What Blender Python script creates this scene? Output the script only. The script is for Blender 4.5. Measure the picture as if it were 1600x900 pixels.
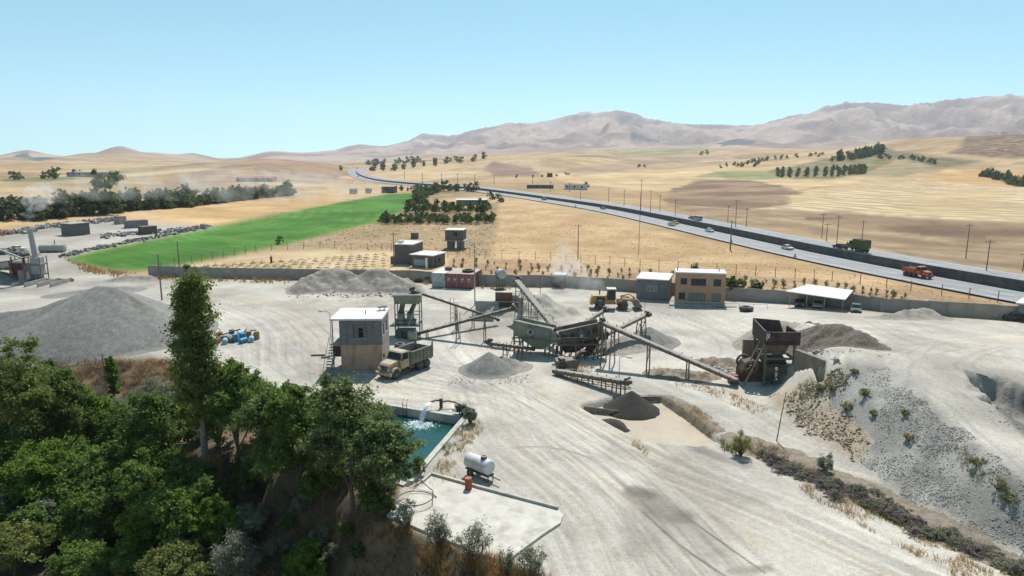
import bpy, math, random
import numpy as np
from mathutils import Vector, Matrix
for o in list(bpy.data.objects): bpy.data.objects.remove(o)
SC = bpy.context.scene
COL = SC.collection
R = math.radians
# ---------------------------------------------------------------- camera
H = 23.0; FPX = 1067.0; PITCH = R(10.9)
cam = bpy.data.cameras.new("camera"); cam.lens = 24.0; cam.sensor_width = 36.0
cam.clip_start = 0.5; cam.clip_end = 40000
camo = bpy.data.objects.new("camera", cam); COL.objects.link(camo)
camo.location = (0, 0, H); camo.rotation_euler = (math.pi/2 - PITCH, 0, 0)
SC.camera = camo
# ---------------------------------------------------------------- sky and sun
SUN_EL, SUN_AZ = R(56), R(12)
w = bpy.data.worlds.new("World"); SC.world = w; w.use_nodes = True
nt = w.node_tree; nt.nodes.clear()
sky = nt.nodes.new("ShaderNodeTexSky"); sky.sky_type = 'NISHITA'; sky.sun_disc = False
sky.sun_elevation = SUN_EL; sky.sun_rotation = SUN_AZ; sky.altitude = 1400
sky.air_density = 0.8; sky.dust_density = 0.2; sky.ozone_density = 4.0; sky.altitude = 2500
gm = nt.nodes.new("ShaderNodeGamma"); gm.inputs[1].default_value = 0.6
tn = nt.nodes.new("ShaderNodeVectorMath"); tn.operation = 'MULTIPLY'; tn.inputs[1].default_value = (1.40, 2.10, 1.93)
bg = nt.nodes.new("ShaderNodeBackground"); bg.inputs[1].default_value = 0.12
wo = nt.nodes.new("ShaderNodeOutputWorld")
nt.links.new(sky.outputs[0], gm.inputs[0]); nt.links.new(gm.outputs[0], tn.inputs[0]); nt.links.new(tn.outputs[0], bg.inputs[0]); nt.links.new(bg.outputs[0], wo.inputs[0])
S = Vector((math.sin(SUN_AZ)*math.cos(SUN_EL), math.cos(SUN_AZ)*math.cos(SUN_EL), math.sin(SUN_EL)))
sl = bpy.data.lights.new("sun", 'SUN'); sl.energy = 4.9; sl.angle = R(0.5); sl.color = (1.0, 0.955, 0.89)
so = bpy.data.objects.new("sun", sl); COL.objects.link(so); so.location = (0, 0, 300)
so.rotation_euler = (-S).to_track_quat('-Z', 'Y').to_euler()
SC.view_settings.view_transform = 'Standard'; SC.view_settings.look = 'None'
SC.view_settings.exposure = 0.28
SC.cycles.volume_bounces = 2; SC.view_settings.gamma = 1.0
SC.view_settings.use_curve_mapping = False
# ---------------------------------------------------------------- small helpers
rng = np.random.default_rng(7); random.seed(7)
cP, sP = math.cos(PITCH), math.sin(PITCH)
def rayd(px, py):
    a = (px-800)/FPX; b = (450-py)/FPX
    return Vector((a, cP + b*sP, -sP + b*cP))
def P(px, py, z=0.0):
    d = rayd(px, py); t = (z-H)/d.z
    return Vector((d.x*t, d.y*t, z))
def sstep(a, b, x):
    t = np.clip((x-a)/(b-a), 0, 1); return t*t*(3-2*t)
def hash2(ix, iy, s):
    n = (ix.astype(np.int64)*374761393 + iy.astype(np.int64)*668265263 + s*982451653) & 0x7fffffff
    n = ((n ^ (n >> 13))*1274126177) & 0x7fffffff
    return ((n ^ (n >> 16)) & 0xffff)/65535.0
def vnoise(x, y, s=0):
    ix = np.floor(x); iy = np.floor(y); fx = x-ix; fy = y-iy
    fx = fx*fx*(3-2*fx); fy = fy*fy*(3-2*fy)
    a = hash2(ix, iy, s); b = hash2(ix+1, iy, s); c = hash2(ix, iy+1, s); d = hash2(ix+1, iy+1, s)
    return (a*(1-fx)+b*fx)*(1-fy) + (c*(1-fx)+d*fx)*fy
def fbm(x, y, s=0, o=4):
    t = 0; a = .5; tot = 0
    for k in range(o):
        t = t + a*vnoise(x*2**k, y*2**k, s+k*17); tot += a; a *= .5
    return t/tot
def inpoly(X, Y, poly):
    n = len(poly); r = np.zeros(X.shape, bool)
    xs = [p[0] for p in poly]; ys = [p[1] for p in poly]
    m = (X >= min(xs)) & (X <= max(xs)) & (Y >= min(ys)) & (Y <= max(ys))
    if not m.any(): return r
    x = X[m]; y = Y[m]; q = np.zeros(x.shape, bool)
    for i in range(n):
        x0, y0 = poly[i][0], poly[i][1]; x1, y1 = poly[i-1][0], poly[i-1][1]
        if y0 == y1: continue
        c = ((y0 > y) != (y1 > y)) & (x < (x1-x0)*(y-y0)/(y1-y0)+x0)
        q ^= c
    r[m] = q; return r
def segdist(X, Y, pts, closed=False):
    best = np.full(X.shape, 1e9)
    n = len(pts)
    for i in range(n if closed else n-1):
        a = pts[i]; b = pts[(i+1) % n]
        dx, dy = b[0]-a[0], b[1]-a[1]; L = dx*dx+dy*dy+1e-9
        t = np.clip(((X-a[0])*dx+(Y-a[1])*dy)/L, 0, 1)
        best = np.minimum(best, np.hypot(X-a[0]-t*dx, Y-a[1]-t*dy))
    return best
def polysd(X, Y, poly):              # negative inside
    d = segdist(X, Y, poly, True)
    return np.where(inpoly(X, Y, poly), -d, d)
def resample(pts, step):
    out = []
    n = len(pts)
    for i in range(n-1):
        p0 = pts[max(i-1, 0)]; p1 = pts[i]; p2 = pts[i+1]; p3 = pts[min(i+2, n-1)]
        L = (p2-p1).length; k = max(1, int(L/step))
        for j in range(k):
            t = j/k
            out.append(0.5*((2*p1)+(p2-p0)*t+(2*p0-5*p1+4*p2-p3)*t*t+(3*p1-p0-3*p2+p3)*t**3))
    out.append(pts[-1].copy()); return out
# ---------------------------------------------------------------- terrain height
COLS = {   # azimuth column (photo px at the horizon) -> (distance m, photo row where that ground shows)
 -700: [(700, 281), (1200, 264), (2000, 247), (2600, 245), (4000, 256), (9000, 249)],
 0:    [(450, 300), (700, 281), (1100, 265), (1600, 252), (2300, 247), (3000, 249), (4500, 252), (9000, 248)],
 100:  [(450, 300), (700, 281), (1100, 265), (1600, 254), (2300, 249), (3000, 250), (4500, 252), (9000, 248)],
 200:  [(450, 300), (700, 280), (900, 269), (1300, 258), (2300, 252), (3200, 252), (4500, 252), (9000, 248)],
 300:  [(450, 300), (650, 282), (800, 264), (950, 254), (1200, 258), (2300, 255), (9000, 248)],
 430:  [(450, 300), (600, 284), (780, 262), (950, 246), (1150, 250), (2000, 258), (9000, 248)],
 520:  [(450, 300), (700, 282), (950, 262), (1080, 256), (1300, 262), (2500, 256), (9000, 248)],
 570:  [(450, 300), (700, 281), (1100, 267), (1700, 259), (2600, 253), (4000, 249), (9000, 248)],
 650:  [(450, 300), (700, 280), (1000, 264), (1500, 257), (2400, 248), (9000, 244)],
 740:  [(430, 300), (650, 281), (850, 264), (1000, 248), (1200, 250), (2300, 244), (9000, 240)],
 840:  [(380, 304), (600, 283), (800, 262), (1000, 240), (1200, 244), (2300, 240), (9000, 240)],
 1000: [(250, 344), (400, 308), (600, 286), (900, 266), (1300, 250), (1800, 238), (2300, 232), (9000, 238)],
 1200: [(250, 345), (400, 310), (600, 284), (800, 268), (1100, 250), (1500, 236), (2000, 232), (9000, 238)],
 1310: [(250, 346), (400, 312), (600, 284), (800, 264), (1000, 246), (1250, 234), (1600, 238), (9000, 238)],
 1400: [(250, 347), (400, 314), (600, 286), (800, 262), (1000, 238), (1180, 216), (1400, 222), (2600, 240), (9000, 240)],
 1600: [(250, 350), (400, 318), (600, 290), (760, 266), (900, 238), (1060, 206), (1250, 212), (2600, 240), (9000, 240)],
 2300: [(300, 335), (500, 300), (800, 250), (1100, 200), (1500, 220), (3000, 250), (9000, 245)]}
def row2z(px, py, d):
    r = rayd(px, py); return H + d*r.z/math.hypot(r.x, r.y)
def azof(px):
    r = rayd(px, 260); return math.atan2(r.x, r.y)
NA, ND = 241, 260
A0, A1 = R(-60), R(60); D0, D1 = math.log(150), math.log(11000)
def make_table():
    T = []; az = []
    for px in sorted(COLS):
        c = COLS[px]
        ld = [math.log(150), math.log(210)] + [math.log(d) for d, _ in c] + [math.log(11000)]
        z = [0, 0] + [row2z(px, py, d) for d, py in c]; z.append(z[-1])
        T.append(np.interp(np.linspace(D0, D1, ND), ld, z)); az.append(azof(px))
    T = np.array(T); out = np.empty((NA, ND)); A = np.linspace(A0, A1, NA)
    for j in range(ND): out[:, j] = np.interp(A, az, T[:, j])
    for _ in range(10):
        o = np.pad(out, ((1, 1), (0, 0)), mode='edge'); out = (o[:-2]+2*o[1:-1]+o[2:])/4
    for _ in range(3):
        o = np.pad(out, ((0, 0), (1, 1)), mode='edge'); out = (o[:, :-2]+2*o[:, 1:-1]+o[:, 2:])/4
    return out
TAB = make_table()
RIDGE = [(-900, 240), (0, 246), (380, 248), (430, 238), (480, 240), (520, 236), (560, 227), (600, 230), (640, 222), (660, 212), (678, 210),
 (700, 216), (760, 205), (800, 196), (850, 195), (880, 188), (900, 183), (918, 181), (930, 184), (960, 178), (990, 181), (1010, 190), (1040, 197), (1100, 203), (1160, 204),
 (1200, 194), (1250, 184), (1300, 170), (1340, 165), (1400, 168), (1450, 165), (1500, 158), (1560, 155), (1600, 160), (1800, 172), (2300, 200)]
RAZ = [azof(p) for p, _ in RIDGE]; RZ = [row2z(p, y, 5200) for p, y in RIDGE]
PEAKS = [(45, 234, 3600, 105, 300), (190, 228, 2900, 115, 300), (150, 239, 2850, 90, 250), (235, 238, 2950, 110, 250), (300, 239, 3100, 95, 300), (430, 236, 4300, 150, 400), (520, 235, 4300, 180, 400), (1155, 216, 3300, 130, 300), (905, 218, 3900, 150, 350)]
def mountains(X, Y, r, az):
    zr = np.interp(az, RAZ, RZ)
    t = np.clip((r-2500)/(5200-2500), 0, 1.0)
    n = fbm(X/420, Y/420, 5, 5); rid = 1-np.abs(2*fbm(X/330+n*.6, Y/800, 11, 5)-1)*2.2
    prof = t**1.35
    back = 1-sstep(5200, 8200, r)*.8
    z = zr*prof*back*(1 + .55*(rid-.6)*np.sin(np.pi*np.clip(t, 0, 1))**.8) + zr*.14*(n-.5)*t
    rg2 = 1-np.abs(2*fbm(X/170+n, Y/260, 23, 4)-1)*2
    z = z + 22*(rg2-.55)*sstep(2500, 3600, r)*np.clip(zr/150, .2, 1.2)
    return np.where(r > 2500, np.maximum(z, 0), 0)
def far_h(X, Y):
    r = np.hypot(X, Y)+1e-6; az = np.arctan2(X, Y)
    fa = np.clip((az-A0)/(A1-A0)*(NA-1), 0, NA-1.001); fd = np.clip((np.log(r)-D0)/(D1-D0)*(ND-1), 0, ND-1.001)
    ia = fa.astype(int); jd = fd.astype(int); u = fa-ia; v = fd-jd
    z = (TAB[ia, jd]*(1-u)+TAB[ia+1, jd]*u)*(1-v) + (TAB[ia, jd+1]*(1-u)+TAB[ia+1, jd+1]*u)*v
    z = z*(1-.6*sstep(2400, 3600, r))
    amp = np.clip((r-260)*.012, 0, 16)
    z = z + amp*(fbm(X/190, Y/190, 3, 4)-.5)
    z = z + mountains(X, Y, r, az)
    for px, py, d, wd, dd in PEAKS:
        a = azof(px); cx, cy = d*math.sin(a), d*math.cos(a); top = row2z(px, py, d)
        lx = (X-cx)*math.cos(a)-(Y-cy)*math.sin(a); ly = (X-cx)*math.sin(a)+(Y-cy)*math.cos(a)
        q = np.sqrt((lx/wd)**2+(ly/dd)**2)
        g = np.exp(-q**1.5)*(1+.25*(fbm(X/120, Y/120, 9, 4)-.5)*np.minimum(q, 1))
        z = np.where(g > .004, np.maximum(z, top*g+z*(1-g)), z)
    return z
CP = [(px, py, 0.0) for py in (440, 480, 520, 560) for px in (340, 450, 560, 680, 800, 920, 1040)]
CP += [(px, 600, 0.0) for px in (470, 600, 720, 850, 980, 1080)] + [(px, 680, 0.0) for px in (740, 860, 980, 1100)]
CP += [(px, 770, 0.0) for px in (700, 860, 1000, 1150, 1280)] + [(px, 880, 0.0) for px in (880, 1000, 1200, 1400, 1550)]
CP += [(100, 440, 0), (0, 480, 0), (200, 490, 0), (0, 554, -.2), (150, 556, -.2), (280, 560, -.2), (360, 578, -.1), (-400, 440, 0), (-400, 540, -.2),
 (0, 620, -2.5), (150, 640, -2.5), (300, 680, -2.0), (320, 735, -1.6), (430, 622, -.2), (520, 640, -.2), (430, 745, -1.2), (550, 800, -1.0), (605, 812, -.2),
 (400, 800, -4), (200, 800, -5), (0, 800, -5), (0, 900, -6), (200, 900, -6), (400, 900, -5), (520, 880, -4), (600, 880, -2.6), (680, 880, -1.2), (770, 892, -.5), (860, 905, 0),
 (-400, 700, -5), (-400, 950, -6), (300, 1100, -6), (700, 1100, -2), (1100, 1100, 0), (1600, 1100, 0.3),
 (1195, 615, 0), (1240, 668, 0), (1340, 722, 0), (1420, 775, 0), (1600, 862, 0), (1100, 640, 0), (1300, 760, -.1), (1600, 890, 0), (1140, 610, 0), (1120, 580, 0), (1500, 820, 0),
 (1310, 566, 4.6), (1400, 577, 4.8), (1470, 640, 4.0), (1540, 695, 3.3), (1600, 745, 2.8), (1720, 840, 2.2), (1900, 1000, 2), (1435, 608, 4.4),
 (1285, 548, 4.4), (1380, 548, 4.6), (1450, 560, 4.6), (1500, 560, 4.3), (1600, 570, 4), (1600, 620, 3.8), (1600, 680, 3.2), (1850, 640, 3.5), (1520, 610, 4),
 (1400, 515, 3), (1500, 520, 3), (1600, 530, 3), (1250, 508, 3.4), (1300, 508, 3), (1205, 503, 2), (1170, 512, .8), (1165, 545, .2), (1170, 575, 0), (1140, 500, .2),
 (1300, 480, .6), (1400, 488, 1), (1600, 502, 1.2), (1900, 520, 1.2), (1100, 470, 0), (1000, 458, 0), (1230, 475, .3), (1900, 470, .5), (1600, 470, .2), (1400, 450, 0), (1150, 440, 0), (800, 425, 0), (400, 415, 0), (0, 415, 0)]
CP += [(634, 757, 0), (665, 735, 0), (600, 630, 0), (720, 800, 0), (800, 820, 0), (690, 700, 0), (480, 700, -.3), (450, 660, -.3)]
CPW = np.array([[*P(a, b, c)] for a, b, c in CP])
def _rbf():
    D = np.hypot(CPW[:, None, 0]-CPW[None, :, 0], CPW[:, None, 1]-CPW[None, :, 1])
    K = np.sqrt(D*D+1.2**2); n = len(CPW)
    M = np.zeros((n+1, n+1)); M[:n, :n] = K; M[:n, n] = 1; M[n, :n] = 1
    return np.linalg.solve(M, np.append(CPW[:, 2], 0))
RBW = _rbf()
def near_h(X, Y):
    z = np.full(X.shape, RBW[-1])
    for i in range(len(CPW)):
        z += RBW[i]*np.sqrt((X-CPW[i, 0])**2+(Y-CPW[i, 1])**2+1.44)
    return z
def xy(v): return (v.x, v.y)
POND = [xy(P(*q)) for q in ((598, 634), (723, 654), (634, 757), (478, 712))]
WASH = [xy(P(*q)) for q in ((918, 634), (972, 622), (1030, 622), (1068, 648), (1112, 682), (1085, 690), (1010, 684), (972, 664))]
W0 = P(1242, 547, 4.2); W1 = P(1288, 564.5, 4.2)
TWR = [P(1192, 604), P(1239, 604)]
PITP = [(TWR[0].x-.8, TWR[0].y-2), (TWR[0].x-.8, TWR[0].y+4.2), (W0.x-.25, W0.y+4.2), (W0.x-.25, W0.y-.2), (W1.x-.2, W1.y-.3), (W1.x-1.2, W1.y-2.2), (TWR[1].x+.6, TWR[1].y-2.4)]
SLABP = [xy(P(*q)) for q in ((674, 743), (872, 797), (880, 806), (848, 836), (776, 876), (700, 846), (604, 806))]
DIG = [xy(P(a, b, c)) for a, b, c in ((1520, 588, 4.2), (1565, 596, 4.1), (1720, 640, 3.9), (1720, 690, 3.5), (1600, 655, 3.6), (1550, 622, 4.0))]
ROADPX = [(1900, 508), (1750, 482), (1600, 457), (1430, 426), (1300, 401), (1150, 368), (1040, 344), (960, 327.5), (880, 315), (800, 303.5), (750, 297), (700, 292.5), (650, 288.5), (610, 285), (580, 280.5), (563, 275), (556, 269), (560, 264)]
def hw_z(p): return 0.0
ROAD = None
def terrain(X, Y, road=True):
    X = np.atleast_1d(np.asarray(X, float)); Y = np.atleast_1d(np.asarray(Y, float))
    r = np.hypot(X, Y); z = np.zeros(X.shape)
    m = r < 230
    wgt = sstep(130, 215, r)
    fm = r > 130
    if fm.any(): z[fm] = far_h(X[fm], Y[fm])*wgt[fm]
    if m.any():
        zn = near_h(X[m], Y[m]); fl = np.abs(np.arctan2(X[m], Y[m])) > R(75)
        zn = np.where(fl, 0, zn)
        z[m] = z[m]*wgt[m] + zn*(1-wgt[m]) if False else z[m] + zn*(1-wgt[m])
        x, y, q = X[m], Y[m], z[m]
        yard = sstep(20, 40, r[m])
        q += .10*(fbm(x/7, y/7, 21, 4)-.5)*yard
        d = polysd(x, y, POND); q = np.where(d < .25, -2.2, q)
        d = polysd(x, y, WASH); q = np.where(d < .9, q*(sstep(-.1, .9, d)) + (-1.25)*(1-sstep(-.1, .9, d)), q)
        d = polysd(x, y, SLABP); t = sstep(0, 2.2, d); q = np.where(d < 2.3, q*t-.10*(1-t), q)
        d = polysd(x, y, POND); q = np.where(d < .25, -2.2, q)
        d = polysd(x, y, PITP); q = np.where(d < .35, q*sstep(-.1, .35, d)+0.02*(1-sstep(-.1, .35, d)), q)
        d = polysd(x, y, DIG); t = sstep(-.5, 1.0, d+2.6*(fbm(x/1.3, y/1.3, 4, 4)-.5)); q = np.where(d < 3, q*t+(q-1.5-.5*fbm(x/.8, y/.8, 6, 3))*(1-t), q)
        z[m] = q
    if road and ROAD is not None:
        m = (r > 90) & (r < 2600)
        if m.any():
            x, y, q = X[m], Y[m], z[m]
            d = np.full(x.shape, 1e9); sgn = np.zeros(x.shape); rz = np.zeros(x.shape)
            for i in range(len(ROAD)-1):
                a, b = ROAD[i], ROAD[i+1]; dx, dy = b.x-a.x, b.y-a.y; L = dx*dx+dy*dy
                t = np.clip(((x-a.x)*dx+(y-a.y)*dy)/L, 0, 1); e = np.hypot(x-a.x-t*dx, y-a.y-t*dy)
                k = e < d; d = np.where(k, e, d); sgn = np.where(k, np.sign(dx*(y-a.y)-dy*(x-a.x)), sgn); rz = np.where(k, a.z+t*(b.z-a.z), rz)
            s = d*sgn     # negative: far side (road runs right to left)
            far = s < 0
            base = rz - .3 + np.where(far, (WALLH+.0)*sstep(1.2, 3.5, d), 0)
            wdt = np.where(far, 12.0, 11.5); t = sstep(0, 16, d-wdt)
            q = base*(1-t)+q*t
            z[m] = q
    return z
WALLH = 1.35
GRID = None
def hfast(X, Y):
    if GRID is None: return terrain(X, Y)
    X = np.atleast_1d(np.asarray(X, float)); Y = np.atleast_1d(np.asarray(Y, float))
    az, rr, Z = GRID
    fa = np.clip(np.interp(np.arctan2(X, Y), az, np.arange(len(az))), 0, len(az)-1.001); fr = np.clip(np.interp(np.hypot(X, Y), rr, np.arange(len(rr))), 0, len(rr)-1.001)
    i = fa.astype(int); j = fr.astype(int); u = fa-i; v = fr-j
    return (Z[j, i]*(1-u)+Z[j, i+1]*u)*(1-v)+(Z[j+1, i]*(1-u)+Z[j+1, i+1]*u)*v
def hz(x, y): return float(hfast([x], [y])[0])
TGEO = np.geomspace(20, 9000, 900)
def G(px, py, far=2500.0):
    d = rayd(px, py); n = math.hypot(d.x, d.y)
    t = TGEO[:np.searchsorted(TGEO, far)]/n
    zz = H+t*d.z; h = hfast(d.x*t, d.y*t); k = np.nonzero(zz <= h)[0]
    if len(k) == 0: i = int(np.argmin(zz-h)); tt = t[i]
    else:
        i = max(k[0], 1); a, b = zz[i-1]-h[i-1], zz[i]-h[i]; tt = t[i-1]+(t[i]-t[i-1])*a/(a-b+1e-9)
    x, y = d.x*tt, d.y*tt
    return Vector((x, y, hz(x, y)))
_rd = []
for a, b in ROADPX:
    d = P(a, b, 0) if b > 300 else G(a, b); _rd.append(Vector((d.x, d.y, d.z)))
ROAD = resample(_rd, 9.0)
for _ in range(6):
    ROAD = [ROAD[0]] + [(ROAD[i-1]+2*ROAD[i]+ROAD[i+1])/4 for i in range(1, len(ROAD)-1)] + [ROAD[-1]]
def over(px, py, z): return G(px, py)+Vector((0, 0, z))
# ---------------------------------------------------------------- materials
MATS = {}
DUST = (.38, .345, .295)
def mat(name, rgb, rough=.85, var=.18, scale=3.0, bump=0.0, metal=0.0, dust=0.0, stain=None, stain_amt=.5, detail=5.0, emit=0, fine=0.0, wave=None):
    if name in MATS: return MATS[name]
    m = bpy.data.materials.new(name); m.use_nodes = True; n = m.node_tree.nodes; l = m.node_tree.links
    b = n["Principled BSDF"]; b.inputs["Roughness"].default_value = rough; b.inputs["Metallic"].default_value = metal
    b.inputs["Specular IOR Level"].default_value = .3
    tc = n.new("ShaderNodeTexCoord")
    nz = n.new("ShaderNodeTexNoise"); nz.inputs["Scale"].default_value = scale; nz.inputs["Detail"].default_value = detail; nz.inputs["Roughness"].default_value = .6
    l.new(tc.outputs["Object"], nz.inputs["Vector"])
    mx = n.new("ShaderNodeMix"); mx.data_type = 'RGBA'
    mr = n.new("ShaderNodeMapRange"); mr.inputs[1].default_value = .3; mr.inputs[2].default_value = .7
    l.new(nz.outputs[0], mr.inputs[0]); l.new(mr.outputs[0], mx.inputs[0])
    mx.inputs[6].default_value = (*[c*(1-var) for c in rgb], 1); mx.inputs[7].default_value = (*[min(c*(1+var), 1) for c in rgb], 1)
    out = mx.outputs[2]
    def blend(col, fac_socket, prev):
        q = n.new("ShaderNodeMix"); q.data_type = 'RGBA'; l.new(fac_socket, q.inputs[0]); l.new(prev, q.inputs[6])
        q.inputs[7].default_value = (*col, 1); return q.outputs[2]
    if stain:
        n2 = n.new("ShaderNodeTexNoise"); n2.inputs["Scale"].default_value = scale*.45; n2.inputs["Detail"].default_value = 6
        mp = n.new("ShaderNodeMapping"); mp.inputs["Scale"].default_value = (2.2, 2.2, .6); mp.inputs["Location"].default_value = (3.1, 1.7, 0)
        l.new(tc.outputs["Object"], mp.inputs[0]); l.new(mp.outputs[0], n2.inputs["Vector"])
        r2 = n.new("ShaderNodeMapRange"); r2.inputs[1].default_value = .48; r2.inputs[2].default_value = .68; r2.inputs[4].default_value = stain_amt
        l.new(n2.outputs[0], r2.inputs[0]); out = blend(stain, r2.outputs[0], out)
    if dust > 0:
        ge = n.new("ShaderNodeNewGeometry"); sx = n.new("ShaderNodeSeparateXYZ"); l.new(ge.outputs["Normal"], sx.inputs[0])
        n3 = n.new("ShaderNodeTexNoise"); n3.inputs["Scale"].default_value = 1.7; n3.inputs["Detail"].default_value = 6; l.new(tc.outputs["Object"], n3.inputs["Vector"])
        ma = n.new("ShaderNodeMath"); ma.operation = 'MULTIPLY_ADD'; l.new(sx.outputs[2], ma.inputs[0]); ma.inputs[1].default_value = .45; l.new(n3.outputs[0], ma.inputs[2])
        r3 = n.new("ShaderNodeMapRange"); r3.inputs[1].default_value = .35; r3.inputs[2].default_value = .95; r3.inputs[4].default_value = dust; l.new(ma.outputs[0], r3.inputs[0])
        out = blend(DUST, r3.outputs[0], out)
    l.new(out, b.inputs["Base Color"])
    if wave:
        wv = n.new("ShaderNodeTexBrick"); wv.inputs["Scale"].default_value = 1.0; wv.inputs["Brick Width"].default_value = wave[0]; wv.inputs["Row Height"].default_value = wave[1]
        wv.inputs["Mortar Size"].default_value = wave[2]; wv.inputs["Color1"].default_value = (1, 1, 1, 1); wv.inputs["Color2"].default_value = (.8, .8, .8, 1); wv.inputs["Mortar"].default_value = (*wave[3], 1)
        cx = n.new("ShaderNodeCombineXYZ"); sp = n.new("ShaderNodeSeparateXYZ"); l.new(tc.outputs["Object"], sp.inputs[0])
        ad = n.new("ShaderNodeMath"); ad.operation = 'ADD'; l.new(sp.outputs[0], ad.inputs[0]); l.new(sp.outputs[1], ad.inputs[1])
        l.new(ad.outputs[0], cx.inputs[0]); l.new(sp.outputs[2], cx.inputs[1]); l.new(cx.outputs[0], wv.inputs["Vector"])
        q = n.new("ShaderNodeMix"); q.data_type = 'RGBA'; q.blend_type = 'MULTIPLY'; q.inputs[0].default_value = 1; l.new(out, q.inputs[6]); l.new(wv.outputs[0], q.inputs[7])
        l.new(q.outputs[2], b.inputs["Base Color"])
    if bump:
        bp = n.new("ShaderNodeBump"); bp.inputs["Strength"].default_value = bump; bp.inputs["Distance"].default_value = .1
        nb = n.new("ShaderNodeTexNoise"); nb.inputs["Scale"].default_value = scale*4; nb.inputs["Detail"].default_value = 6; l.new(tc.outputs["Object"], nb.inputs["Vector"])
        l.new(nb.outputs[0], bp.inputs["Height"]); l.new(bp.outputs[0], b.inputs["Normal"])
    if emit: b.inputs["Emission Strength"].default_value = emit
    MATS[name] = m; return m
def leafmat(name, rgb, var=.5, trans=.35):
    if name in MATS: return MATS[name]
    m = bpy.data.materials.new(name); m.use_nodes = True; n = m.node_tree.nodes; l = m.node_tree.links
    b = n["Principled BSDF"]; out = n["Material Output"]; b.inputs["Roughness"].default_value = .7; b.inputs["Specular IOR Level"].default_value = .14
    ge = n.new("ShaderNodeNewGeometry"); tc = n.new("ShaderNodeTexCoord"); nz = n.new("ShaderNodeTexNoise"); nz.inputs["Scale"].default_value = .9; l.new(tc.outputs["Object"], nz.inputs["Vector"])
    ad = n.new("ShaderNodeMath"); ad.operation = 'MULTIPLY_ADD'; l.new(ge.outputs["Random Per Island"], ad.inputs[0]); ad.inputs[1].default_value = .55
    l.new(nz.outputs[0], ad.inputs[2]); mr = n.new("ShaderNodeMapRange"); mr.inputs[1].default_value = .35; mr.inputs[2].default_value = 1.1; l.new(ad.outputs[0], mr.inputs[0])
    mx = n.new("ShaderNodeMix"); mx.data_type = 'RGBA'; l.new(mr.outputs[0], mx.inputs[0])
    mx.inputs[6].default_value = (rgb[0]*(1-var), rgb[1]*(1-var), rgb[2]*(1-var), 1); mx.inputs[7].default_value = (rgb[0]*(1+var*1.3), rgb[1]*(1+var*.95), rgb[2]*(1+var*.6), 1)
    l.new(mx.outputs[2], b.inputs["Base Color"])
    t = n.new("ShaderNodeBsdfTranslucent"); l.new(mx.outputs[2], t.inputs[0]); s = n.new("ShaderNodeMixShader"); s.inputs[0].default_value = trans
    l.new(b.outputs[0], s.inputs[1]); l.new(t.outputs[0], s.inputs[2]); l.new(s.outputs[0], out.inputs[0])
    MATS[name] = m; return m
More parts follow.
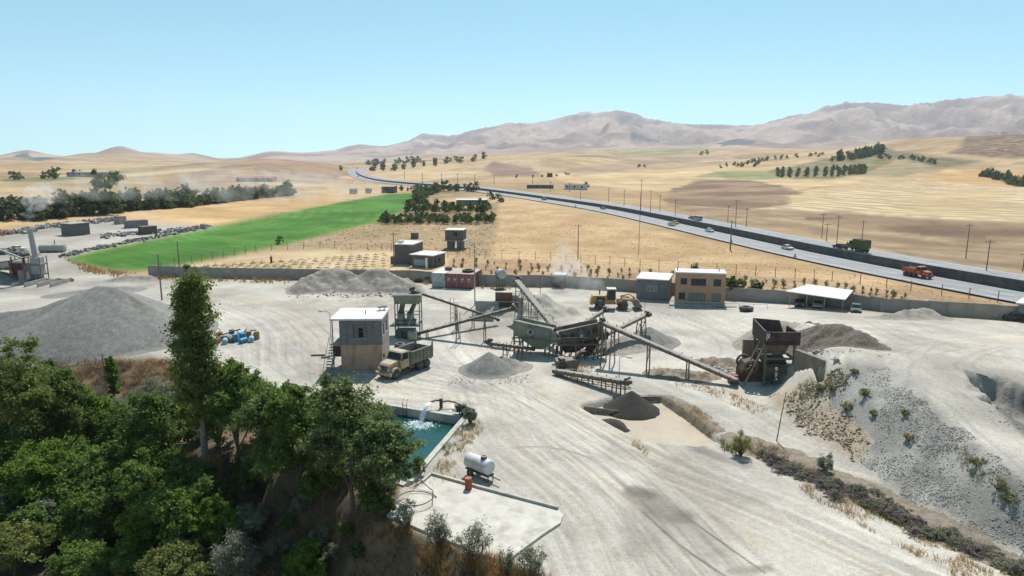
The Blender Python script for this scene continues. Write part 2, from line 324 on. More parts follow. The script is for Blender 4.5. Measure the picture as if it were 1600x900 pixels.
# ---------------------------------------------------------------- mesh building
class MB:
    def __init__(s): s.v = []; s.f = []
    def add(s, vs, fs):
        k = len(s.v); s.v += [tuple(p) for p in vs]; s.f += [tuple(k+i for i in q) for q in fs]; return s
    def hexa(s, p): return s.add(p, [(0, 3, 2, 1), (4, 5, 6, 7), (0, 1, 5, 4), (1, 2, 6, 5), (2, 3, 7, 6), (3, 0, 4, 7)])
    def box(s, x0, x1, y0, y1, z0, z1):
        return s.hexa([(x0, y0, z0), (x1, y0, z0), (x1, y1, z0), (x0, y1, z0), (x0, y0, z1), (x1, y0, z1), (x1, y1, z1), (x0, y1, z1)])
    def frus(s, a, b):   # a=(x0,x1,y0,y1,z) b likewise
        x0, x1, y0, y1, z = a; X0, X1, Y0, Y1, Z = b
        return s.hexa([(x0, y0, z), (x1, y0, z), (x1, y1, z), (x0, y1, z), (X0, Y0, Z), (X1, Y0, Z), (X1, Y1, Z), (X0, Y1, Z)])
    def bar(s, p, q, w=.1, h=None, up=Vector((0, 0, 1))):
        p = Vector(p); q = Vector(q); h = h or w; d = (q-p).normalized()
        if abs(d.dot(up)) > .98: up = Vector((0, 1, 0))
        sd = d.cross(up).normalized()*w/2; u = sd.cross(d).normalized()*h/2
        return s.hexa([p-sd-u, p+sd-u, p+sd+u, p-sd+u, q-sd-u, q+sd-u, q+sd+u, q-sd+u])
    def tube(s, pts, rad, n=10, cap=True):
        pts = [Vector(p) for p in pts]; rad = rad if isinstance(rad, (list, tuple)) else [rad]*len(pts)
        vs = []; fs = []
        for i, p in enumerate(pts):
            d = (pts[min(i+1, len(pts)-1)]-pts[max(i-1, 0)]).normalized()
            up = Vector((0, 0, 1)) if abs(d.z) < .95 else Vector((0, 1, 0))
            a = d.cross(up).normalized(); b = a.cross(d).normalized()
            for k in range(n):
                t = 2*math.pi*k/n; vs.append(p+(a*math.cos(t)+b*math.sin(t))*rad[i])
        for i in range(len(pts)-1):
            for k in range(n): fs.append((i*n+k, i*n+(k+1) % n, (i+1)*n+(k+1) % n, (i+1)*n+k))
        if cap: fs.append(tuple(range(n-1, -1, -1))); fs.append(tuple((len(pts)-1)*n+k for k in range(n)))
        return s.add(vs, fs)
    def cyl(s, p, q, r, r2=None, n=14): return s.tube([p, q], [r, r if r2 is None else r2], n)
    def lathe(s, prof, n=16, c=(0, 0, 0)):
        vs = []; fs = []; m = len(prof)
        for r, z in prof:
            for k in range(n): t = 2*math.pi*k/n; vs.append((c[0]+r*math.cos(t), c[1]+r*math.sin(t), c[2]+z))
        for i in range(m-1):
            for k in range(n): fs.append((i*n+k, i*n+(k+1) % n, (i+1)*n+(k+1) % n, (i+1)*n+k))
        fs.append(tuple(range(n-1, -1, -1))); fs.append(tuple((m-1)*n+k for k in range(n)))
        return s.add(vs, fs)
    def prism(s, poly, y0, y1, ins=0):   # poly in xz; optional inset of the two flanks at mid
        n = len(poly); vs = [(x, y0, z) for x, z in poly]+[(x, y1, z) for x, z in poly]
        fs = [tuple(range(n)), tuple(range(2*n-1, n-1, -1))]
        for i in range(n): j = (i+1) % n; fs.append((i, n+i, n+j, j))
        return s.add(vs, fs)
    def torus(s, c, R0, r, n=20, m=8, axis='z'):
        vs = []; fs = []
        for i in range(n):
            a = 2*math.pi*i/n
            for j in range(m):
                b = 2*math.pi*j/m; q = R0+r*math.cos(b); h = r*math.sin(b); x, y = q*math.cos(a), q*math.sin(a)
                p = (x, y, h) if axis == 'z' else ((x, h, y) if axis == 'y' else (h, x, y))
                vs.append((c[0]+p[0], c[1]+p[1], c[2]+p[2]))
        for i in range(n):
            for j in range(m): fs.append((i*m+j, ((i+1) % n)*m+j, ((i+1) % n)*m+(j+1) % m, i*m+(j+1) % m))
        return s.add(vs, fs)
    def mesh(s, name, m, smooth=False):
        me = bpy.data.meshes.new(name); me.from_pydata(s.v, [], s.f); me.update()
        import bmesh
        bm = bmesh.new(); bm.from_mesh(me); bmesh.ops.recalc_face_normals(bm, faces=bm.faces); bm.to_mesh(me); bm.free()
        if m: me.materials.append(m)
        if smooth:
            me.polygons.foreach_set('use_smooth', [True]*len(me.polygons))
            try: me.set_sharp_from_angle(angle=R(40))
            except Exception: pass
        return me
    def build(s, name, m, parent=None, smooth=False):
        o = bpy.data.objects.new(name, s.mesh(name, m, smooth)); COL.objects.link(o)
        if parent: o.parent = parent
        return o
def tag(o, label=None, cat=None, group=None, kind=None):
    if label: o['label'] = label
    if cat: o['category'] = cat
    if group: o['group'] = group
    if kind: o['kind'] = kind
    return o
def thing(name, label, cat, loc=(0, 0, 0), rz=0, group=None, scale=1):
    o = bpy.data.objects.new(name, None); COL.objects.link(o); o.location = loc; o.rotation_euler = (0, 0, rz); o.scale = (scale,)*3
    o.empty_display_size = .3
    return tag(o, label, cat, group)
def copy_tree(o, loc, rz=0, label=None, scale=None, parent=None):
    c = o.copy(); COL.objects.link(c); c.parent = parent
    if parent is None:
        c.location = loc; c.rotation_euler = (0, 0, rz)
        if scale is not None: c.scale = scale if hasattr(scale, '__len__') else (scale,)*3
        if label: c['label'] = label
    for ch in o.children: copy_tree(ch, None, parent=c)
    return c
def arrmesh(name, V, F, m, col=None, smooth=False):
    V = np.asarray(V, np.float32); F = np.asarray(F, np.int32); k = F.shape[1]
    me = bpy.data.meshes.new(name); me.vertices.add(len(V)); me.vertices.foreach_set('co', V.ravel())
    me.loops.add(F.size); me.loops.foreach_set('vertex_index', F.ravel()); me.polygons.add(len(F))
    me.polygons.foreach_set('loop_start', np.arange(0, F.size, k, dtype=np.int32))
    if smooth: me.polygons.foreach_set('use_smooth', np.ones(len(F), bool))
    if col is not None:
        a = me.attributes.new('col', 'FLOAT_COLOR', 'POINT'); c4 = np.ones((len(V), 4), np.float32); c4[:, :3] = col; a.data.foreach_set('color', c4.ravel())
    me.update(calc_edges=True); me.validate()
    if m: me.materials.append(m)
    return me
def arrobj(name, V, F, m, parent=None, col=None, smooth=False):
    o = bpy.data.objects.new(name, arrmesh(name, V, F, m, col, smooth)); COL.objects.link(o)
    if parent: o.parent = parent
    return o
# ---------------------------------------------------------------- ground
def terrain_material():
    m = bpy.data.materials.new("ground"); m.use_nodes = True; n = m.node_tree.nodes; l = m.node_tree.links
    b = n["Principled BSDF"]; b.inputs["Roughness"].default_value = .95; b.inputs["Specular IOR Level"].default_value = .12
    at = n.new("ShaderNodeAttribute"); at.attribute_name = 'col'; tc = n.new("ShaderNodeTexCoord")
    prev = at.outputs[0]
    for sc, lo, hi in ((.012, .86, 1.10), (.06, .82, 1.15), (.35, .91, 1.08), (2.4, .90, 1.09), (13, .76, 1.21)):
        z = n.new("ShaderNodeTexNoise"); z.inputs["Scale"].default_value = sc; z.inputs["Detail"].default_value = 4; l.new(tc.outputs["Object"], z.inputs["Vector"])
        mr = n.new("ShaderNodeMapRange"); mr.inputs[1].default_value = .3; mr.inputs[2].default_value = .7; mr.inputs[3].default_value = lo; mr.inputs[4].default_value = hi
        l.new(z.outputs[0], mr.inputs[0]); q = n.new("ShaderNodeMix"); q.data_type = 'RGBA'; q.blend_type = 'MULTIPLY'; q.inputs[0].default_value = 1
        l.new(prev, q.inputs[6]); l.new(mr.outputs[0], q.inputs[7]); prev = q.outputs[2]
    l.new(prev, b.inputs["Base Color"])
    bp = n.new("ShaderNodeBump"); bp.inputs["Strength"].default_value = .45; bp.inputs["Distance"].default_value = .12
    z = n.new("ShaderNodeTexNoise"); z.inputs["Scale"].default_value = 5; z.inputs["Detail"].default_value = 8; l.new(tc.outputs["Object"], z.inputs["Vector"])
    l.new(z.outputs[0], bp.inputs["Height"]); l.new(bp.outputs[0], b.inputs["Normal"])
    return m
TM = terrain_material()
def wpoly(pts, dens=30.0):
    out = []
    for i in range(len(pts)):
        a = pts[i]; b = pts[(i+1) % len(pts)]; k = max(1, int(math.hypot(a[0]-b[0], a[1]-b[1])/dens))
        for j in range(k): q = G(a[0]+(b[0]-a[0])*j/k, a[1]+(b[1]-a[1])*j/k, 9000); out.append((q.x, q.y))
    return out
YARDPX = [(-600, 425), (150, 427), (232, 433), (450, 438), (700, 445), (870, 448), (1000, 457), (1135, 468), (1230, 475), (1390, 490), (1600, 504), (2000, 535), (2400, 1300), (900, 1300),
 (862, 905), (800, 880), (700, 850), (605, 808), (640, 758), (727, 655), (600, 630), (430, 615), (350, 578), (280, 560), (0, 556), (-600, 556)]
def build_ground():
    global GRID
    fine = np.arange(-43, 43.01, .105); left = np.arange(-180, -43, 2.5); right = np.arange(45, 180.1, 2.5)
    az = np.radians(np.concatenate([left, fine, right]))
    rr = [4.0]
    while rr[-1] < 30: rr.append(rr[-1]*1.12)
    a = math.atan2(H, rr[-1])
    while rr[-1] < 300: a -= math.radians(.105); rr.append(H/math.tan(a))
    while rr[-1] < 2400: rr.append(rr[-1]*1.009)
    while rr[-1] < 9000: rr.append(rr[-1]*1.0125)
    rr = np.array(rr); AZ, RR = np.meshgrid(az, rr); X = (RR*np.sin(AZ)).ravel(); Y = (RR*np.cos(AZ)).ravel()
    Z = terrain(X, Y); r = RR.ravel(); nA = len(az); nR = len(rr)
    GRID = (az, rr, Z.reshape(nR, nA))
    N = len(X); C = np.empty((N, 3)); reg = np.zeros(N, int)
    n1 = fbm(X/60, Y/60, 31, 4); n2 = fbm(X/9, Y/9, 41, 4); n3 = fbm(X/300, Y/300, 51, 3)
    def mixc(a, b, t): return np.array(a)[None, :]*(1-t[:, None]) + np.array(b)[None, :]*t[:, None]
    C[:] = mixc((.335, .225, .122), (.44, .315, .178), sstep(.35, .65, n1))
    nm = sstep(.45, .62, n3)[:, None]*sstep(500, 900, r)[:, None]; C = C*(1-nm*.35)+np.array((.34, .25, .17))*nm*.35
    mt = sstep(2300, 3000, r)
    mc = mixc((.225, .155, .135), (.39, .29, .24), sstep(.36, .64, fbm(X/260, Y/260, 61, 5)))
    C = C*(1-mt[:, None])+mc*mt[:, None]; reg[r > 2450] = 2
    W1_ = fbm(X/20, Y/20, 71, 3)-.5; W2_ = fbm(X/20, Y/20, 72, 3)-.5
    def paint(pts, c0, c1, rid=0, ns=25.0, w_=0, stripe=None, mixv=1.0):
        wp = wpoly(pts); XX, YY = X+W1_*w_, Y+W2_*w_; m = inpoly(XX, YY, wp)
        if not m.any(): return m
        t = sstep(.35, .65, fbm(X[m]/ns, Y[m]/ns, 81, 4)); c = mixc(c0, c1, t)
        if rid in (7, 8): c = c*(np.array((.82, .75, .69)) if rid == 8 else np.array((.74, .69, .67)))
        if stripe:
            ang, wl, amt = stripe; u = X[m]*math.cos(ang)+Y[m]*math.sin(ang); u = u+2.0*(fbm(X[m]/40, Y[m]/40, 5, 2)-.5)*wl
            st = .5+.5*np.sin(2*np.pi*u/wl); c = c*(1-amt*sstep(.3, .8, st)[:, None]*(.4+.6*t[:, None]))
        C[m] = C[m]*(1-mixv)+c*mixv
        if rid: reg[m] = rid
        return m
    cellx = np.floor((X*.8+Y*.35+W1_*30)/120); celly = np.floor((Y-.3*X+W2_*30)/170); hv = hash2(cellx, celly, 77); pm = sstep(380, 520, r)*(1-sstep(2200, 2800, r))
    C *= (1+pm*(hv-.5)*.55)[:, None]; gb = (hv > .8)*pm*.35; C = C*(1-gb[:, None])+np.array((.26, .20, .13))*gb[:, None]
    tan0, tan1 = (.46, .33, .18), (.60, .46, .27)
    # fields beyond the highway and on the left plain
    paint([(1000, 268), (1120, 262), (1300, 262), (1350, 283), (1220, 300), (1000, 296), (880, 284), (860, 270)], (.55, .42, .24), (.64, .51, .31), 8, 40, 6)
    paint([(1225, 302), (1350, 284), (1460, 277), (1700, 290), (1700, 352), (1400, 340), (1290, 330), (1180, 326)], (.58, .46, .28), (.68, .56, .37), 8, 30, 4, (.35, 13, .38))
    paint([(1440, 278), (1480, 264), (1590, 268), (1700, 290), (1600, 292), (1450, 286)], (.55, .38, .19), (.62, .45, .24), 8, 30, 2)
    paint([(1040, 300), (1090, 281), (1180, 281), (1250, 300), (1240, 318), (1180, 326), (1090, 331), (1030, 318)], (.25, .175, .115), (.38, .275, .175), 7, 35, 22)
    paint([(1040, 318), (1180, 328), (1300, 330), (1420, 340), (1700, 354), (1700, 440), (1500, 415), (1350, 385), (1200, 355), (1100, 345)], (.34, .255, .16), (.47, .355, .22), 7, 9, 12, (.5, 14, .25))
    paint([(1260, 338), (1300, 330), (1420, 341), (1700, 356), (1700, 380), (1500, 372), (1340, 356)], (.22, .152, .10), (.32, .228, .145), 7, 20, 14)
    paint([(1085, 276), (1120, 268), (1235, 268), (1240, 277), (1190, 281)], (.26, .30, .14), (.34, .35, .17), 7, 30, 0)
    paint([(1195, 268), (1260, 255), (1330, 240), (1400, 245), (1385, 262), (1300, 280), (1240, 280)], (.22, .22, .11), (.36, .32, .17), 7, 12, 6, (1.2, 12, .3))
    paint([(1380, 258), (1430, 250), (1470, 262), (1400, 278), (1340, 276)], (.36, .31, .18), (.46, .38, .23), 7, 10, 4, (1.0, 10, .25))
    paint([(1330, 240), (1375, 230), (1450, 244), (1540, 252), (1480, 262), (1400, 246)], (.17, .17, .10), (.25, .22, .14), 7, 10, 8)
    paint([(1480, 240), (1530, 206), (1700, 203), (1700, 250), (1560, 246)], (.30, .21, .15), (.42, .31, .21), 7, 12, 4, (1.45, 16, .8))
    paint([(755, 263), (770, 252), (830, 262), (850, 275), (780, 276)], (.30, .21, .16), (.36, .26, .19), 7, 30, 10)
    paint([(860, 268), (1000, 250), (1140, 240), (1150, 246), (1010, 262), (900, 276)], (.38, .28, .21), (.46, .35, .25), 7, 40, 10, None, .7)
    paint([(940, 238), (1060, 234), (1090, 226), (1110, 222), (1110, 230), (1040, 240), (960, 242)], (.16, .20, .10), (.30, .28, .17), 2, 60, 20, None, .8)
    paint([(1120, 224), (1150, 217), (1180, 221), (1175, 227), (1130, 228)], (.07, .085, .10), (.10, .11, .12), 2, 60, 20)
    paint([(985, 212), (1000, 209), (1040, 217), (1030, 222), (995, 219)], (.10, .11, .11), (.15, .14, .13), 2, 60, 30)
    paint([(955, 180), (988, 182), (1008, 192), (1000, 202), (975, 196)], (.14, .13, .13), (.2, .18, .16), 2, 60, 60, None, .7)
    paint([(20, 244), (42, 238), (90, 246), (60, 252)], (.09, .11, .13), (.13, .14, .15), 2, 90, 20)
    paint([(-200, 347), (0, 346), (200, 335), (380, 316), (560, 299), (640, 297), (400, 338), (335, 353), (180, 341), (60, 352), (-200, 372)], (.52, .37, .19), (.62, .46, .26), 8, 40, 3)
    paint([(-200, 330), (0, 330), (180, 305), (250, 300), (180, 320), (0, 340), (-200, 345)], (.56, .41, .22), (.62, .47, .27), 8, 40, 3)
    paint([(-200, 322), (0, 314), (200, 296), (400, 285), (480, 296), (300, 302), (150, 318), (-200, 335)], (.36, .26, .16), (.45, .33, .21), 7, 40, 9)
    paint([(230, 292), (300, 270), (350, 256), (430, 248), (500, 252), (545, 262), (555, 272), (500, 288), (400, 284), (300, 294)], (.36, .265, .175), (.47, .345, .225), 7, 50, 25)
    paint([(0, 280), (110, 276), (130, 280), (60, 284), (0, 284)], (.15, .22, .09), (.2, .25, .12), 7, 30, 4)
    green = [(92, 404), (200, 381), (400, 341), (600, 303.5), (650, 301.5), (668, 312), (660, 324), (600, 345), (560, 354), (440, 384), (300, 411), (215, 424), (165, 421)]
    paint([(165, 421), (300, 411), (440, 384), (600, 345), (790, 348), (775, 400), (700, 402), (500, 391), (290, 418), (232, 432)], (.38, .30, .18), (.50, .37, .22), 7, 7, 18, None, .8)
    paint(green, (.055, .145, .02), (.09, .21, .034), 3, 14, .5, (.9, 4, .2))
    paint([(292, 416), (400, 396), (500, 390), (612, 392), (700, 402), (700, 446), (450, 438), (234, 432)], (.58, .46, .28), (.66, .54, .36), 8, 5, 0)
    paint([(590, 352), (640, 322), (665, 314), (780, 318), (770, 350)], (.30, .25, .14), (.40, .31, .18), 7, 8, 3)
    paint([(645, 300), (655, 292), (740, 292), (750, 300), (680, 312)], (.28, .24, .13), (.40, .31, .18), 7, 8, 3)
    paint([(775, 310), (900, 333), (1010, 358), (1200, 398), (1400, 440), (1600, 476), (1600, 480), (1300, 441), (1000, 418), (775, 402)], (.50, .35, .19), (.60, .45, .27), 8, 12, 9, None, .8)
    paint([(700, 402), (860, 406), (1000, 417), (1300, 440), (1600, 478), (1700, 510), (1390, 490), (1135, 468), (870, 448), (700, 446)], (.42, .285, .18), (.54, .39, .24), 7, 6, 5, None, .85)
    paint([(-300, 378), (0, 365), (80, 352), (180, 340), (250, 349), (335, 354), (260, 368), (190, 379), (95, 402), (150, 428), (-300, 432)], (.32, .29, .25), (.40, .365, .315), 9, 10, 2)
    # yard
    y = paint(YARDPX, (.405, .378, .335), (.485, .455, .405), 1, 16, .6)
    # dry gully soil, painted darker to deepen the shade under the trees
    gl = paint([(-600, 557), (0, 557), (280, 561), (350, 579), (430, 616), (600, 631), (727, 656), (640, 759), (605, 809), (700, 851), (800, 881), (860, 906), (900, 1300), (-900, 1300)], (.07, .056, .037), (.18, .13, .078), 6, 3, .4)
    # upper right rocky slope
    sl = [(1192, 618), (1240, 668), (1340, 722), (1420, 775), (1640, 880), (1700, 810), (1600, 748), (1540, 697), (1470, 642), (1430, 600), (1400, 578), (1330, 566), (1290, 585), (1240, 608)]
    paint(sl, (.25, .235, .21), (.35, .328, .292), 5, 1.6, .5)
    paint([(1192, 618), (1240, 668), (1340, 722), (1368, 690), (1330, 655), (1290, 640), (1300, 600), (1330, 570), (1290, 588), (1240, 608)], (.36, .27, .19), (.45, .36, .26), 5, 3, 1.2, None, .85)
    paint([(1515, 585), (1570, 592), (1800, 650), (1800, 760), (1650, 720), (1560, 640)], (.16, .15, .138), (.27, .25, .225), 5, 2, 1.2)
    # mud, wet patches and wheel tracks in the yard
    k = reg == 1
    def stroke(pts, wdt, col, amt, dashed=False, soft=.5):
        w_ = [G(*p) for p in pts]; w_ = resample(w_, 1.2); x0 = min(p.x for p in w_)-3; x1 = max(p.x for p in w_)+3; y0 = min(p.y for p in w_)-3; y1 = max(p.y for p in w_)+3
        m = k & (X > x0) & (X < x1) & (Y > y0) & (Y < y1)
        if not m.any(): return
        d = segdist(X[m], Y[m], [(p.x, p.y) for p in w_]); t = (1-sstep(wdt*soft, wdt, d))*amt*(.35+.9*np.clip(fbm(X[m]/2.5, Y[m]/2.5, 13, 3)-.2, 0, 1)); t = np.clip(t, 0, .95)
        C[m] = C[m]*(1-t[:, None])+np.array(col)*t[:, None]
    pale = (.60, .56, .495); grey = (.27, .255, .235); tanc = (.47, .385, .285); wet = (.19, .172, .15)
    rs = random.Random(3)
    trunk = [[(560, 560), (700, 575), (850, 640), (1000, 720), (1200, 800), (1480, 920)], [(720, 500), (760, 560), (880, 640), (1010, 740), (1150, 900)], [(450, 470), (600, 470), (900, 475), (1050, 500), (1150, 530)],
             [(420, 520), (470, 560), (560, 610), (720, 640), (900, 760), (1080, 930)], [(870, 600), (960, 650), (1090, 720), (1300, 800), (1560, 930)], [(760, 600), (800, 700), (900, 790), (960, 930)], [(1000, 590), (1120, 640), (1300, 730), (1500, 810), (1700, 890)],
             [(1600, 720), (1480, 620), (1400, 560), (1480, 530), (1600, 520)], [(1380, 500), (1450, 530), (1560, 545), (1700, 560)], [(300, 470), (380, 490), (430, 530), (440, 590), (520, 610), (700, 620)], [(100, 445), (330, 455), (460, 500), (480, 560)], [(1030, 490), (1100, 520), (1130, 560), (1060, 570)]]
    for i in range(34):
        t = trunk[i % len(trunk)]; ox, oy = rs.gauss(0, 70), rs.gauss(0, 12); pts = [(x+ox, y+oy) for x, y in t]; pts = [p for p in pts if p[1] > 455]
        if len(pts) > 1: stroke(pts, rs.uniform(1.2, 3.2), rs.choice([(.52, .49, .44), (.42, .36, .285), (.345, .33, .305), (.44, .385, .31)]), rs.uniform(.35, .75), soft=.2)
    for i in range(150):
        t = rs.choice(trunk); ox, oy = rs.gauss(0, 60), rs.gauss(0, 13); s = .5+.5*rs.random()
        pts = [(x+ox, y+oy*(y-400)/200) for x, y in t]
        pts = [p for p in pts if p[1] > 452]
        if len(pts) < 2: continue
        c = rs.choice([pale, pale, grey, grey, tanc]); wd = rs.uniform(.12, .34); am = rs.uniform(.2, .58)
        stroke(pts, wd, c, am)
        if rs.random() < .6: stroke([(x+16+(y-450)*.09, y) for x, y in pts], wd, c, am)
    for pts, wd, c, am in (([(1000, 775), (1030, 795), (1055, 805)], 1.7, wet, 1.5), ([(990, 765), (1010, 775)], 1.0, wet, 1.0), ([(1005, 800), (1060, 850), (1140, 905)], .16, wet, 1.5), ([(1060, 800), (1110, 835), (1195, 895)], .13, wet, 1.4), ([(1145, 893), (1200, 888)], .5, wet, 1.2), ([(1000, 792), (980, 790)], .3, (.5, .42, .33), 1.2), ([(1030, 790), (1100, 850), (1170, 905)], 1.1, (.33, .305, .265), .8),
                           ([(1010, 690), (1050, 695), (1100, 705), (1160, 725)], 1.0, grey, 1.3), ([(1030, 685), (1080, 690)], 1.2, (.30, .275, .24), 1.3), ([(800, 700), (850, 698), (920, 715), (975, 760)], .22, grey, 1.3),
                           ([(455, 545), (490, 555), (480, 575)], 2.2, (.40, .38, .35), .7), ([(700, 540), (760, 555)], 2.5, (.52, .50, .46), .6), ([(0, 470), (100, 460)], 2.5, pale, .5)):
        stroke(pts, wd, c, am, soft=.3)
    st = sstep(.5, .7, fbm(X/5.5, Y/5.5, 91, 5)); C[k] *= (1-.16*st[k])[:, None]*np.array((1.0, .985, .965))
    rg = reg.reshape(nR, nA); e = np.zeros((nR, nA), bool)
    e[1:] |= rg[1:] != rg[:-1]; e[:-1] |= rg[1:] != rg[:-1]; e[:, 1:] |= rg[:, 1:] != rg[:, :-1]; e[:, :-1] |= rg[:, 1:] != rg[:, :-1]
    e2 = e.copy(); e2[1:] |= e[:-1]; e2[:-1] |= e[1:]; e2[:, 1:] |= e[:, :-1]; e2[:, :-1] |= e[:, 1:]
    B = C.reshape(nR, nA, 3)
    for _ in range(2):
        p = np.pad(B, ((1, 1), (1, 1), (0, 0)), mode='edge'); Bn = sum(p[i:i+nR, j:j+nA] for i in range(3) for j in range(3))/9; B = np.where(e2[..., None], Bn, B)
    C = B.reshape(-1, 3)
    # split into separate sheets per kind of ground; no overlap
    idx = np.arange(N).reshape(nR, nA)
    q = np.stack([idx[:-1, :-1], idx[:-1, 1:], idx[1:, 1:], idx[1:, :-1]], -1).reshape(-1, 4)[:, ::-1]
    fr = reg[q[:, 0]]
    V = np.stack([X, Y, Z], -1)
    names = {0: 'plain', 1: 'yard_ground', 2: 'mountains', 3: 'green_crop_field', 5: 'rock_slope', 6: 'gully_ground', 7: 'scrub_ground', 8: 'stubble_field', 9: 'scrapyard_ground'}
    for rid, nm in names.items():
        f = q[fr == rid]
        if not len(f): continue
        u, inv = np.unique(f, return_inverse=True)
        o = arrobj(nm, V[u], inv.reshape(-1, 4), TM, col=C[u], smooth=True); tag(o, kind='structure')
build_ground()
# ---------------------------------------------------------------- shared materials
M_conc = mat('concrete', (.36, .335, .30), .9, .16, 1.5, .15, stain=(.22, .20, .18), stain_amt=.5)
M_wallc = mat('wall_concrete', (.31, .285, .255), .9, .14, .9, .1, stain=(.30, .255, .21), stain_amt=.6)
M_wallc2 = mat('wall_concrete_warm', (.35, .30, .25), .9, .14, .9, .1, stain=(.22, .20, .18), stain_amt=.6)
M_asph = mat('asphalt', (.235, .237, .245), .8, .12, .35, .05, stain=(.28, .275, .27), stain_amt=.7)
M_white = mat('white_paint', (.72, .71, .68), .7, .08, 2, stain=(.5, .47, .42), stain_amt=.4)
M_road = mat('road_paint', (.62, .61, .58), .8, .25, 1.2)
M_dark = mat('dark_steel', (.045, .043, .042), .6, .3, 3, .1, dust=.55)
M_grease = mat('black_rubber', (.022, .022, .023), .8, .3, 4, .1, dust=.35)
M_steel = mat('weathered_steel', (.15, .13, .11), .6, .3, 4, .1, metal=.3, dust=.5, stain=(.12, .06, .035), stain_amt=.6)
M_rust = mat('rusty_steel', (.12, .075, .05), .8, .35, 4, .2, dust=.3, stain=(.055, .035, .03), stain_amt=.8)
M_drust = mat('dark_rusty_plate', (.062, .038, .03), .75, .35, 2.5, .15, dust=.12, stain=(.10, .055, .04), stain_amt=.5)
M_green = mat('faded_green_paint', (.19, .235, .165), .65, .2, 2, .05, dust=.75, stain=(.10, .075, .05), stain_amt=.4)
M_belt = mat('dusty_belt', (.20, .185, .165), .9, .2, 2, .1, dust=.6)
M_glass = mat('dark_glass', (.02, .025, .03), .12, .1, 1)
M_wood = mat('grey_wood', (.15, .12, .09), .9, .25, 4, .2)
M_galv = mat('galvanised', (.36, .36, .355), .5, .12, 3, metal=.5, stain=(.25, .22, .19), stain_amt=.5)
M_gravel = mat('grey_gravel', (.20, .19, .172), .95, .2, 1.6, .9, stain=(.27, .255, .23), stain_amt=.7)
M_gravel2 = mat('pale_gravel', (.27, .238, .20), .95, .25, 1.4, .9)
M_pale = mat('pale_sand', (.37, .335, .285), .95, .14, 1.2, .6)
M_brown = mat('brown_rubble', (.125, .10, .08), .95, .35, 3.0, 1.0, stain=(.24, .20, .16), stain_amt=.6)
M_wetsand = mat('wet_dark_sand', (.038, .034, .029), .9, .2, 1.6, .5)
# ---------------------------------------------------------------- highway
def ribbon(pts, off0, off1, zoff, name, m, kind='structure', zfun=None, thick=0):
    V = []; F = []
    for i, p in enumerate(pts):
        d = (pts[min(i+1, len(pts)-1)]-pts[max(i-1, 0)]); d.z = 0; d.normalize(); nrm = Vector((d.y, -d.x, 0))   # to the far side
        for o in (off0, off1): V.append((p.x+nrm.x*o, p.y+nrm.y*o, p.z+zoff))
    F = [(2*i, 2*i+1, 2*i+3, 2*i+2) for i in range(len(pts)-1)]
    o = bpy.data.objects.new(name, None) if False else arrobj(name, V, [f[::-1] for f in F], m)
    return tag(o, kind=kind)
ribbon(ROAD, -10.2, -.05, .02, 'highway_near_carriageway', M_asph)
ribbon(ROAD, .35, 10.4, WALLH-.05, 'highway_far_carriageway', M_asph)
def marking(off, z, dash=None):
    mb = MB(); L = 0
    for i in range(len(ROAD)-2):
        a, b = ROAD[i], ROAD[i+1]
        if a.y > 520: break
        d = (b-a); d.z = 0; ln = d.length; d.normalize(); nn = Vector((d.y, -d.x, 0))
        p = a+nn*off; q = b+nn*off
        if dash and i % 2: continue
        if dash: q = p+(q-p)*.55
        w_ = nn*.09
        mb.add([(p-w_)+Vector((0, 0, z)), (p+w_)+Vector((0, 0, z)), (q+w_)+Vector((0, 0, z)), (q-w_)+Vector((0, 0, z))], [(0, 1, 2, 3)])
    return mb
hwp = [o for o in COL.objects if o.name == 'highway_near_carriageway'][0]; hwf = [o for o in COL.objects if o.name == 'highway_far_carriageway'][0]
marking(-5.0, .026, True).build('lane_line', M_road, hwp); marking(-9.0, .026).build('edge_line', M_road, hwp); marking(-.9, .026).build('edge_line', M_road, hwp)
marking(5.4, WALLH-.044, True).build('lane_line', M_road, hwf); marking(9.6, WALLH-.044).build('edge_line', M_road, hwf)
# median wall, long dark concrete face between the two carriageways
medw = thing('median_wall', 'long dark grey concrete median wall between the two highway carriageways', 'wall')
M_med = mat('median_concrete', (.085, .08, .075), .9, .25, .6, .1, stain=(.13, .12, .11), stain_amt=.5)
seg = 0; i = 0
while i < len(ROAD)-1:
    if ROAD[i].y > 900: break
    mb = MB(); pts = ROAD[i:i+2]
    h = WALLH+.55*min(1, max(0, (360-ROAD[i].y)/160))
    L, Rr = [], []
    for j, p in enumerate(pts):
        k = min(i+j, len(ROAD)-2); d = ROAD[k+1]-ROAD[k]; d.z = 0; d.normalize(); nn = Vector((d.y, -d.x, 0)); g = d*(.02 if j == 0 else -.02)
        L.append(p-nn*.04+g); Rr.append(p+nn*.32+g)
    up = Vector((0, 0, h)); dn = Vector((0, 0, -.4))
    mb.hexa([L[0]+dn, L[1]+dn, Rr[1]+dn, Rr[0]+dn, L[0]+up, L[1]+up, Rr[1]+up, Rr[0]+up]); mb.build('wall_panel', M_med, medw); i += 1
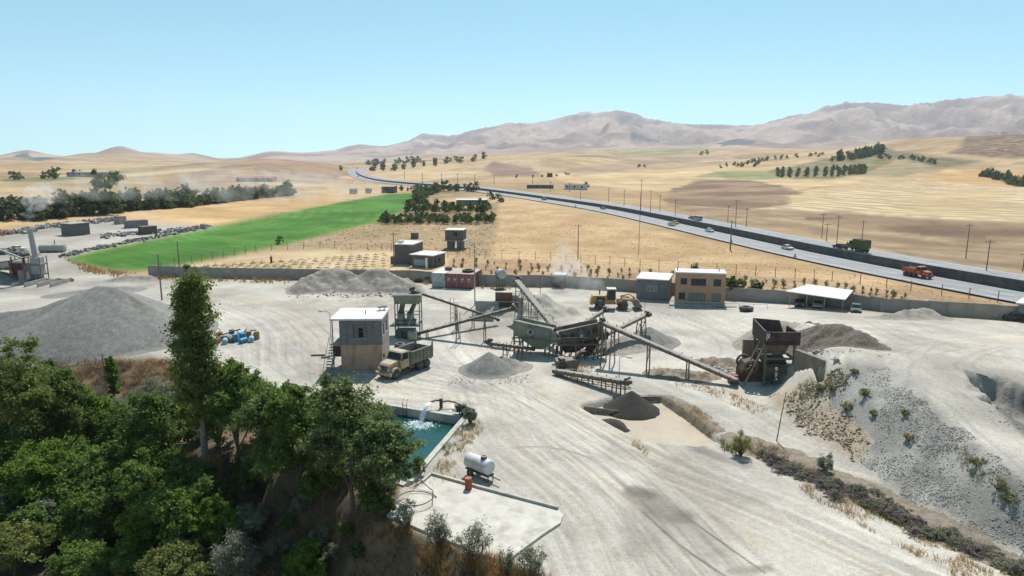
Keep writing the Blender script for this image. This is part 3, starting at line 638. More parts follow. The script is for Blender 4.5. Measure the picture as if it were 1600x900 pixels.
# ---------------------------------------------------------------- boundary wall of the yard, panel by panel
def wall_run(name, label, pxs, hgt, plen, mats, th=.14, cat='wall'):
    t = thing(name, label, cat, G(*pxs[0])); base = t.location.copy()
    pts = [G(*p) for p in pxs]; rs = random.Random(len(pxs))
    for a, b in zip(pts[:-1], pts[1:]):
        d = b-a; d.z = 0; L = d.length; k = max(1, round(L/plen)); d.normalize(); yaw = math.atan2(d.y, d.x)
        for i in range(k):
            l = L/k; key = (name, round(l, 1), hgt); p = a+d*(l*i); z = hz(p.x+d.x*l/2, p.y+d.y*l/2)
            m = rs.choice(mats); mk = key+(m.name,)
            if mk not in WCACHE:
                mb = MB(); mb.box(.03, l-.03, -th/2, th/2, -.4, hgt); mb.box(-.06, .06, -th/2-.05, th/2+.05, -.4, hgt+.05); WCACHE[mk] = mb.mesh('wall_panel', m)
            o = bpy.data.objects.new('wall_panel', WCACHE[mk]); COL.objects.link(o); o.parent = t
            o.location = (p.x-base.x, p.y-base.y, z-base.z+rs.uniform(-.03, .03)); o.rotation_euler = (0, 0, yaw)
    return t
WCACHE = {}
wall_run('boundary_wall', 'long grey concrete panel wall closing off the back of the gravel yard', [(233, 431), (330, 434), (450, 436.5), (560, 438), (640, 439), (700, 443), (760, 446.5), (870, 447.5), (1000, 456), (1060, 461), (1135, 468), (1230, 474), (1330, 481), (1390, 488), (1480, 494), (1600, 502), (1700, 509)], 2.05, 2.7, [M_wallc, M_wallc, M_wallc, M_wallc2])
# ---------------------------------------------------------------- water basin
def xyz(p, z): return Vector((p[0], p[1], z))
def water_mat(name, rgb, rough=.06, bump=.12, scale=6.0):
    m = mat(name, rgb, rough, .15, .5); n = m.node_tree.nodes; l = m.node_tree.links; b = n["Principled BSDF"]; b.inputs["Specular IOR Level"].default_value = .5
    tc = n.new("ShaderNodeTexCoord"); z = n.new("ShaderNodeTexNoise"); z.inputs["Scale"].default_value = scale; z.inputs["Detail"].default_value = 4; l.new(tc.outputs["Object"], z.inputs["Vector"])
    bp = n.new("ShaderNodeBump"); bp.inputs["Strength"].default_value = bump; bp.inputs["Distance"].default_value = .08; l.new(z.outputs[0], bp.inputs["Height"]); l.new(bp.outputs[0], b.inputs["Normal"])
    return m
M_water = water_mat('pool_water', (.007, .06, .052), .08, .5, 4)
cx, cy = sum(p[0] for p in POND)/4, sum(p[1] for p in POND)/4
arrobj('pool_water', [(cx+(p[0]-cx)*.995, cy+(p[1]-cy)*.995, -.62) for p in POND], [(0, 3, 2, 1)], M_water)['kind'] = 'structure'
rim = thing('pool_basin', 'pale concrete rim of the rectangular teal water basin beside the trees', 'basin', (cx, cy, 0))
M_rim = mat('pool_rim', (.46, .43, .38), .9, .12, 1.5, .1, stain=(.25, .23, .2), stain_amt=.5)
for i in range(4):
    a = Vector((*POND[i], 0)); b = Vector((*POND[(i+1) % 4], 0)); d = (b-a).normalized(); nn = Vector((d.y, -d.x, 0)); c0 = Vector((cx, cy, 0))
    if nn.dot(a-c0) < 0: nn = -nn
    mb = MB(); a2, b2 = a-d*.1, b-d*.32
    p = [a2-nn*.05, b2-nn*.05, b2+nn*.42, a2+nn*.42]; p = [q-c0 for q in p]
    dz = Vector((0, 0, -2.1)); uz = Vector((0, 0, .16)); mb.hexa([*(q+dz for q in p), *(q+uz for q in p)]); mb.build('rim_wall', M_rim, rim)
# pipe, falling water, ladder
pa = P(687, 632); pb = Vector((pa.x-.2, pa.y-1.0, 0))
pp = thing('inlet_pipe', 'dark upright pump pipe with curved hose at the far rim of the basin', 'pipe', (pb.x+.45, pb.y-.1, .1))
MB().tube([(0, 0, -1.1), (0, 0, .9)], .16, 10).build('standpipe', M_dark, pp, True)
MB().tube([(-.9, -.55, .75), (-.5, -.2, .8), (0, 0, .72)], .10, 8).build('spout', M_dark, pp, True)
MB().tube([(0, 0, .55), (.6, .15, .62), (1.3, .1, .5), (2.0, -.2, .2), (2.6, -.6, -.05)], .09, 8).build('hose', M_dark, pp, True)
M_foam = mat('white_water', (.78, .82, .84), .35, .1, 8)
mb = MB(); rs = random.Random(5)
jet0 = Vector((pb.x-.55, pb.y-.75, .82))
V = []
for k in range(16):
    ox, oy = rs.gauss(0, .07), rs.gauss(0, .07); v = 1.5+rs.random()*.5
    pts = [jet0+Vector((ox-.72*v*t+rs.gauss(0, .02), oy-1.45*v*t, -4.9*t*t+.2*t)) for t in (0, .12, .24, .36, .46, .53)]
    mb.tube(pts, [.035, .04, .035, .03, .03, .02], 5)
js = tag(mb.build('water_jet', M_foam, None, True), 'white jet of water arcing from the pipe into the basin', 'water jet')
hit = jet0+Vector((-.72*1.75*.54, -1.45*1.75*.54, 0)); hit.z = -.62
mb = MB()
for k in range(420):
    a = rs.random()*6.28; q = abs(rs.gauss(0, 1)); rr_ = .25+q*.75; s = rs.uniform(.02, .09)*max(.25, 1.3-q*.45)
    x, y = hit.x+math.cos(a)*rr_*1.1, hit.y+math.sin(a)*rr_*.8-.3; hgt = s*.5+max(0, (1-q))*.12*rs.random()
    mb.add([(x-s*1.8, y, -.615), (x, y-s, -.615), (x+s*1.8, y, -.615), (x, y+s, -.615), (x, y, -.61+hgt)], [(0, 1, 4), (1, 2, 4), (2, 3, 4), (3, 0, 4), (3, 2, 1, 0)])
tag(mb.build('water_splash', M_foam), kind='stuff')
la = P(634, 638); ld = thing('pool_ladder', 'small rusty ladder hung on the far rim of the basin', 'ladder', (la.x, la.y-.3, 0), R(-14))
for sx in (-.2, .2): MB().tube([(sx, .3, .9), (sx, .1, .95), (sx, -.12, .7), (sx, -.15, -1.2)], .03, 6).build('rail', M_rust, ld)
for z in (-.5, -.2, .1, .4): MB().bar((-.2, -.15, z), (.2, -.15, z), .04).build('rung', M_rust, ld)
# ---------------------------------------------------------------- washing pit: muddy water, retaining wall
M_mud = water_mat('muddy_water', (.34, .275, .19), .45, .05, 2)
wc = (sum(p[0] for p in WASH)/len(WASH), sum(p[1] for p in WASH)/len(WASH))
o = arrobj('muddy_water', [(wc[0]+(p[0]-wc[0])*1.12, wc[1]+(p[1]-wc[1])*1.12, -.62) for p in WASH] + [(*wc, -.62)], [(i, (i+1) % len(WASH), len(WASH)) for i in range(len(WASH))], M_mud); o['kind'] = 'structure'
a, b = P(912, 634), P(968, 640); t = thing('pit_wall', 'short dark concrete retaining wall on the left side of the muddy pit', 'wall', a, math.atan2(b.y-a.y, b.x-a.x))
L = (b-a).length
for k in range(3): MB().box(L*k/3+.01, L*(k+1)/3-.01, -.04, .04, -1.3, -.05-.02*k).build('wall_panel', MATS['bank_soil'] if 'bank_soil' in MATS else mat('bank_soil', (.22, .18, .135), .95, .3, 2, .8), t)
a, b = P(972, 619.5), P(1032, 619); t = thing('pit_wall', 'dark concrete wall behind the wet sand heap at the back of the muddy pit', 'wall', a, math.atan2(b.y-a.y, b.x-a.x))
L = (b-a).length
for k in range(3): MB().box(L*k/3+.01, L*(k+1)/3-.01, -.04, .04, -1.3, -.03).build('wall_panel', MATS['bank_soil'], t)
# ---------------------------------------------------------------- white concrete slab
SLAB = [P(*q) for q in ((674, 743), (752, 765), (872, 797), (880, 806), (876, 818), (848, 836), (800, 872), (776, 876), (700, 846), (604, 806))]
c0 = sum(SLAB, Vector())/len(SLAB); mb = MB(); n = len(SLAB)
mb.add([p-c0+Vector((0, 0, -.5)) for p in SLAB]+[p-c0+Vector((0, 0, .07)) for p in SLAB], [tuple(range(n, 2*n))[::-1]]+[(i, (i+1) % n, n+(i+1) % n, n+i) for i in range(n)])
o = mb.build('concrete_slab', mat('slab_concrete', (.50, .47, .42), .9, .12, .8, .1, stain=(.34, .30, .25), stain_amt=.8)); o.location = c0; tag(o, kind='structure')
kb = thing('slab_kerb', 'low concrete kerb along the far edge of the white slab', 'kerb', (0, 0, 0))
for a, b in ((SLAB[0], SLAB[1]), (SLAB[1], SLAB[2]), (SLAB[0], SLAB[0]+(SLAB[9]-SLAB[0])*.22)):
    MB().bar(a+Vector((0, 0, .12)), b+Vector((0, 0, .12)), .18, .26).build('kerb_stone', M_rim, kb)
hs = P(650, 785); mb = MB(); pts = [(math.cos(t)*1.35+.1*math.sin(3*t), math.sin(t)*1.2, .1+.015*k) for k, t in enumerate(np.linspace(.4, 6.0, 26))]
pts += [(1.0, 1.3, .15), (.2, 1.9, .5), (-.4, 1.9, .15)]
o = tag(mb.tube(pts, .035, 6).build('hose_loop', M_grease, None, True), 'thin black hose lying in a loop on the white slab', 'hose'); o.location = hs+Vector((0, 0, .02))
# ---------------------------------------------------------------- heaps
def heap(name, label, ridge, slope, m, cell=.3, rough=.12, seed=1, group=None, base=None, foot=.35, cat='heap', sc=1.6, zbase=None):
    pts = [(Vector((p[0], p[1])), p[2]) for p in ridge]; mh = max(p[2] for p in ridge); ext = mh/slope+1.5
    x0 = min(p[0].x for p in pts)-ext; x1 = max(p[0].x for p in pts)+ext; y0 = min(p[0].y for p in pts)-ext; y1 = max(p[0].y for p in pts)+ext
    nx = int((x1-x0)/cell)+2; ny = int((y1-y0)/cell)+2; X, Y = np.meshgrid(np.linspace(x0, x1, nx), np.linspace(y0, y1, ny))
    Hh = np.full(X.shape, -9.0)
    if len(pts) == 1: Hh = pts[0][1]-slope*np.hypot(X-pts[0][0].x, Y-pts[0][0].y)
    for (a, ha), (b, hb) in zip(pts[:-1], pts[1:]):
        d = b-a; L = max(d.length_squared, 1e-6); t = np.clip(((X-a.x)*d.x+(Y-a.y)*d.y)/L, 0, 1)
        Hh = np.maximum(Hh, ha+(hb-ha)*t-slope*np.hypot(X-a.x-t*d.x, Y-a.y-t*d.y))
    Hh = Hh + rough*2*(fbm(X/sc+seed, Y/sc, seed, 5)-.5)*np.clip(Hh+1, .2, 1.5) + rough*.7*(fbm(X/(sc*3), Y/(sc*3), seed+5, 3)-.5)*mh
    if len(pts) <= 2 or slope > .5:
        an = np.arctan2(Y-pts[len(pts)//2][0].y, X-pts[len(pts)//2][0].x); Hh = Hh+.16*min(1, mh/3)*(fbm(an*7+seed, np.full(an.shape, seed*1.3), seed+2, 4)-.5)*np.clip(mh-Hh, 0, 1.2)
    tip = mh-.12; Hh = np.where(Hh > tip, tip+(Hh-tip)*.45, Hh)
    Hh = np.where(Hh < foot, foot*(np.exp(np.clip((Hh-foot)/foot, -6, 0)))-.06, Hh)
    Zg = terrain(X.ravel(), Y.ravel()).reshape(X.shape) if zbase is None else np.full(X.shape, zbase)
    keep = Hh > -.04
    idx = np.arange(X.size).reshape(X.shape); q = np.stack([idx[:-1, :-1], idx[:-1, 1:], idx[1:, 1:], idx[1:, :-1]], -1).reshape(-1, 4)
    kk = keep.ravel()[q].any(1); q = q[kk]; u, inv = np.unique(q, return_inverse=True)
    V = np.stack([X.ravel(), Y.ravel(), (Zg+Hh).ravel()], -1)[u]
    c = Vector((pts[0][0].x, pts[0][0].y, 0)); V = V-np.array(c)
    o = arrobj(name, V, inv.reshape(-1, 4), m, smooth=True); o.location = c
    return tag(o, label, cat, group)
def W(px, py, h): g = G(px, py); return (g.x, g.y, h)
heap('gravel_heap', 'huge smooth grey gravel heap on the left behind the tall poplar', [W(-160, 520, 2.6), W(-30, 522, 2.7), W(60, 520, 3.3), W(130, 517, 5.0), W(160, 518, 6.2), W(190, 518, 6.0), W(230, 522, 4.2)], .53, M_gravel, .25, .05, 3)
heap('rubble_heap', 'wide pale rubble heap in front of the back wall, left of the containers', [W(475, 455, 1.7), W(500, 449, 3.2), W(530, 447, 3.3), W(560, 450, 2.2), W(590, 449, 3.3), W(612, 450, 2.8), W(632, 455, 1.6)], .6, M_gravel2, .25, .6, 5, sc=2.3)
heap('gravel_heap', 'sharp grey gravel cone under the small conveyor at the yard centre', [W(764, 578, 2.1)], .70, M_gravel, .18, .05, 9)
heap('gravel_heap', 'low pale gravel mound touching the right flank of the central gravel cone', [W(785, 572, 1.2), W(800, 573, .9)], .5, M_gravel2, .2, .12, 10)
heap('gravel_heap', 'broad pale sand heap behind the green screen and steep conveyor', [W(800, 487, 3.0), W(822, 488, 3.1), W(850, 488, 2.7), (*W(868, 489, 0)[:2], 1.9)], .52, M_pale, .3, .45, 12)
heap('gravel_heap', 'grey gravel cone below the far right conveyor head', [W(1014, 533, 1.9)], .55, M_gravel, .2, .06, 14)
heap('gravel_heap', 'flat shaded gravel heap between the dark screen and the long conveyor', [W(955, 545, 1.0), W(975, 540, 1.2)], .4, M_gravel2, .25, .1, 15)
heap('rubble_heap', 'dark brown rock rubble heap on the plateau right of the feed hopper', [W(1262, 530, 1.4), W(1285, 533, 2.0), W(1310, 534, 2.0), W(1340, 540, 1.5)], .55, M_brown, .2, .32, 17, sc=1.0)
heap('sand_heap', 'black wet sand cone standing in the muddy pit', [(*W(986, 650, 0)[:2], 2.35)], .72, M_wetsand, .16, .06, 19, zbase=-1.0)
heap('sand_heap', 'low wet sand bank at the left foot of the black sand cone', [(*P(955, 655)[:2], .9), (*P(975, 662)[:2], .55)], .4, M_wetsand, .2, .1, 20, zbase=-.9)
heap('gravel_heap', 'low stony ridge in front of the right end of the boundary wall', [W(1375, 497, .6), W(1405, 497, .8), W(1440, 495, 1.3), W(1460, 496, .6)], .4, M_gravel2, .3, .3, 22, sc=1.2)
heap('gravel_heap', 'low long gravel streak in front of the asphalt plant', [W(90, 462, .35), W(170, 454, .8), W(200, 453, .5)], .25, M_gravel, .4, .1, 24)
heap('gravel_heap', 'low pale mound left of the concrete boundary wall end', [W(190, 437, .7), W(225, 436, .8)], .3, M_gravel2, .3, .2, 25)
heap('gravel_heap', 'grey gravel heap cut off by the left picture edge', [W(-40, 442, 3.4), W(-5, 440, 2.4)], .5, M_gravel2, .3, .1, 26)
heap('gravel_heap', 'pale stony slope spilling beside the left leg of the feed hopper', [W(1185, 530, 1.2), W(1200, 520, 1.6)], .5, M_gravel2, .2, .15, 27)
heap('soil_bank', 'low scrubby soil bank in front of the long conveyor', [W(1035, 584, .5), W(1060, 586, .6), W(1095, 590, .5)], .4, mat('bank_soil', (.22, .18, .135), .95, .3, 2, .8), .2, .4, 28, cat='soil bank', sc=1.0)
heap('soil_bank', 'rough grey soil bank behind the lower end of the long conveyor', [W(1100, 568, .6), W(1130, 572, 1.0), W(1160, 572, .8)], .5, MATS['bank_soil'], .2, .5, 29, cat='soil bank', sc=.9)
heap('soil_bank', 'grassy bank along the right side of the muddy pit', [W(1042, 632, .28), W(1078, 648, .3), W(1108, 668, .25)], .4, MATS['bank_soil'], .2, .3, 30, cat='soil bank', sc=.9)
heap('soil_bank', 'brown weedy bank between the lower track and the yard', [W(1150, 690, .2), W(1200, 705, .25), W(1250, 728, .25), W(1300, 752, .25), W(1380, 790, .2), W(1480, 835, .2), W(1620, 895, .2)], .25, MATS['bank_soil'], .25, .3, 31, cat='soil bank', sc=1.1)
# ---------------------------------------------------------------- poles and fences
M_pole = mat('pole_wood', (.16, .13, .105), .9, .2, 3)
def pole(px, py, top, label, cat='pole', name='utility_pole', m=M_pole, r=.12, arm=True, group=None, lean=0, far=2500):
    g = G(px, py, far); d = math.hypot(g.x, g.y); hgt = row2z(px, top, d)-g.z
    t = thing(name, label, cat, g, random.uniform(-.4, .4), group)
    s = max(1, d/260)
    MB().tube([(0, 0, -.3), (lean*.5, 0, hgt*.5), (lean, 0, hgt)], [r*s, r*s*.85, r*s*.6], 8).build('shaft', m, t, True)
    if arm:
        a = MB().bar((-.8, 0, hgt-.45), (.8, 0, hgt-.45), .1*s).build('crossarm', m, t)
        for x in (-.7, 0, .7): MB().cyl((x, 0, hgt-.4), (x, 0, hgt-.18), .05*s, .03*s, 6).build('insulator', M_galv, a)
    return t, hgt
FARP = 'thin wooden utility pole standing in the dry fields across the highway'
pole(1141, 391, 344, 'thick wooden utility pole on the near verge, in front of the highway', r=.17)
pole(903, 405, 350, 'single utility pole standing on the dry verge behind the back wall')
pole(616, 416, 363, 'wooden pole at the left corner of the tall grey block building')
pole(998, 395, 300, 'very tall thin mast on the dry verge left of the highway cars', name='mast', r=.07, arm=False)
for a, b, c in ((1509, 404, 349), (1541, 425, 374), (1598, 424, 394), (1284, 372, 333), (1291, 378, 348), (1307, 385, 336), (1347, 374, 344), (1001, 331, 280), (951, 315.5, 293), (975, 322, 296), (907, 311.5, 295), (1016, 336, 297),
                (1031, 330, 304), (1055, 337, 311), (1137, 349, 320), (1149, 356, 312), (1166, 355, 325), (860, 299, 284), (890, 300, 286), (660, 283, 270), (690, 285, 271), (715, 286, 272), (742, 287, 273), (772, 288, 273), (832, 292, 275), (632, 280, 268)):
    pole(a, b, c, FARP, group='utility poles across the highway', r=.11)
for a, b, c, lb in ((253, 469, 397, 'slim pole on a small mound behind the large gravel heap'), (280, 416, 376, 'short pole at the edge of the green crop field by the wall')): pole(a, b, c, lb, arm=False, r=.13)
def lamp_post(px, py, top, label, dirx=-1, r=.07):
    t, h = pole(px, py, top, label, 'lamp post', 'lamp_post', M_galv, r, False)
    MB().tube([(0, 0, h-.05), (dirx*.4, 0, h+.12), (dirx*.9, 0, h+.1)], .035, 6).build('lamp_arm', M_galv, t, True)
    MB().frus((dirx*1.05-.3, dirx*1.05+.3, -.14, .14, h), (dirx*1.05-.2, dirx*1.05+.2, -.09, .09, h+.16)).build('lamp_head', M_white, t)
lamp_post(742, 477, 380, 'tall lamp post between the containers and the conveyors', -1, .11)
lamp_post(520, 583, 488, 'slim lamp post at the left corner of the two-storey control hut', -1, .05)
lamp_post(967, 597, 558, 'short lamp post beside the conveyor above the muddy pit', 1, .05)
pole(844, 473, 430, 'thin dark steel rod standing behind the steep conveyor', 'mast', 'mast', M_dark, .06, False)
pole(1213, 689, 612, 'thin leaning pole on the verge of the lower track', 'pole', 'leaning_pole', M_steel, .05, False, lean=.55)
pole(1006, 520, 470, 'thin antenna rod behind the long conveyor head', 'mast', 'mast', M_steel, .035, False)
pole(166, 610, 552, 'bare pale tree pole beside the young poplar', 'pole', 'bare_stem', M_pole, .07, False)
def fence(name, label, pxs, step, hgt):
    pts = [G(*p) for p in pxs]; t = thing(name, label, 'fence', pts[0]); b0 = pts[0]; line = resample(pts, step)
    pm = MB().box(-.05, .05, -.05, .05, -.3, hgt).mesh('fence_post', M_steel); wires = [MB() for _ in range(3)]
    for i, p in enumerate(line):
        p.z = hz(p.x, p.y); o = bpy.data.objects.new('fence_post', pm); COL.objects.link(o); o.parent = t; o.location = p-b0
        if i:
            for k in range(3): z = Vector((0, 0, hgt*(.3+.33*k))); wires[k].bar(line[i-1]-b0+z, p-b0+z, .018)
    for k in range(3): wires[k].build('wire', M_steel, t)
fence('wire_fence', 'wire fence with thin posts between the sapling strip and the highway', [(700, 401), (860, 407), (1000, 418), (1150, 428), (1300, 439), (1423, 455), (1514, 467), (1600, 477), (1660, 485)], 3.4, 1.9)
fence('wire_fence', 'wire fence with thin posts between the green crop and the pale plot', [(236, 425), (300, 412), (400, 394), (500, 389), (612, 391)], 3.2, 1.8)
# ---------------------------------------------------------------- buildings
M_block = mat('grey_block', (.225, .22, .213), .95, .14, 1.5, .15, wave=(.42, .21, .02, (.72, .72, .72)), stain=(.115, .105, .10), stain_amt=.6)
M_block2 = mat('dark_grey_block', (.15, .145, .14), .95, .14, 1.5, .15, wave=(.42, .21, .02, (.75, .75, .75)))
M_plaster = mat('stained_plaster', (.52, .335, .225), .95, .14, 1.2, .1, stain=(.22, .18, .15), stain_amt=.75)
M_side = mat('pale_side_render', (.37, .32, .27), .95, .14, 1.2, .1, stain=(.24, .20, .17), stain_amt=.6)
M_orange = mat('orange_brick', (.46, .28, .185), .9, .10, 1.5, .05, wave=(.24, .08, .008, (.86, .84, .82)))
M_roofw = mat('white_roof', (.60, .585, .56), .8, .07, .8, stain=(.46, .43, .39), stain_amt=.4)
M_frame = mat('window_frame', (.20, .19, .175), .7, .15, 3)
M_curtain = mat('pale_window', (.20, .185, .16), .35, .2, 1.2)
def wall_holes(w, h, th, holes):
    xs = sorted({0, w, *[a for q in holes for a in (q[0], q[1])]}); zs = sorted({0, h, *[a for q in holes for a in (q[2], q[3])]}); mb = MB()
    for j in range(len(zs)-1):
        run = None
        for i in range(len(xs)-1):
            mx, mz = (xs[i]+xs[i+1])/2, (zs[j]+zs[j+1])/2
            solid = not any(q[0] < mx < q[1] and q[2] < mz < q[3] for q in holes)
            if solid: run = xs[i] if run is None else run
            if run is not None and (not solid or i == len(xs)-2):
                mb.box(run, xs[i+1] if solid else xs[i], 0, th, zs[j], zs[j+1]); run = None
    return mb
def put(o, loc, rz=0): o.location = loc; o.rotation_euler = (0, 0, rz); return o
def window(parent, x, y, z, w, h, rz=0, pane=M_glass, fr=M_frame, nx=2, nz=1, door=False, sill=True):
    mb = MB(); b = .06
    mb.box(0, w, .02, .09, 0, b); mb.box(0, w, .02, .09, h-b, h); mb.box(0, b, .02, .09, b, h-b); mb.box(w-b, w, .02, .09, b, h-b)
    for i in range(1, nx): mb.box(w*i/nx-.025, w*i/nx+.025, .025, .085, b, h-b)
    for i in range(1, nz): mb.box(b, w-b, .03, .08, h*i/nz-.025, h*i/nz+.025)
    o = put(mb.build('door' if door else 'window', fr, parent), (x, y, z), rz)
    MB().box(b*.5, w-b*.5, .05, .065, b*.5, h-b*.5).build('panel' if door else 'pane', pane, o)
    if sill and not door: MB().box(-.08, w+.08, -.06, .02, -.08, -.005).build('sill', M_conc, o)
    return o
def block(name, label, A, B, depth, h, wm, roofm, fwin=(), rwin=(), lwin=(), over_=.2, roof_t=.18, cat='building', loc=None, rz=None, w=None, win=None, pane=M_glass, fr=M_frame, plinth=None, far=2500):
    if loc is None:
        a = G(*A, far); b = G(*B, far); d = b-a; w = w or math.hypot(d.x, d.y); rz = math.atan2(d.y, d.x); loc = Vector((a.x, a.y, min(a.z, b.z)))
    t = thing(name, label, cat, loc, rz); th = .22
    H_ = lambda ws: [(x, x+ww, z, z+hh) for x, z, ww, hh, *_ in ws]
    put(wall_holes(w, h, th, H_(fwin)).build('wall', wm, t), (0, 0, 0))
    put(wall_holes(w, h, th, []).build('wall', wm, t), (w, depth, 0), math.pi)
    put(wall_holes(depth-2*th, h, th, H_(rwin)).build('wall', wm, t), (w, th, 0), math.pi/2)
    put(wall_holes(depth-2*th, h, th, H_(lwin)).build('wall', wm, t), (0, depth-th, 0), -math.pi/2)
    for o in list(t.children):
        if o.name.startswith('wall'): pass
    MB().box(-over_, w+over_, -over_, depth+over_, h+.002, h+roof_t).build('roof', roofm, t)
    for ws, f in ((fwin, lambda x, z: (x, .06, z, 0)), (rwin, lambda x, z: (w-.06, th+x, z, math.pi/2)), (lwin, lambda x, z: (.06, depth-th-x, z, -math.pi/2))):
        for q in ws:
            x, z, ww, hh = q[:4]; nx = q[4] if len(q) > 4 else 2; pn = q[5] if len(q) > 5 else pane; dr = q[6] if len(q) > 6 else False
            X, Y, Z, rz_ = f(x, z); window(t, X, Y, Z, ww, hh, rz_, pn, fr, nx, 1, dr)
    return t, w
# control hut of two storeys
a, b = G(534, 580), G(597, 577); d = b-a; wS = 4.45; rzS = .02
hut = thing('control_hut', 'two-storey control hut, grey block above stained orange plaster, flat white roof', 'building', a, rzS)
dS = 5.0; zf = 2.95; hS = 5.7; th = .22
put(wall_holes(wS, zf, th, [(.28, .5, 0, .01)]).build('lower_wall', M_plaster, hut), (0, 0, 0))
put(wall_holes(wS+.1, hS-zf, th+.05, [(1.45, 3.0, .75, 2.25)]).build('upper_wall', M_block, hut), (-.05, -.05, zf))
put(wall_holes(dS-2*th, zf, th, []).build('lower_wall', M_side, hut), (wS, th, 0), math.pi/2)
put(wall_holes(dS-2*th, hS-zf, th, [(.8, 1.6, .7, 2.0), (2.6, 3.6, .7, 2.0)]).build('upper_wall', M_side, hut), (wS+.02, th, zf), math.pi/2)
for x in (.8, 2.6): window(hut, wS-.03, th+x, zf+.7, .8 if x < 1 else 1.0, 1.3, math.pi/2)
put(wall_holes(wS, hS, th, []).build('back_wall', M_block, hut), (wS, dS, 0), math.pi)
put(wall_holes(dS-2*th, hS, th, [(3.2, 4.1, zf, zf+2.0)]).build('left_wall', M_block, hut), (0, dS-th, 0), -math.pi/2)
MB().box(0, .22, 0, dS-1.0, zf-.1, zf).build('floor_slab', M_conc, hut)
o = window(hut, 1.45, 0, zf+.75, 1.55, 1.5, 0, mat('dusty_pane', (.16, .16, .155), .4, .2, 2), mat('rust_frame', (.17, .13, .10), .8, .2, 3), 3, 2)
MB().box(.54, 1.02, .04, .049, .1, 1.1).build('opening_shade', mat('opening_dark', (.006, .006, .007), .9, .1, 1), o)  # near-black panel paints the unlit interior of the open window
MB().box(-.98, wS+.15, -.28, dS+.2, hS+.002, hS+.2).build('roof', M_roofw, hut)
MB().box(-.95, 0, .3, 3.2, zf-.2, zf-.02).build('landing', M_conc, hut)
MB().box(-.9, -.02, .32, .46, 1.55, zf-.21).build('landing_screen', M_drust, hut)
MB().bar((-.9, .4, 0), (-.9, .4, hS), .1).build('roof_post', M_steel, hut)
MB().box(-.06, -.02, .5, 1.35, .05, 1.95).build('door', MATS['opening_dark'], hut)  # near-black plate paints the unlit doorway under the landing
st = MB().bar((-.85, 2.9, zf-.3), (-1.0, -1.6, -.05), .12, .2).build('stair_stringer', M_steel, hut)
for k in range(11):
    f = k/11; z = zf-.25-f*(zf-.3)
    MB().box(-1.45, -.62, 1.15-f*3.0-.15, 1.15-f*3.0+.16, z-.06, z).build('stair_step', M_conc, hut)
MB().bar((-1.45, 1.1, zf+.7), (-1.5, -1.9, .9), .05).bar((-1.45, 1.1, zf-.2), (-1.45, 1.1, zf+.7), .05).bar((-1.5, -1.9, 0), (-1.5, -1.9, .9), .05).build('handrail', M_galv, hut)
for x, y in ((3.7, 3.9), (4.15, 4.1)):
    q = MB().cyl((x, y, hS+.2), (x, y, hS+.55), .05, .05, 8).cyl((x, y, hS+.55), (x, y, hS+.68), .3, .3, 12).build('roof_vent', M_dark, hut)
MB().cyl((2.4, 2.2, hS+.2), (2.4, 2.2, hS+.6), .05).build('vent_pipe', M_dark, hut)
MB().box(1.2, 4.3, -.55, -.02, 0, .14).build('step', M_conc, hut)
# orange two-storey house with windows
wnd = [(.7, 3.2, 1.0, 1.0, 2), (2.35, 3.1, 2.3, 1.1, 4), (5.85, 3.1, 1.15, 1.1, 2), (.5, .8, 1.0, 1.1, 2), (2.1, .6, 2.5, 1.3, 4, M_curtain), (5.7, .6, 1.35, 1.3, 2, M_curtain)]
house, wH = block('house', 'two-storey orange brick house with white flat roof at the back of the yard', (1055, 475), (1132, 477), 3.6, 5.0, M_orange, M_roofw, [(x*.97, z, w_, h_, *r_) for x, z, w_, h_, *r_ in wnd], rwin=[(1.2, 3.1, 1.0, 1.0, 2)], over_=.12, fr=mat('dark_frame', (.07, .065, .06), .6, .2, 3))
for x in (.2, 6.6): MB().cyl((x, 1.8, 5.18), (x, 1.8, 5.7), .09, .09, 8).build('vent_pipe', M_galv, house)
MB().box(-.9, wH+.2, -1.6, -.02, 0, .22).build('porch', M_conc, house)
rail = MB().bar((-1, -2.6, 1.0), (wH+6, -2.7, 1.0), .06)
for k in range(8): rail.bar((-1+k*(wH+7)/7, -2.6, 0), (-1+k*(wH+7)/7, -2.6, 1.0), .06)
o = tag(rail.build('low_railing', M_galv), 'thin metal railing in front of the orange house', 'railing'); o.location = house.location; o.rotation_euler = house.rotation_euler
block('block_hut', 'single-storey grey block hut with white roof left of the orange house', (994, 467), (1043, 470), 6.5, 3.3, M_block, M_roofw, [(1.6, 1.4, 1.7, .95, 3, M_curtain)], over_=.15, fr=M_white)
block('block_shed', 'small narrow grey shed with white roof against the boundary wall', (864, 449), (882, 450), 2.2, 2.2, M_block2, M_roofw, over_=.08)
tall, wT = block('block_building', 'tall windowless grey block building with white roof behind the wall', (617, 413), (645, 414), 6.5, 4.3, M_block2, M_roofw, over_=.1)
MB().box(.3, 1.4, 1.2, 2.2, 4.5, 5.1).build('roof_tank', M_white, tall)
MB().box(-1.2, -.02, .5, 4, 0, 1.6).build('annex', M_block2, tall)
low, wL = block('block_building', 'low open-fronted grey building with white roof beside the tall block building', (644, 417), (676, 419), 5.5, 2.6, M_block2, M_roofw, [(.3, .3, 3.4, 1.4, 4, mat('pale_blue_panel', (.30, .37, .40), .5, .1, 2))], rwin=[(.5, 0, .9, 2.0, 1, M_glass, True), (2.2, .7, 1.0, 1.1)], over_=.45)
MB().box(3.9, 4.3, -1.2, -.9, 0, 2.2).build('porch_post', M_white, low)
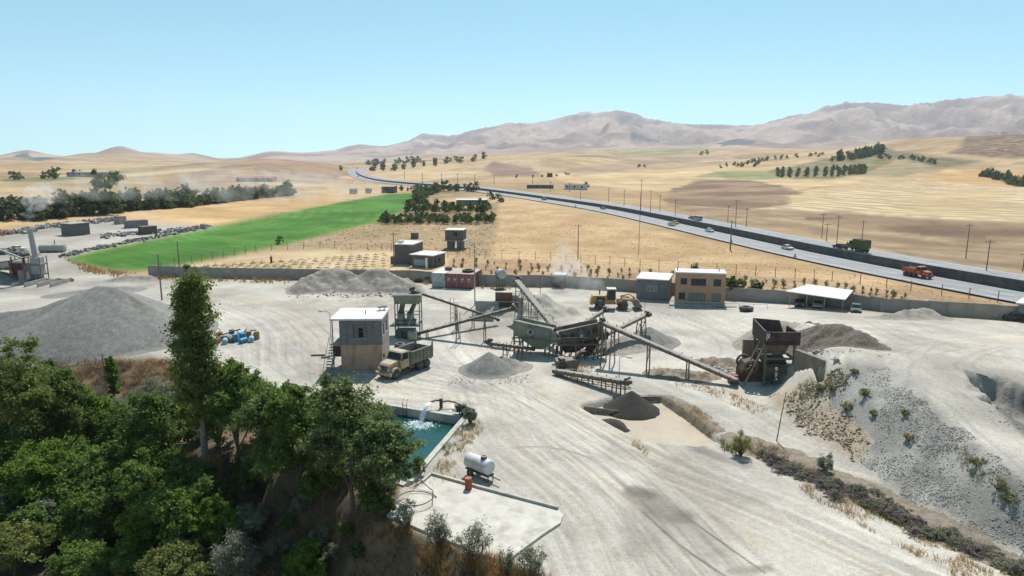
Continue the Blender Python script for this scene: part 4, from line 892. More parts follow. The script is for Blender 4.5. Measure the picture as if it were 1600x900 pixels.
# hut on piers
st, wU = block('raised_hut', 'grey block hut with white roof raised on two block piers in the dry field', None, None, 4.3, 2.5, M_block2, M_roofw, [(2.1, .9, 1.1, 1.2, 2)], over_=.12, loc=G(697, 390)+Vector((-.2, 0, 2.35)), rz=-.12, w=4.6)
for x in (.4, 2.9): MB().box(x, x+1.3, .3, 3.6, -2.4, -.15).build('pier', M_block, st)
MB().box(-.5, wU+.7, -.5, 4.6, -.15, -.002).build('floor_slab', M_conc, st)
MB().bar((2.0, -1.6, -2.35), (2.0, -.2, 0), .08).bar((2.6, -1.6, -2.35), (2.6, -.2, 0), .08).build('ladder', M_galv, st)
block('small_block_hut', 'tiny grey block hut alone in the scrub left of the raised hut', (642, 373.5), (653, 373.5), 1.6, 1.6, M_block2, M_block, over_=.02)
# carport
ca, cb = G(1231, 479), G(1318, 487); d = cb-ca; cw = d.length; cp = thing('carport', 'flat white-roofed carport against the boundary wall', 'carport', ca, math.atan2(d.y, d.x))
MB().add([(-.3, -.6, 2.35), (cw+.3, -.6, 2.35), (cw-.8, 5.4, 2.75), (.6, 5.4, 2.75), (-.3, -.6, 2.47), (cw+.3, -.6, 2.47), (cw-.8, 5.4, 2.87), (.6, 5.4, 2.87)], [(0, 3, 2, 1), (4, 5, 6, 7), (0, 1, 5, 4), (1, 2, 6, 5), (2, 3, 7, 6), (3, 0, 4, 7)]).build('roof', M_roofw, cp)
for k in range(4):
    for y in (0, 4.9): MB().cyl((.2+k*(cw-.4)/3, y, -.3), (.2+k*(cw-.4)/3, y, 2.4+(.3 if y else 0)), .05, .05, 8).build('post', M_galv, cp)
for k, (x, lb) in enumerate(((1492-100, 'pale sheet leaning on the boundary wall, left of two'), (1402-2, 'pale sheet leaning on the boundary wall, right of two'))):
    g = G((1375, 1384)[k], 487.2); o = tag(MB().hexa([(0, 0, 0), (.75, 0, 0), (.75, .05, 0), (0, .05, 0), (.1, .45, 1.7), (.85, .45, 1.7), (.85, .5, 1.7), (.1, .5, 1.7)]).build('leaning_sheet', M_conc), lb, 'sheet'); o.location = g
sg, wG = block('gate_shed', 'white-roofed shed at the right picture edge by the boundary wall', (1588, 502), (1625, 506), 4, 2.4, M_block, M_roofw, over_=.3)
# containers
def container(label, A, yaw, L, m, roofm=None):
    t = thing('shipping_container', label, 'container', A, yaw); w_, h_ = 2.44, 2.6
    mb = MB(); mb.box(0, w_, 0, L, .12, h_); mb.build('body', m, t)
    for sx in (0, w_):
        for k in range(int(L/.45)):
            y = .3+k*.45; x0, x1 = (sx-.035, sx) if sx == 0 else (sx, sx+.035); MB().box(x0, x1, y, y+.2, .25, h_-.12).build('corrugation', m, t)
    for x in (.04, w_/2+.02):
        q = MB().box(x, x+w_/2-.06, -.05, -.001, .2, h_-.1).build('door', m, t)
        for k in (.25, .8): MB().cyl((x+k, -.08, .2), (x+k, -.08, h_-.1), .025, .025, 6).build('lock_rod', M_galv, q)
        MB().box(x+.3, x+.7, -.056, -.052, 1.6, 1.75).box(x+.3, x+.55, -.056, -.052, 1.3, 1.4).build('lettering', M_white, q)
    for x in (-.02, w_-.14):
        for y in (-.06, L-.1): MB().box(x, x+.16, y, y+.16, 0, h_+.03).build('corner_post', m, t)
    MB().box(-.02, w_+.02, -.05, L+.05, h_+.002, h_+.05).build('roof', roofm or m, t)
    return t
M_cred = mat('container_red', (.25, .075, .08), .6, .15, 2, .05, dust=.25, stain=(.12, .05, .04), stain_amt=.5)
M_cred_top = mat('container_red_top', (.36, .24, .23), .7, .2, 1, dust=.6)
M_cgrey = mat('container_grey', (.42, .43, .42), .6, .15, 2, .05, stain=(.16, .11, .08), stain_amt=.6)
c1 = G(675, 449); yawc = -.22
dx = Vector((math.cos(yawc), math.sin(yawc), 0))
container('white-grey shipping container, leftmost of the three', c1, yawc, 6.1, M_cgrey, M_roofw)
container('dark red shipping container in the middle of the three', c1+dx*2.6, yawc, 6.1, M_cred, M_cred_top)
container('dark red shipping container, rightmost of the three with its long side lit', c1+dx*5.15, yawc, 6.1, M_cred, M_cred_top)
def tyre(label, loc, R0=.75, r=.27, tilt=0, rim_=False):
    t = thing('tyre', label, 'tyre', loc); MB().torus((0, 0, r), R0-r, r, 22, 9).build('tread', M_grease, t, True)
    MB().lathe([(R0-2*r+.02, .05), (R0-2*r+.06, .1), (R0-2*r+.02, .22)], 18).build('rim', M_steel, t); t.rotation_euler = (tilt, 0, 0); return t
tyre('large tyre lying on the roof of the rightmost red container', c1+dx*6.3+Vector((.3, 2.2, 2.66)), 1.1, .25)
o = tag(MB().torus((0, 0, .35), .45, .3, 16, 8).build('bundle', M_rust, None, True), 'rusty rolled bundle on the white container roof', 'bundle'); o.location = c1+dx*2.3+Vector((.5, 3.4, 2.66))
tyre('old tyre lying in the yard behind the yellow truck', G(625, 542), .72, .24)
tyre('old tyre on the gravel at the edge of the trees left of the basin', G(455, 608), .7, .22)
tyre('big loader tyre lying near the orange house railing', G(1166, 486), 1.05, .38)
def drum(name, label, loc, m, r=.29, h=.88, k=1.0):
    t = thing(name, label, 'barrel', loc, 0, None, k); MB().lathe([(r, 0), (r, .28), (r+.018, .30), (r, .32), (r, .57), (r+.018, .59), (r, .61), (r, h), (r-.04, h)], 18).build('body', m, t, True)
    MB().cyl((.12, 0, h), (.12, 0, h+.03), .04).build('bung', M_dark, t); return t
drum('barrel', 'red metal barrel standing at the edge of the white slab', P(732, 763, .1), mat('red_barrel', (.36, .075, .035), .6, .2, 3, stain=(.42, .33, .27), stain_amt=.3), .25, .8)
drum('barrel', 'dark green barrel on the plateau left of the feed hopper', G(1182, 514), mat('green_barrel', (.02, .085, .045), .5, .2, 3), .36, 1.1)
# tank trailer
ta, tb = P(738, 742), P(763, 741); tr = thing('tank_trailer', 'white cylindrical water tank trailer beside the slab', 'trailer', P(749, 744), -.72, None, .86)
M_tank = mat('tank_white', (.56, .56, .56), .45, .08, 1.5, .02, stain=(.38, .35, .31), stain_amt=.5)
MB().tube([(-1.3, 0, 1.15), (-1.22, 0, 1.15), (1.22, 0, 1.15), (1.3, 0, 1.15)], [.56, .64, .64, .56], 24).build('tank', M_tank, tr, True)
MB().cyl((.55, 0, 1.72), (.55, 0, 1.95), .26, .26, 16).build('hatch', M_dark, tr); MB().torus((.55, 0, 1.96), .2, .05, 14, 6).build('hatch_ring', M_steel, tr)
MB().box(-1.3, 1.35, -.4, .4, .42, .54).build('chassis', M_dark, tr)
MB().bar((1.3, 0, .48), (2.4, 0, .42), .1).build('drawbar', M_dark, tr); MB().bar((1.3, .3, .5), (1.3, .3, 0), .07).bar((1.3, -.3, .5), (1.3, -.3, 0), .07).build('support_leg', M_dark, tr)
for y in (-.62, .62):
    q = MB().torus((-.5, y, .36), .25, .12, 18, 8, 'y').build('wheel', M_grease, tr, True); MB().cyl((-.5, y-.06, .36), (-.5, y+.06, .36), .18).build('rim', M_steel, q)
# round tank on a stand by the wall
tk = thing('fuel_tank', 'round grey tank raised on a dark stand in front of the wall', 'tank', G(784, 450), .3)
MB().tube([(-.2, -1.0, 2.6), (-.2, -.95, 2.6), (-.2, .95, 2.6), (-.2, 1.0, 2.6)], [.7, .8, .8, .7], 20).build('tank', M_galv, tk, True)
for x in (-.7, .35):
    for y in (-.7, .7): MB().bar((x, y, 0), (x*.8, y, 1.95), .09).build('leg', M_dark, tk)
MB().box(-.9, .5, -.9, .9, 1.88, 1.97).build('cradle', M_dark, tk)
tag(MB().box(-.9, .9, -.4, .4, 0, .18).box(-.6, .5, -.25, .3, .18, .35).build('pallet', M_wood), 'low dark pallet under the raised tank', 'pallet').location = G(783, 453)
# scrap pile of blue barrels and machinery left of the yard
rs = random.Random(12); base = G(370, 532)
M_blue = mat('light_blue_plastic', (.05, .23, .38), .5, .15, 3); M_blue2 = mat('pale_blue_plastic', (.25, .45, .55), .5, .15, 3); M_ochre = mat('ochre_metal', (.33, .20, .07), .7, .2, 3); M_redm = mat('dull_red_metal', (.25, .05, .035), .6, .2, 3)
scr = [(-1.9, -.9, M_redm, 'red', 1), (-1.0, -1.1, M_blue2, 'pale blue', 1), (.1, -.7, M_blue, 'light blue', 0), (.9, -.2, M_blue, 'blue', 0), (1.9, -.1, M_blue2, 'white-blue', 1), (1.2, .9, M_ochre, 'ochre', 0), (-.6, .6, M_blue, 'blue', 1), (2.3, .7, M_ochre, 'dull yellow', 0), (-2.3, .2, M_redm, 'dark red', 0), (-1.6, .2, M_dark, 'black', 1), (.4, .5, M_blue2, 'pale blue', 0), (-.3, -.1, M_ochre, 'rusty yellow', 1), (1.5, -.8, M_blue, 'deep blue', 1), (-1.3, 1.7, M_dark, 'dark', 0)]
wh = ['at the lower left corner', 'second from the lower left corner', 'at the front centre', 'right of the front centre', 'at the right end', 'at the back right', 'in the middle', 'at the far right corner', 'at the left end', 'left of the middle', 'right behind the middle', 'lying in front of the middle', 'lying at the lower right', 'at the back left']
for (x, y, m, cn, lie), wv in zip(scr, wh):
    t = drum('barrel', f'{cn} barrel {wv} of the scrap pile by the poplar', base+Vector((x, y, .0 if not lie else .34)), m, .34, 1.0)
    if lie: t.rotation_euler = (math.pi/2, 0, rs.uniform(-1, 1))
for k, (x, y, yaw, m, lb) in enumerate(((-1.2, .9, .4, M_dark, 'dark scrap machine frame behind the barrels of the scrap pile'), (.9, 1.6, -.5, M_blue, 'blue steel scrap frame at the back of the scrap pile'))):
    t = thing('derelict_machine', lb, 'scrap', base+Vector((x, y, 0)), yaw)
    for i in range(3): MB().bar((-.9+i*.9, -.5, 0), (-.9+i*.9, .5, .9), .12).build('strut', m, t)
    MB().bar((-1.2, 0, .55), (1.3, .1, 1.1), .14).build('beam', m, t); MB().cyl((-.5, -.3, .3), (.6, -.4, .35), .3).build('motor', M_rust, t)
# logs / timber and scrap beside the rubble heap
for k in range(9):
    g = G(466+k*4.5, 441-k*.5+(k % 3)); o = tag(MB().cyl((0, 0, .2), (2.8, .6, .5+.25*(k % 3)), .16, .12, 8).build('log', M_wood, None, True), 'brown log lying in the pile at the left end of the rubble heap', 'log', 'logs by the rubble heap'); o.location = g; o.rotation_euler = (0, 0, rs.uniform(.1, .9))
for k in range(16):
    g = G(651+rs.random()*24, 437+rs.random()*4); o = tag(MB().torus((0, 0, .25), .36, .16, 12, 6).build('discarded_tyre', M_grease, None, True), 'black scrap tyre heaped by the wall left of the containers', 'tyre', 'scrap tyres by the containers'); o.location = g+Vector((0, 0, rs.random()*.7)); o.rotation_euler = (rs.uniform(-1, 1), rs.uniform(-1, 1), 0)
for k, (x, y, L, yw, lb) in enumerate(((486, 556, 1.6, .05, 'dark plank on the gravel left of the control hut stairs'), (502, 560, 1.0, .5, 'short dark plank nearest the control hut stairs'), (1078+40, 480.5, 3.2, -.05, 'dark beam lying by the railing right of the orange house'))):
    o = tag(MB().box(0, L, -.12, .12, 0, .16).box(.1, L*.6, .12, .3, 0, .1).build('plank', M_wood), lb, 'plank'); o.location = G(x, y); o.rotation_euler = (0, 0, yw)
# ---------------------------------------------------------------- asphalt plant and scrapyard at the left
pl = thing('asphalt_plant', 'asphalt plant with a tall grey smoking chimney at the left edge', 'plant', G(63, 440))
ph = G(63, 440); dch = math.hypot(ph.x, ph.y); topz = row2z(58, 358, dch)
M_chim = mat('chimney_steel', (.33, .33, .335), .6, .12, 1.5, stain=(.22, .20, .19), stain_amt=.5)
MB().tube([(-.3, 0, 4.0), (-.7, 0, topz-.0)], [.52, .42], 16).build('chimney', M_chim, pl, True)
MB().box(-1.0, .6, -.7, .9, 1.5, 4.6).build('filter_tower', M_chim, pl)
MB().box(-1.3, 1.0, -1.0, 1.2, 3.2, 3.4).box(-1.2, .9, -.9, 1.1, 1.3, 1.5).build('platform', M_steel, pl)
for x in (-1.1, .9):
    for y in (-.9, 1.1): MB().bar((x, y, 0), (x, y, 4.8), .14).build('leg', M_steel, pl)
for k in range(4): MB().box(-2.6+k*.9, -2.2+k*.9, -.3, .5, 0, 3.2-.4*k).build('silo_column', M_chim, pl)
for k in range(4):
    MB().box(-1.5+k*2.3, -1.25+k*2.3, -5.5, .5, 0, .7).build('bin_wall', M_conc, pl)
MB().box(-1.5, 6, .3, .55, 0, .5).build('bin_wall', M_conc, pl)
fr = thing('plant_frame', 'dark red steel frame with sloping roof left of the chimney', 'frame', G(18, 441))
for x in (-2.5, 0, 2.6): MB().bar((x, 0, 0), (x, 0, 4.0+.2*x), .2).build('post', M_cred, fr); MB().bar((x, 4, 0), (x, 4, 4.2), .2).build('post', M_cred, fr)
MB().hexa([(-3.2, -.4, 3.3), (3.0, -.4, 4.5), (3.0, 4.4, 4.5), (-3.2, 4.4, 3.3), (-3.2, -.4, 3.45), (3.0, -.4, 4.65), (3.0, 4.4, 4.65), (-3.2, 4.4, 3.45)]).build('roof', M_drust, fr)
MB().box(-2.4, 2.4, 3.5, 3.8, 0, 3.0).build('back_panel', M_cred, fr); MB().box(1.2, 2.6, .2, 2.0, 0, 2.2).build('bin', M_wallc2, fr)
MB().box(-5.2, -4.2, 1, 3, 0, 6.8).build('silo', M_cred, fr); MB().bar((-4.2, 1.5, 6.6), (1.5, 1.0, 4.5), .2).build('chute', M_galv, fr)
block('scrapyard_hut', 'grey block hut with pale flat roof in the scrapyard on the left', (113, 369), (141, 366), 5, 3.4, M_block2, M_conc, over_=.3)
block('scrapyard_ruin', 'long low roofless grey block wall building in the scrapyard', (199, 357), (232, 355), 3.5, 2.3, M_block, M_block2, over_=0, roof_t=.05)
block('scrapyard_shed', 'small dark rusty shed at the edge of the scrapyard by the crop', (224, 367), (246, 365), 3, 2.2, M_rust, M_rust, over_=.05)
block('scrapyard_box', 'small brown cabin at the back of the scrapyard', (187, 350.5), (198, 349.5), 3, 2.3, M_wallc2, M_rust, over_=.05)
for px_, py_, yw_, lb in ((84, 394, .12, 'pale horizontal tank lying on the ground right behind the chimney'), (22, 420, .15, 'pale horizontal tank lying left of the chimney')):
    t = thing('lying_tank', lb, 'tank', G(px_, py_), yw_)
    MB().tube([(-3.1, 0, 1.0), (-3, 0, 1.0), (2.6, 0, 1.0), (2.7, 0, 1.0)], [.8, .95, .95, .8], 18).build('shell', mat('pale_drum', (.36, .33, .29), .7, .12, 1), t, True)
    for x in (-1.9, 1.4): MB().box(x, x+.5, -.8, .8, -.2, .5).build('saddle', M_conc, t)
    MB().cyl((.4, 0, 1.9), (.4, 0, 3.0), .1).build('vent_pipe', M_dark, t)
M_scr = [mat('scrap_grey', (.22, .215, .21), .7, .4, 2), mat('scrap_pale', (.36, .35, .33), .7, .4, 2), mat('scrap_dark', (.11, .105, .10), .7, .4, 2), mat('scrap_red', (.22, .10, .07), .7, .4, 2)]
def scrap(name, label, px_line, n, sz, seed, mset):
    r_ = random.Random(seed); mbs = [MB() for _ in mset]
    for k in range(n):
        f = r_.random()*(len(px_line)-1); i = int(f); f -= i; x = px_line[i][0]*(1-f)+px_line[i+1][0]*f; y = px_line[i][1]*(1-f)+px_line[i+1][1]*f
        g = G(x+r_.gauss(0, 2), y+r_.gauss(0, 1.2)); s = sz*r_.uniform(.4, 1.3); mt = Matrix.Rotation(r_.random()*6.28, 3, 'Z') @ Matrix.Rotation(r_.uniform(-.6, .6), 3, 'X')
        c = [(-1, -1, -1), (1, -1, -1), (1, 1, -1), (-1, 1, -1), (-.8, -.8, 1), (.8, -.6, 1), (.7, .8, 1), (-.8, .7, .6)]
        r_.choice(mbs).hexa([g+mt @ Vector((a*s, b*s*r_.uniform(.5, 1), cc*s*.5))+Vector((0, 0, s*.4+r_.random()*sz*.5)) for a, b, cc in c])
    for mb, m in zip(mbs, mset):
        if mb.v: o = mb.build(name, m); tag(o, kind='stuff')
scrap('scrap_metal', '', [(0, 366), (40, 362), (70, 355), (110, 352), (150, 347), (185, 342)], 420, .62, 1, M_scr)
scrap('scrap_metal', '', [(160, 370), (200, 366), (250, 363), (320, 355)], 260, .5, 2, M_scr[:3])
scrap('rubble', '', [(95, 401), (140, 391), (200, 379), (260, 367), (330, 355)], 260, .4, 3, [M_scr[2], M_scr[0]])
scrap('scrap_metal', '', [(0, 396), (20, 395), (35, 399)], 40, .8, 4, [M_scr[2]])
# ---------------------------------------------------------------- far farm buildings
M_redroof = mat('red_roof', (.30, .085, .06), .8, .15, .5)
def barn(label, A, w_, d_, h_, wm, rm, rz=0, name='farm_building', peak=1.2):
    t = thing(name, label, 'building', G(*A), rz)
    MB().box(0, w_, 0, d_, -.5, h_).build('wall', wm, t)
    o = MB().prism([(0, 0), (d_+.8, 0), ((d_+.8)/2, peak)], 0, w_+.6).build('roof', rm, t); o.rotation_euler = (0, 0, math.pi/2); o.location = (w_+.3, -.4, h_+.01)
    for k in range(max(2, int(w_/5))): MB().box(1+k*5 if w_ > 9 else 1+k*2, (1+k*5 if w_ > 9 else 1+k*2)+1.1, -.04, -.001, h_*.4, h_*.8).build('window', M_glass, t)
barn('long red-roofed farm shed on the plain behind the tree line', (369, 284), 30, 9, 3.2, M_wallc2, M_redroof, .02)
barn('red-roofed shed right of the hazy left hill', (398, 282.5), 16, 8, 2.6, M_wallc2, M_redroof, -.2)
barn('white-roofed farm barn with dark trees on the left plain', (104, 276), 36, 12, 4, M_conc, M_conc, .05)
barn('grey tower-like block building on the skyline above the highway', (677, 253), 9, 9, 9, M_block2, M_block2, .2, peak=.3)
barn('long white-roofed building inside the green orchard', (713, 321), 14, 5, 2.6, M_block, M_roofw, -.05, peak=.5)
barn('grey hut at the far end of the green crop field', (596, 301.5), 8, 7, 4, M_block2, M_conc, -.15, peak=.3)
barn('small brown hut left of the far end of the crop field', (546, 303), 4, 4, 3, M_wallc2, M_rust, 0, peak=.3)
barn('tiny brown hut just left of the grey crop-field hut', (571, 302), 3, 3, 3, M_wallc2, M_rust, 0, peak=.3)
barn('low grey shed row across the highway, left half', (823, 294.5), 18, 4, 2.4, M_block2, M_block, -.12, peak=.2)
barn('low white shed across the highway beside a green bush', (882, 296), 15, 6, 3, M_roofw, M_block2, -.1, peak=.4)
barn('white-walled farmhouse at the left picture edge behind the trees', (-6, 331), 14, 8, 4, M_roofw, M_rust, .1)
barn('brown wooden hut among the far saplings across the highway', (855, 276.5), 5, 5, 3.5, M_rust, M_rust, 0, peak=.5)
# ---------------------------------------------------------------- crushing plant: conveyors, screens, crushers
M_cbeam = mat('conveyor_beam', (.105, .082, .06), .75, .35, 3, .1, dust=.3, stain=(.17, .12, .08), stain_amt=.6)
def conveyor(label, A, B, legs=(), width=.75, depth=.32, frm=None, motor=True, truss=False):
    """A low end, B head end, both world points. legs: list of (fraction, spread)"""
    frm = frm or M_steel; A = Vector(A); B = Vector(B); t = thing('belt_conveyor', label, 'conveyor', Vector((A.x, A.y, hz(A.x, A.y)))); o0 = t.location.copy()
    a, b = A-o0, B-o0; d = (b-a).normalized(); sd = d.cross(Vector((0, 0, 1))).normalized(); up = sd.cross(d).normalized(); L = (b-a).length
    for s in (-1, 1): MB().bar(a+sd*s*width*.5-up*depth*.5, b+sd*s*width*.5-up*depth*.5, .08, depth).build('side_beam', M_cbeam, t)
    MB().bar(a+up*.06, b+up*.06, width*.86, .03, up).build('belt', M_belt, t)
    MB().bar(a-up*depth*.9, b-up*depth*.9, width*.8, .02, up).build('return_belt', M_grease, t)
    n = max(3, int(L/1.1)); im = None
    for k in range(n):
        p = a+(b-a)*((k+.5)/n); mb = MB(); 
        for s in (-1, 1): mb.bar(p+sd*s*(width*.5-.02)+up*.02-p, p+sd*s*(width*.5+.12)+up*.2-p, .07)
        if im is None: mb.bar(-sd*width*.5-up*.05, sd*width*.5-up*.05, .08); im = mb.mesh('idler', M_dark)
        o = bpy.data.objects.new('idler', im); COL.objects.link(o); o.parent = t; o.location = p
    if truss:
        for s in (-1, 1):
            m2 = MB(); k = max(4, int(L/.9))
            for i in range(k):
                p = a+(b-a)*(i/k)+sd*s*width*.5; q = a+(b-a)*((i+1)/k)+sd*s*width*.5
                m2.bar(p-up*depth*(1 if i % 2 else 2.4), q-up*depth*(2.4 if i % 2 else 1), .05)
            m2.bar(a+sd*s*width*.5-up*depth*2.4, b+sd*s*width*.5-up*depth*2.4, .06); m2.build('lattice', frm, t)
    for e, nm in ((a, 'tail_drum'), (b, 'head_drum')): MB().cyl(e-sd*width*.5-up*.12, e+sd*width*.5-up*.12, .22, .22, 14).build(nm, M_dark, t)
    if motor:
        q = MB().bar(b+sd*(width*.5+.05)-d*.25, b+sd*(width*.5+.05)+d*.35, .4, .45, up).build('motor', M_dark, t); MB().cyl(b+sd*(width*.5+.1)+up*.3, b-sd*width*.3+up*.36, .16, .16, 10).build('gearbox', M_dark, q)
    for f, sp in legs:
        p = a+(b-a)*f-up*depth; w0 = p+o0; mb = None
        for s in (-1, 1):
            g = p+sd*s*(width*.5+sp); gz = hz(g.x+o0.x, g.y+o0.y)-o0.z-.1
            MB().bar(p+sd*s*width*.45, Vector((g.x, g.y, gz)), .12).build('leg', frm, t)
        gz = hz(w0.x, w0.y)-o0.z; hgt = p.z-gz; br = MB()
        if hgt > 1.2:
            br.bar(p+sd*(width*.5+sp*.5)-Vector((0, 0, hgt*.5)), p-sd*(width*.5+sp*.5)-Vector((0, 0, hgt*.5)), .08)
            if hgt > 2.5: br.bar(p+sd*(width*.5+sp*.2)-Vector((0, 0, hgt*.2)), p-sd*(width*.5+sp*.2)-Vector((0, 0, hgt*.2)), .08); br.bar(p+sd*(width*.5)-Vector((0, 0, hgt*.1)), p-sd*(width*.5+sp)-Vector((0, 0, hgt*.8)), .06)
            br.build('brace', frm, t)
    return t
M_lrust = mat('light_rusty_steel', (.17, .125, .088), .7, .3, 4, .1, dust=.45, stain=(.12, .065, .04), stain_amt=.6)
# long conveyor from the jaw crusher
LC = conveyor('longest belt conveyor, from the dark feed hopper up to the dark screen', over(1150, 604, .75), over(938, 566, 4.75), [(.33, .05), (.62, .05), (.90, .3), (.97, .3)], .8, .24, M_lrust)
conveyor('conveyor running from the green hopper down to the bunker behind the screen', over(778, 508, .9), over(647, 523, 5.95), [(.5, .1), (.3, .1)], .6, .22, M_lrust)
conveyor('conveyor rising from the green cone crushers up to the green screen', over(652, 527, .55), over(803, 536, 4.6), [(.42, .35), (.1, .05), (.7, .2)], .65, .22, M_lrust)
conveyor('steep conveyor rising behind the green screen towards the back wall', over(876, 548, 2.1), over(806, 499, 5.9), [(.93, .1), (.55, .1), (.75, .1)], .85, .28, M_steel)
conveyor('short low conveyor ending above the central gravel cone', over(832, 556, .95), over(766, 573, 2.75), [(.3, .15), (.65, .15)], .6, .25, M_steel, truss=True)
conveyor('rusty conveyor dropping wet sand into the muddy pit', over(868, 585, .5), over(981, 624, 1.75), [(.2, .0), (.35, .0), (.5, .0), (.68, .0), (.82, .0), (.93, .0)], .75, .3, M_lrust, truss=True)
conveyor('conveyor rising to the right above the far gravel cone', over(922, 556, 1.7), over(1009, 533, 3.5), [(.45, .1), (.86, .3), (.94, .3)], .6, .2, M_steel)
conveyor('short conveyor on top of the dark screen pointing to the loader', over(893, 556, 3.1), over(943, 540, 4.55), [(.9, .1)], .5, .2, M_steel)
# slender lattice masts near the left conveyors
for px_, py_, zt, lb in ((707, 503, 3.4, 'thin two-legged steel rack behind the left conveyors'), (716, 536, 4.0, 'thin two-legged steel rack in front of the left conveyors')):
    t = thing('conveyor_rack', lb, 'steel rack', G(px_, py_))
    for s in (-.25, .25): MB().bar((s, 0, 0), (s, 0, zt), .08).build('upright', M_lrust, t)
    for k in range(4): MB().bar((-.25, 0, .6+k*.7), (.25, 0, .6+k*.7), .06).build('rung', M_lrust, t)
# green hopper with two cone crushers
gh = thing('hopper_station', 'pale green feed hopper on legs above two green cone crushers', 'hopper', G(637, 527)); 
MB().hexa([(-1.5, .2, 4.35), (1.6, .2, 4.35), (1.6, 1.9, 4.35), (-1.5, 1.9, 4.35), (-1.75, -.1, 5.5), (1.75, -.1, 5.5), (1.75, 2.2, 5.5), (-1.75, 2.2, 5.5)]).build('hopper_bin', M_green, gh)
MB().box(-1.85, 1.85, -.2, -.1, 5.4, 5.6).box(-1.85, 1.85, 2.2, 2.3, 5.4, 5.6).box(-1.85, -1.75, -.1, 2.2, 5.4, 5.6).box(1.75, 1.85, -.1, 2.2, 5.4, 5.6).build('hopper_rim', M_green, gh)
MB().box(-1.6, 1.6, .1, 2.0, 5.35, 5.53).build('aggregate', M_gravel, gh)
for x in (-1.55, 1.6):
    for y in (.0, 2.1): MB().bar((x, y, 0), (x, y, 5.4), .14).build('leg', M_green, gh)
MB().bar((-1.55, 0, 3.0), (1.6, 0, 3.0), .1).bar((-1.55, 2.1, 3.0), (1.6, 2.1, 3.0), .1).bar((1.6, 0, 2.0), (1.6, 2.1, 2.0), .1).build('cross_beam', M_green, gh)
MB().box(-2.2, 1.6, -.6, 2.0, 1.55, 1.7).build('platform', M_steel, gh)
for x, dx in ((-.75, -.85), (.9, .35)):
    MB().hexa([(dx-.35, .3, 3.1), (dx+.3, .3, 3.1), (dx+.3, .9, 3.1), (dx-.35, .9, 3.1), (x-.1, .3, 4.6), (x+.5, .3, 4.6), (x+.5, .9, 4.6), (x-.1, .9, 4.6)]).build('chute', M_dark, gh)
    c = MB().lathe([(.62, 1.7), (.72, 1.8), (.72, 2.1), (.55, 2.2), (.5, 2.5), (.46, 2.55), (.46, 3.1), (.5, 3.15)], 18, (dx, .6, 0)).build('cone_crusher', M_green, gh, True)
    MB().lathe([(.66, 2.12), (.80, 2.18), (.80, 2.3), (.6, 2.36)], 18, (dx, .6, 0)).build('adjustment_ring', M_dark, c, True)
    MB().box(dx-.6, dx+.6, -.2, 1.2, 0, 1.0).build('crusher_base', M_green, gh); MB().cyl((dx-.2, -.8, .7), (dx-.2, -.2, .7), .45, .45, 16).build('flywheel', M_dark, gh)
    MB().box(dx+.5, dx+1.0, -.9, -.2, .1, .8).build('drive_motor', M_dark, gh)
o = MB().box(.3, 1.4, -1.9, -.9, .1, 1.15).build('control_cabinet', mat('pale_green_paint', (.27, .31, .235), .6, .12, 2, dust=.4), gh); MB().box(.75, .95, -1.5, -1.3, 1.15, 1.35).build('cap', M_dark, o)
MB().bar((.2, -.9, 1.6), (1.55, -.2, 5.3), .07).bar((1.55, -.2, 5.3), (1.2, -.1, 4.2), .07).build('ladder', M_galv, gh)
# green vibrating screen
p0 = G(802, 552); sc1 = thing('vibrating_screen', 'large faded green vibrating screen with hopper funnels below', 'screen', p0, -.30)
sidef = [(0, 2.2), (0, 4.0), (4.6, 3.35), (5.55, 2.1), (5.6, 1.55), (4.9, 1.7), (3.6, .75), (2.7, .75), (.5, 2.1)]
for y in (0, 2.0): MB().prism(sidef, y, y+.1).build('side_plate', M_green, sc1)
MB().hexa([(.0, .1, 3.55), (4.6, .1, 2.9), (4.6, 2.0, 2.9), (0, 2.0, 3.55), (0, .1, 3.68), (4.6, .1, 3.03), (4.6, 2.0, 3.03), (0, 2.0, 3.68)]).build('screen_deck', M_belt, sc1)
MB().hexa([(.5, .12, 2.1), (4.9, .12, 1.7), (4.9, 1.98, 1.7), (.5, 1.98, 2.1), (.1, .12, 2.4), (5.4, .12, 1.9), (5.4, 1.98, 1.9), (.1, 1.98, 2.4)]).build('under_pan', M_green, sc1)
for x in (1.15, 3.55): MB().box(x, x+.28, -.06, -.002, 2.15, 3.55-.1*x).build('stiffener', M_green, sc1)
MB().bar((0, -.05, 4.0), (4.6, -.05, 3.35), .14).bar((4.6, -.05, 3.35), (5.55, -.05, 2.1), .12).bar((.5, -.05, 2.15), (5.0, -.05, 1.75), .12).build('edge_flange', M_green, sc1)
MB().box(1.4, 3.4, -.09, -.05, 2.5, 3.35).build('side_cover', mat('dusty_grey_plate', (.25, .245, .22), .8, .12, 1.5), sc1)
c = MB().cyl((2.2, -.35, 2.85), (2.2, 0, 2.85), .42, .42, 18).build('exciter', M_galv, sc1); MB().cyl((2.2, -.45, 2.85), (2.2, -.36, 2.85), .22, .22, 14).build('hub', M_dark, c); MB().bar((2.2, -.2, 2.6), (2.4, -.2, 1.9), .12).build('belt_guard', M_dark, sc1)
MB().hexa([(2.75, .5, .6), (3.5, .5, .6), (3.5, 1.5, .6), (2.75, 1.5, .6), (.9, .14, 2.0), (4.6, .14, 1.75), (4.6, 1.96, 1.75), (.9, 1.96, 2.0)]).build('funnel', M_green, sc1)
for x, zt in ((.15, 2.3), (1.2, 2.0), (3.9, 1.7), (4.9, 1.7)):
    for y in (-.1, 2.15): MB().bar((x, y, 0), (x, y, zt), .18).build('leg', M_green if x > 1 else M_lrust, sc1)
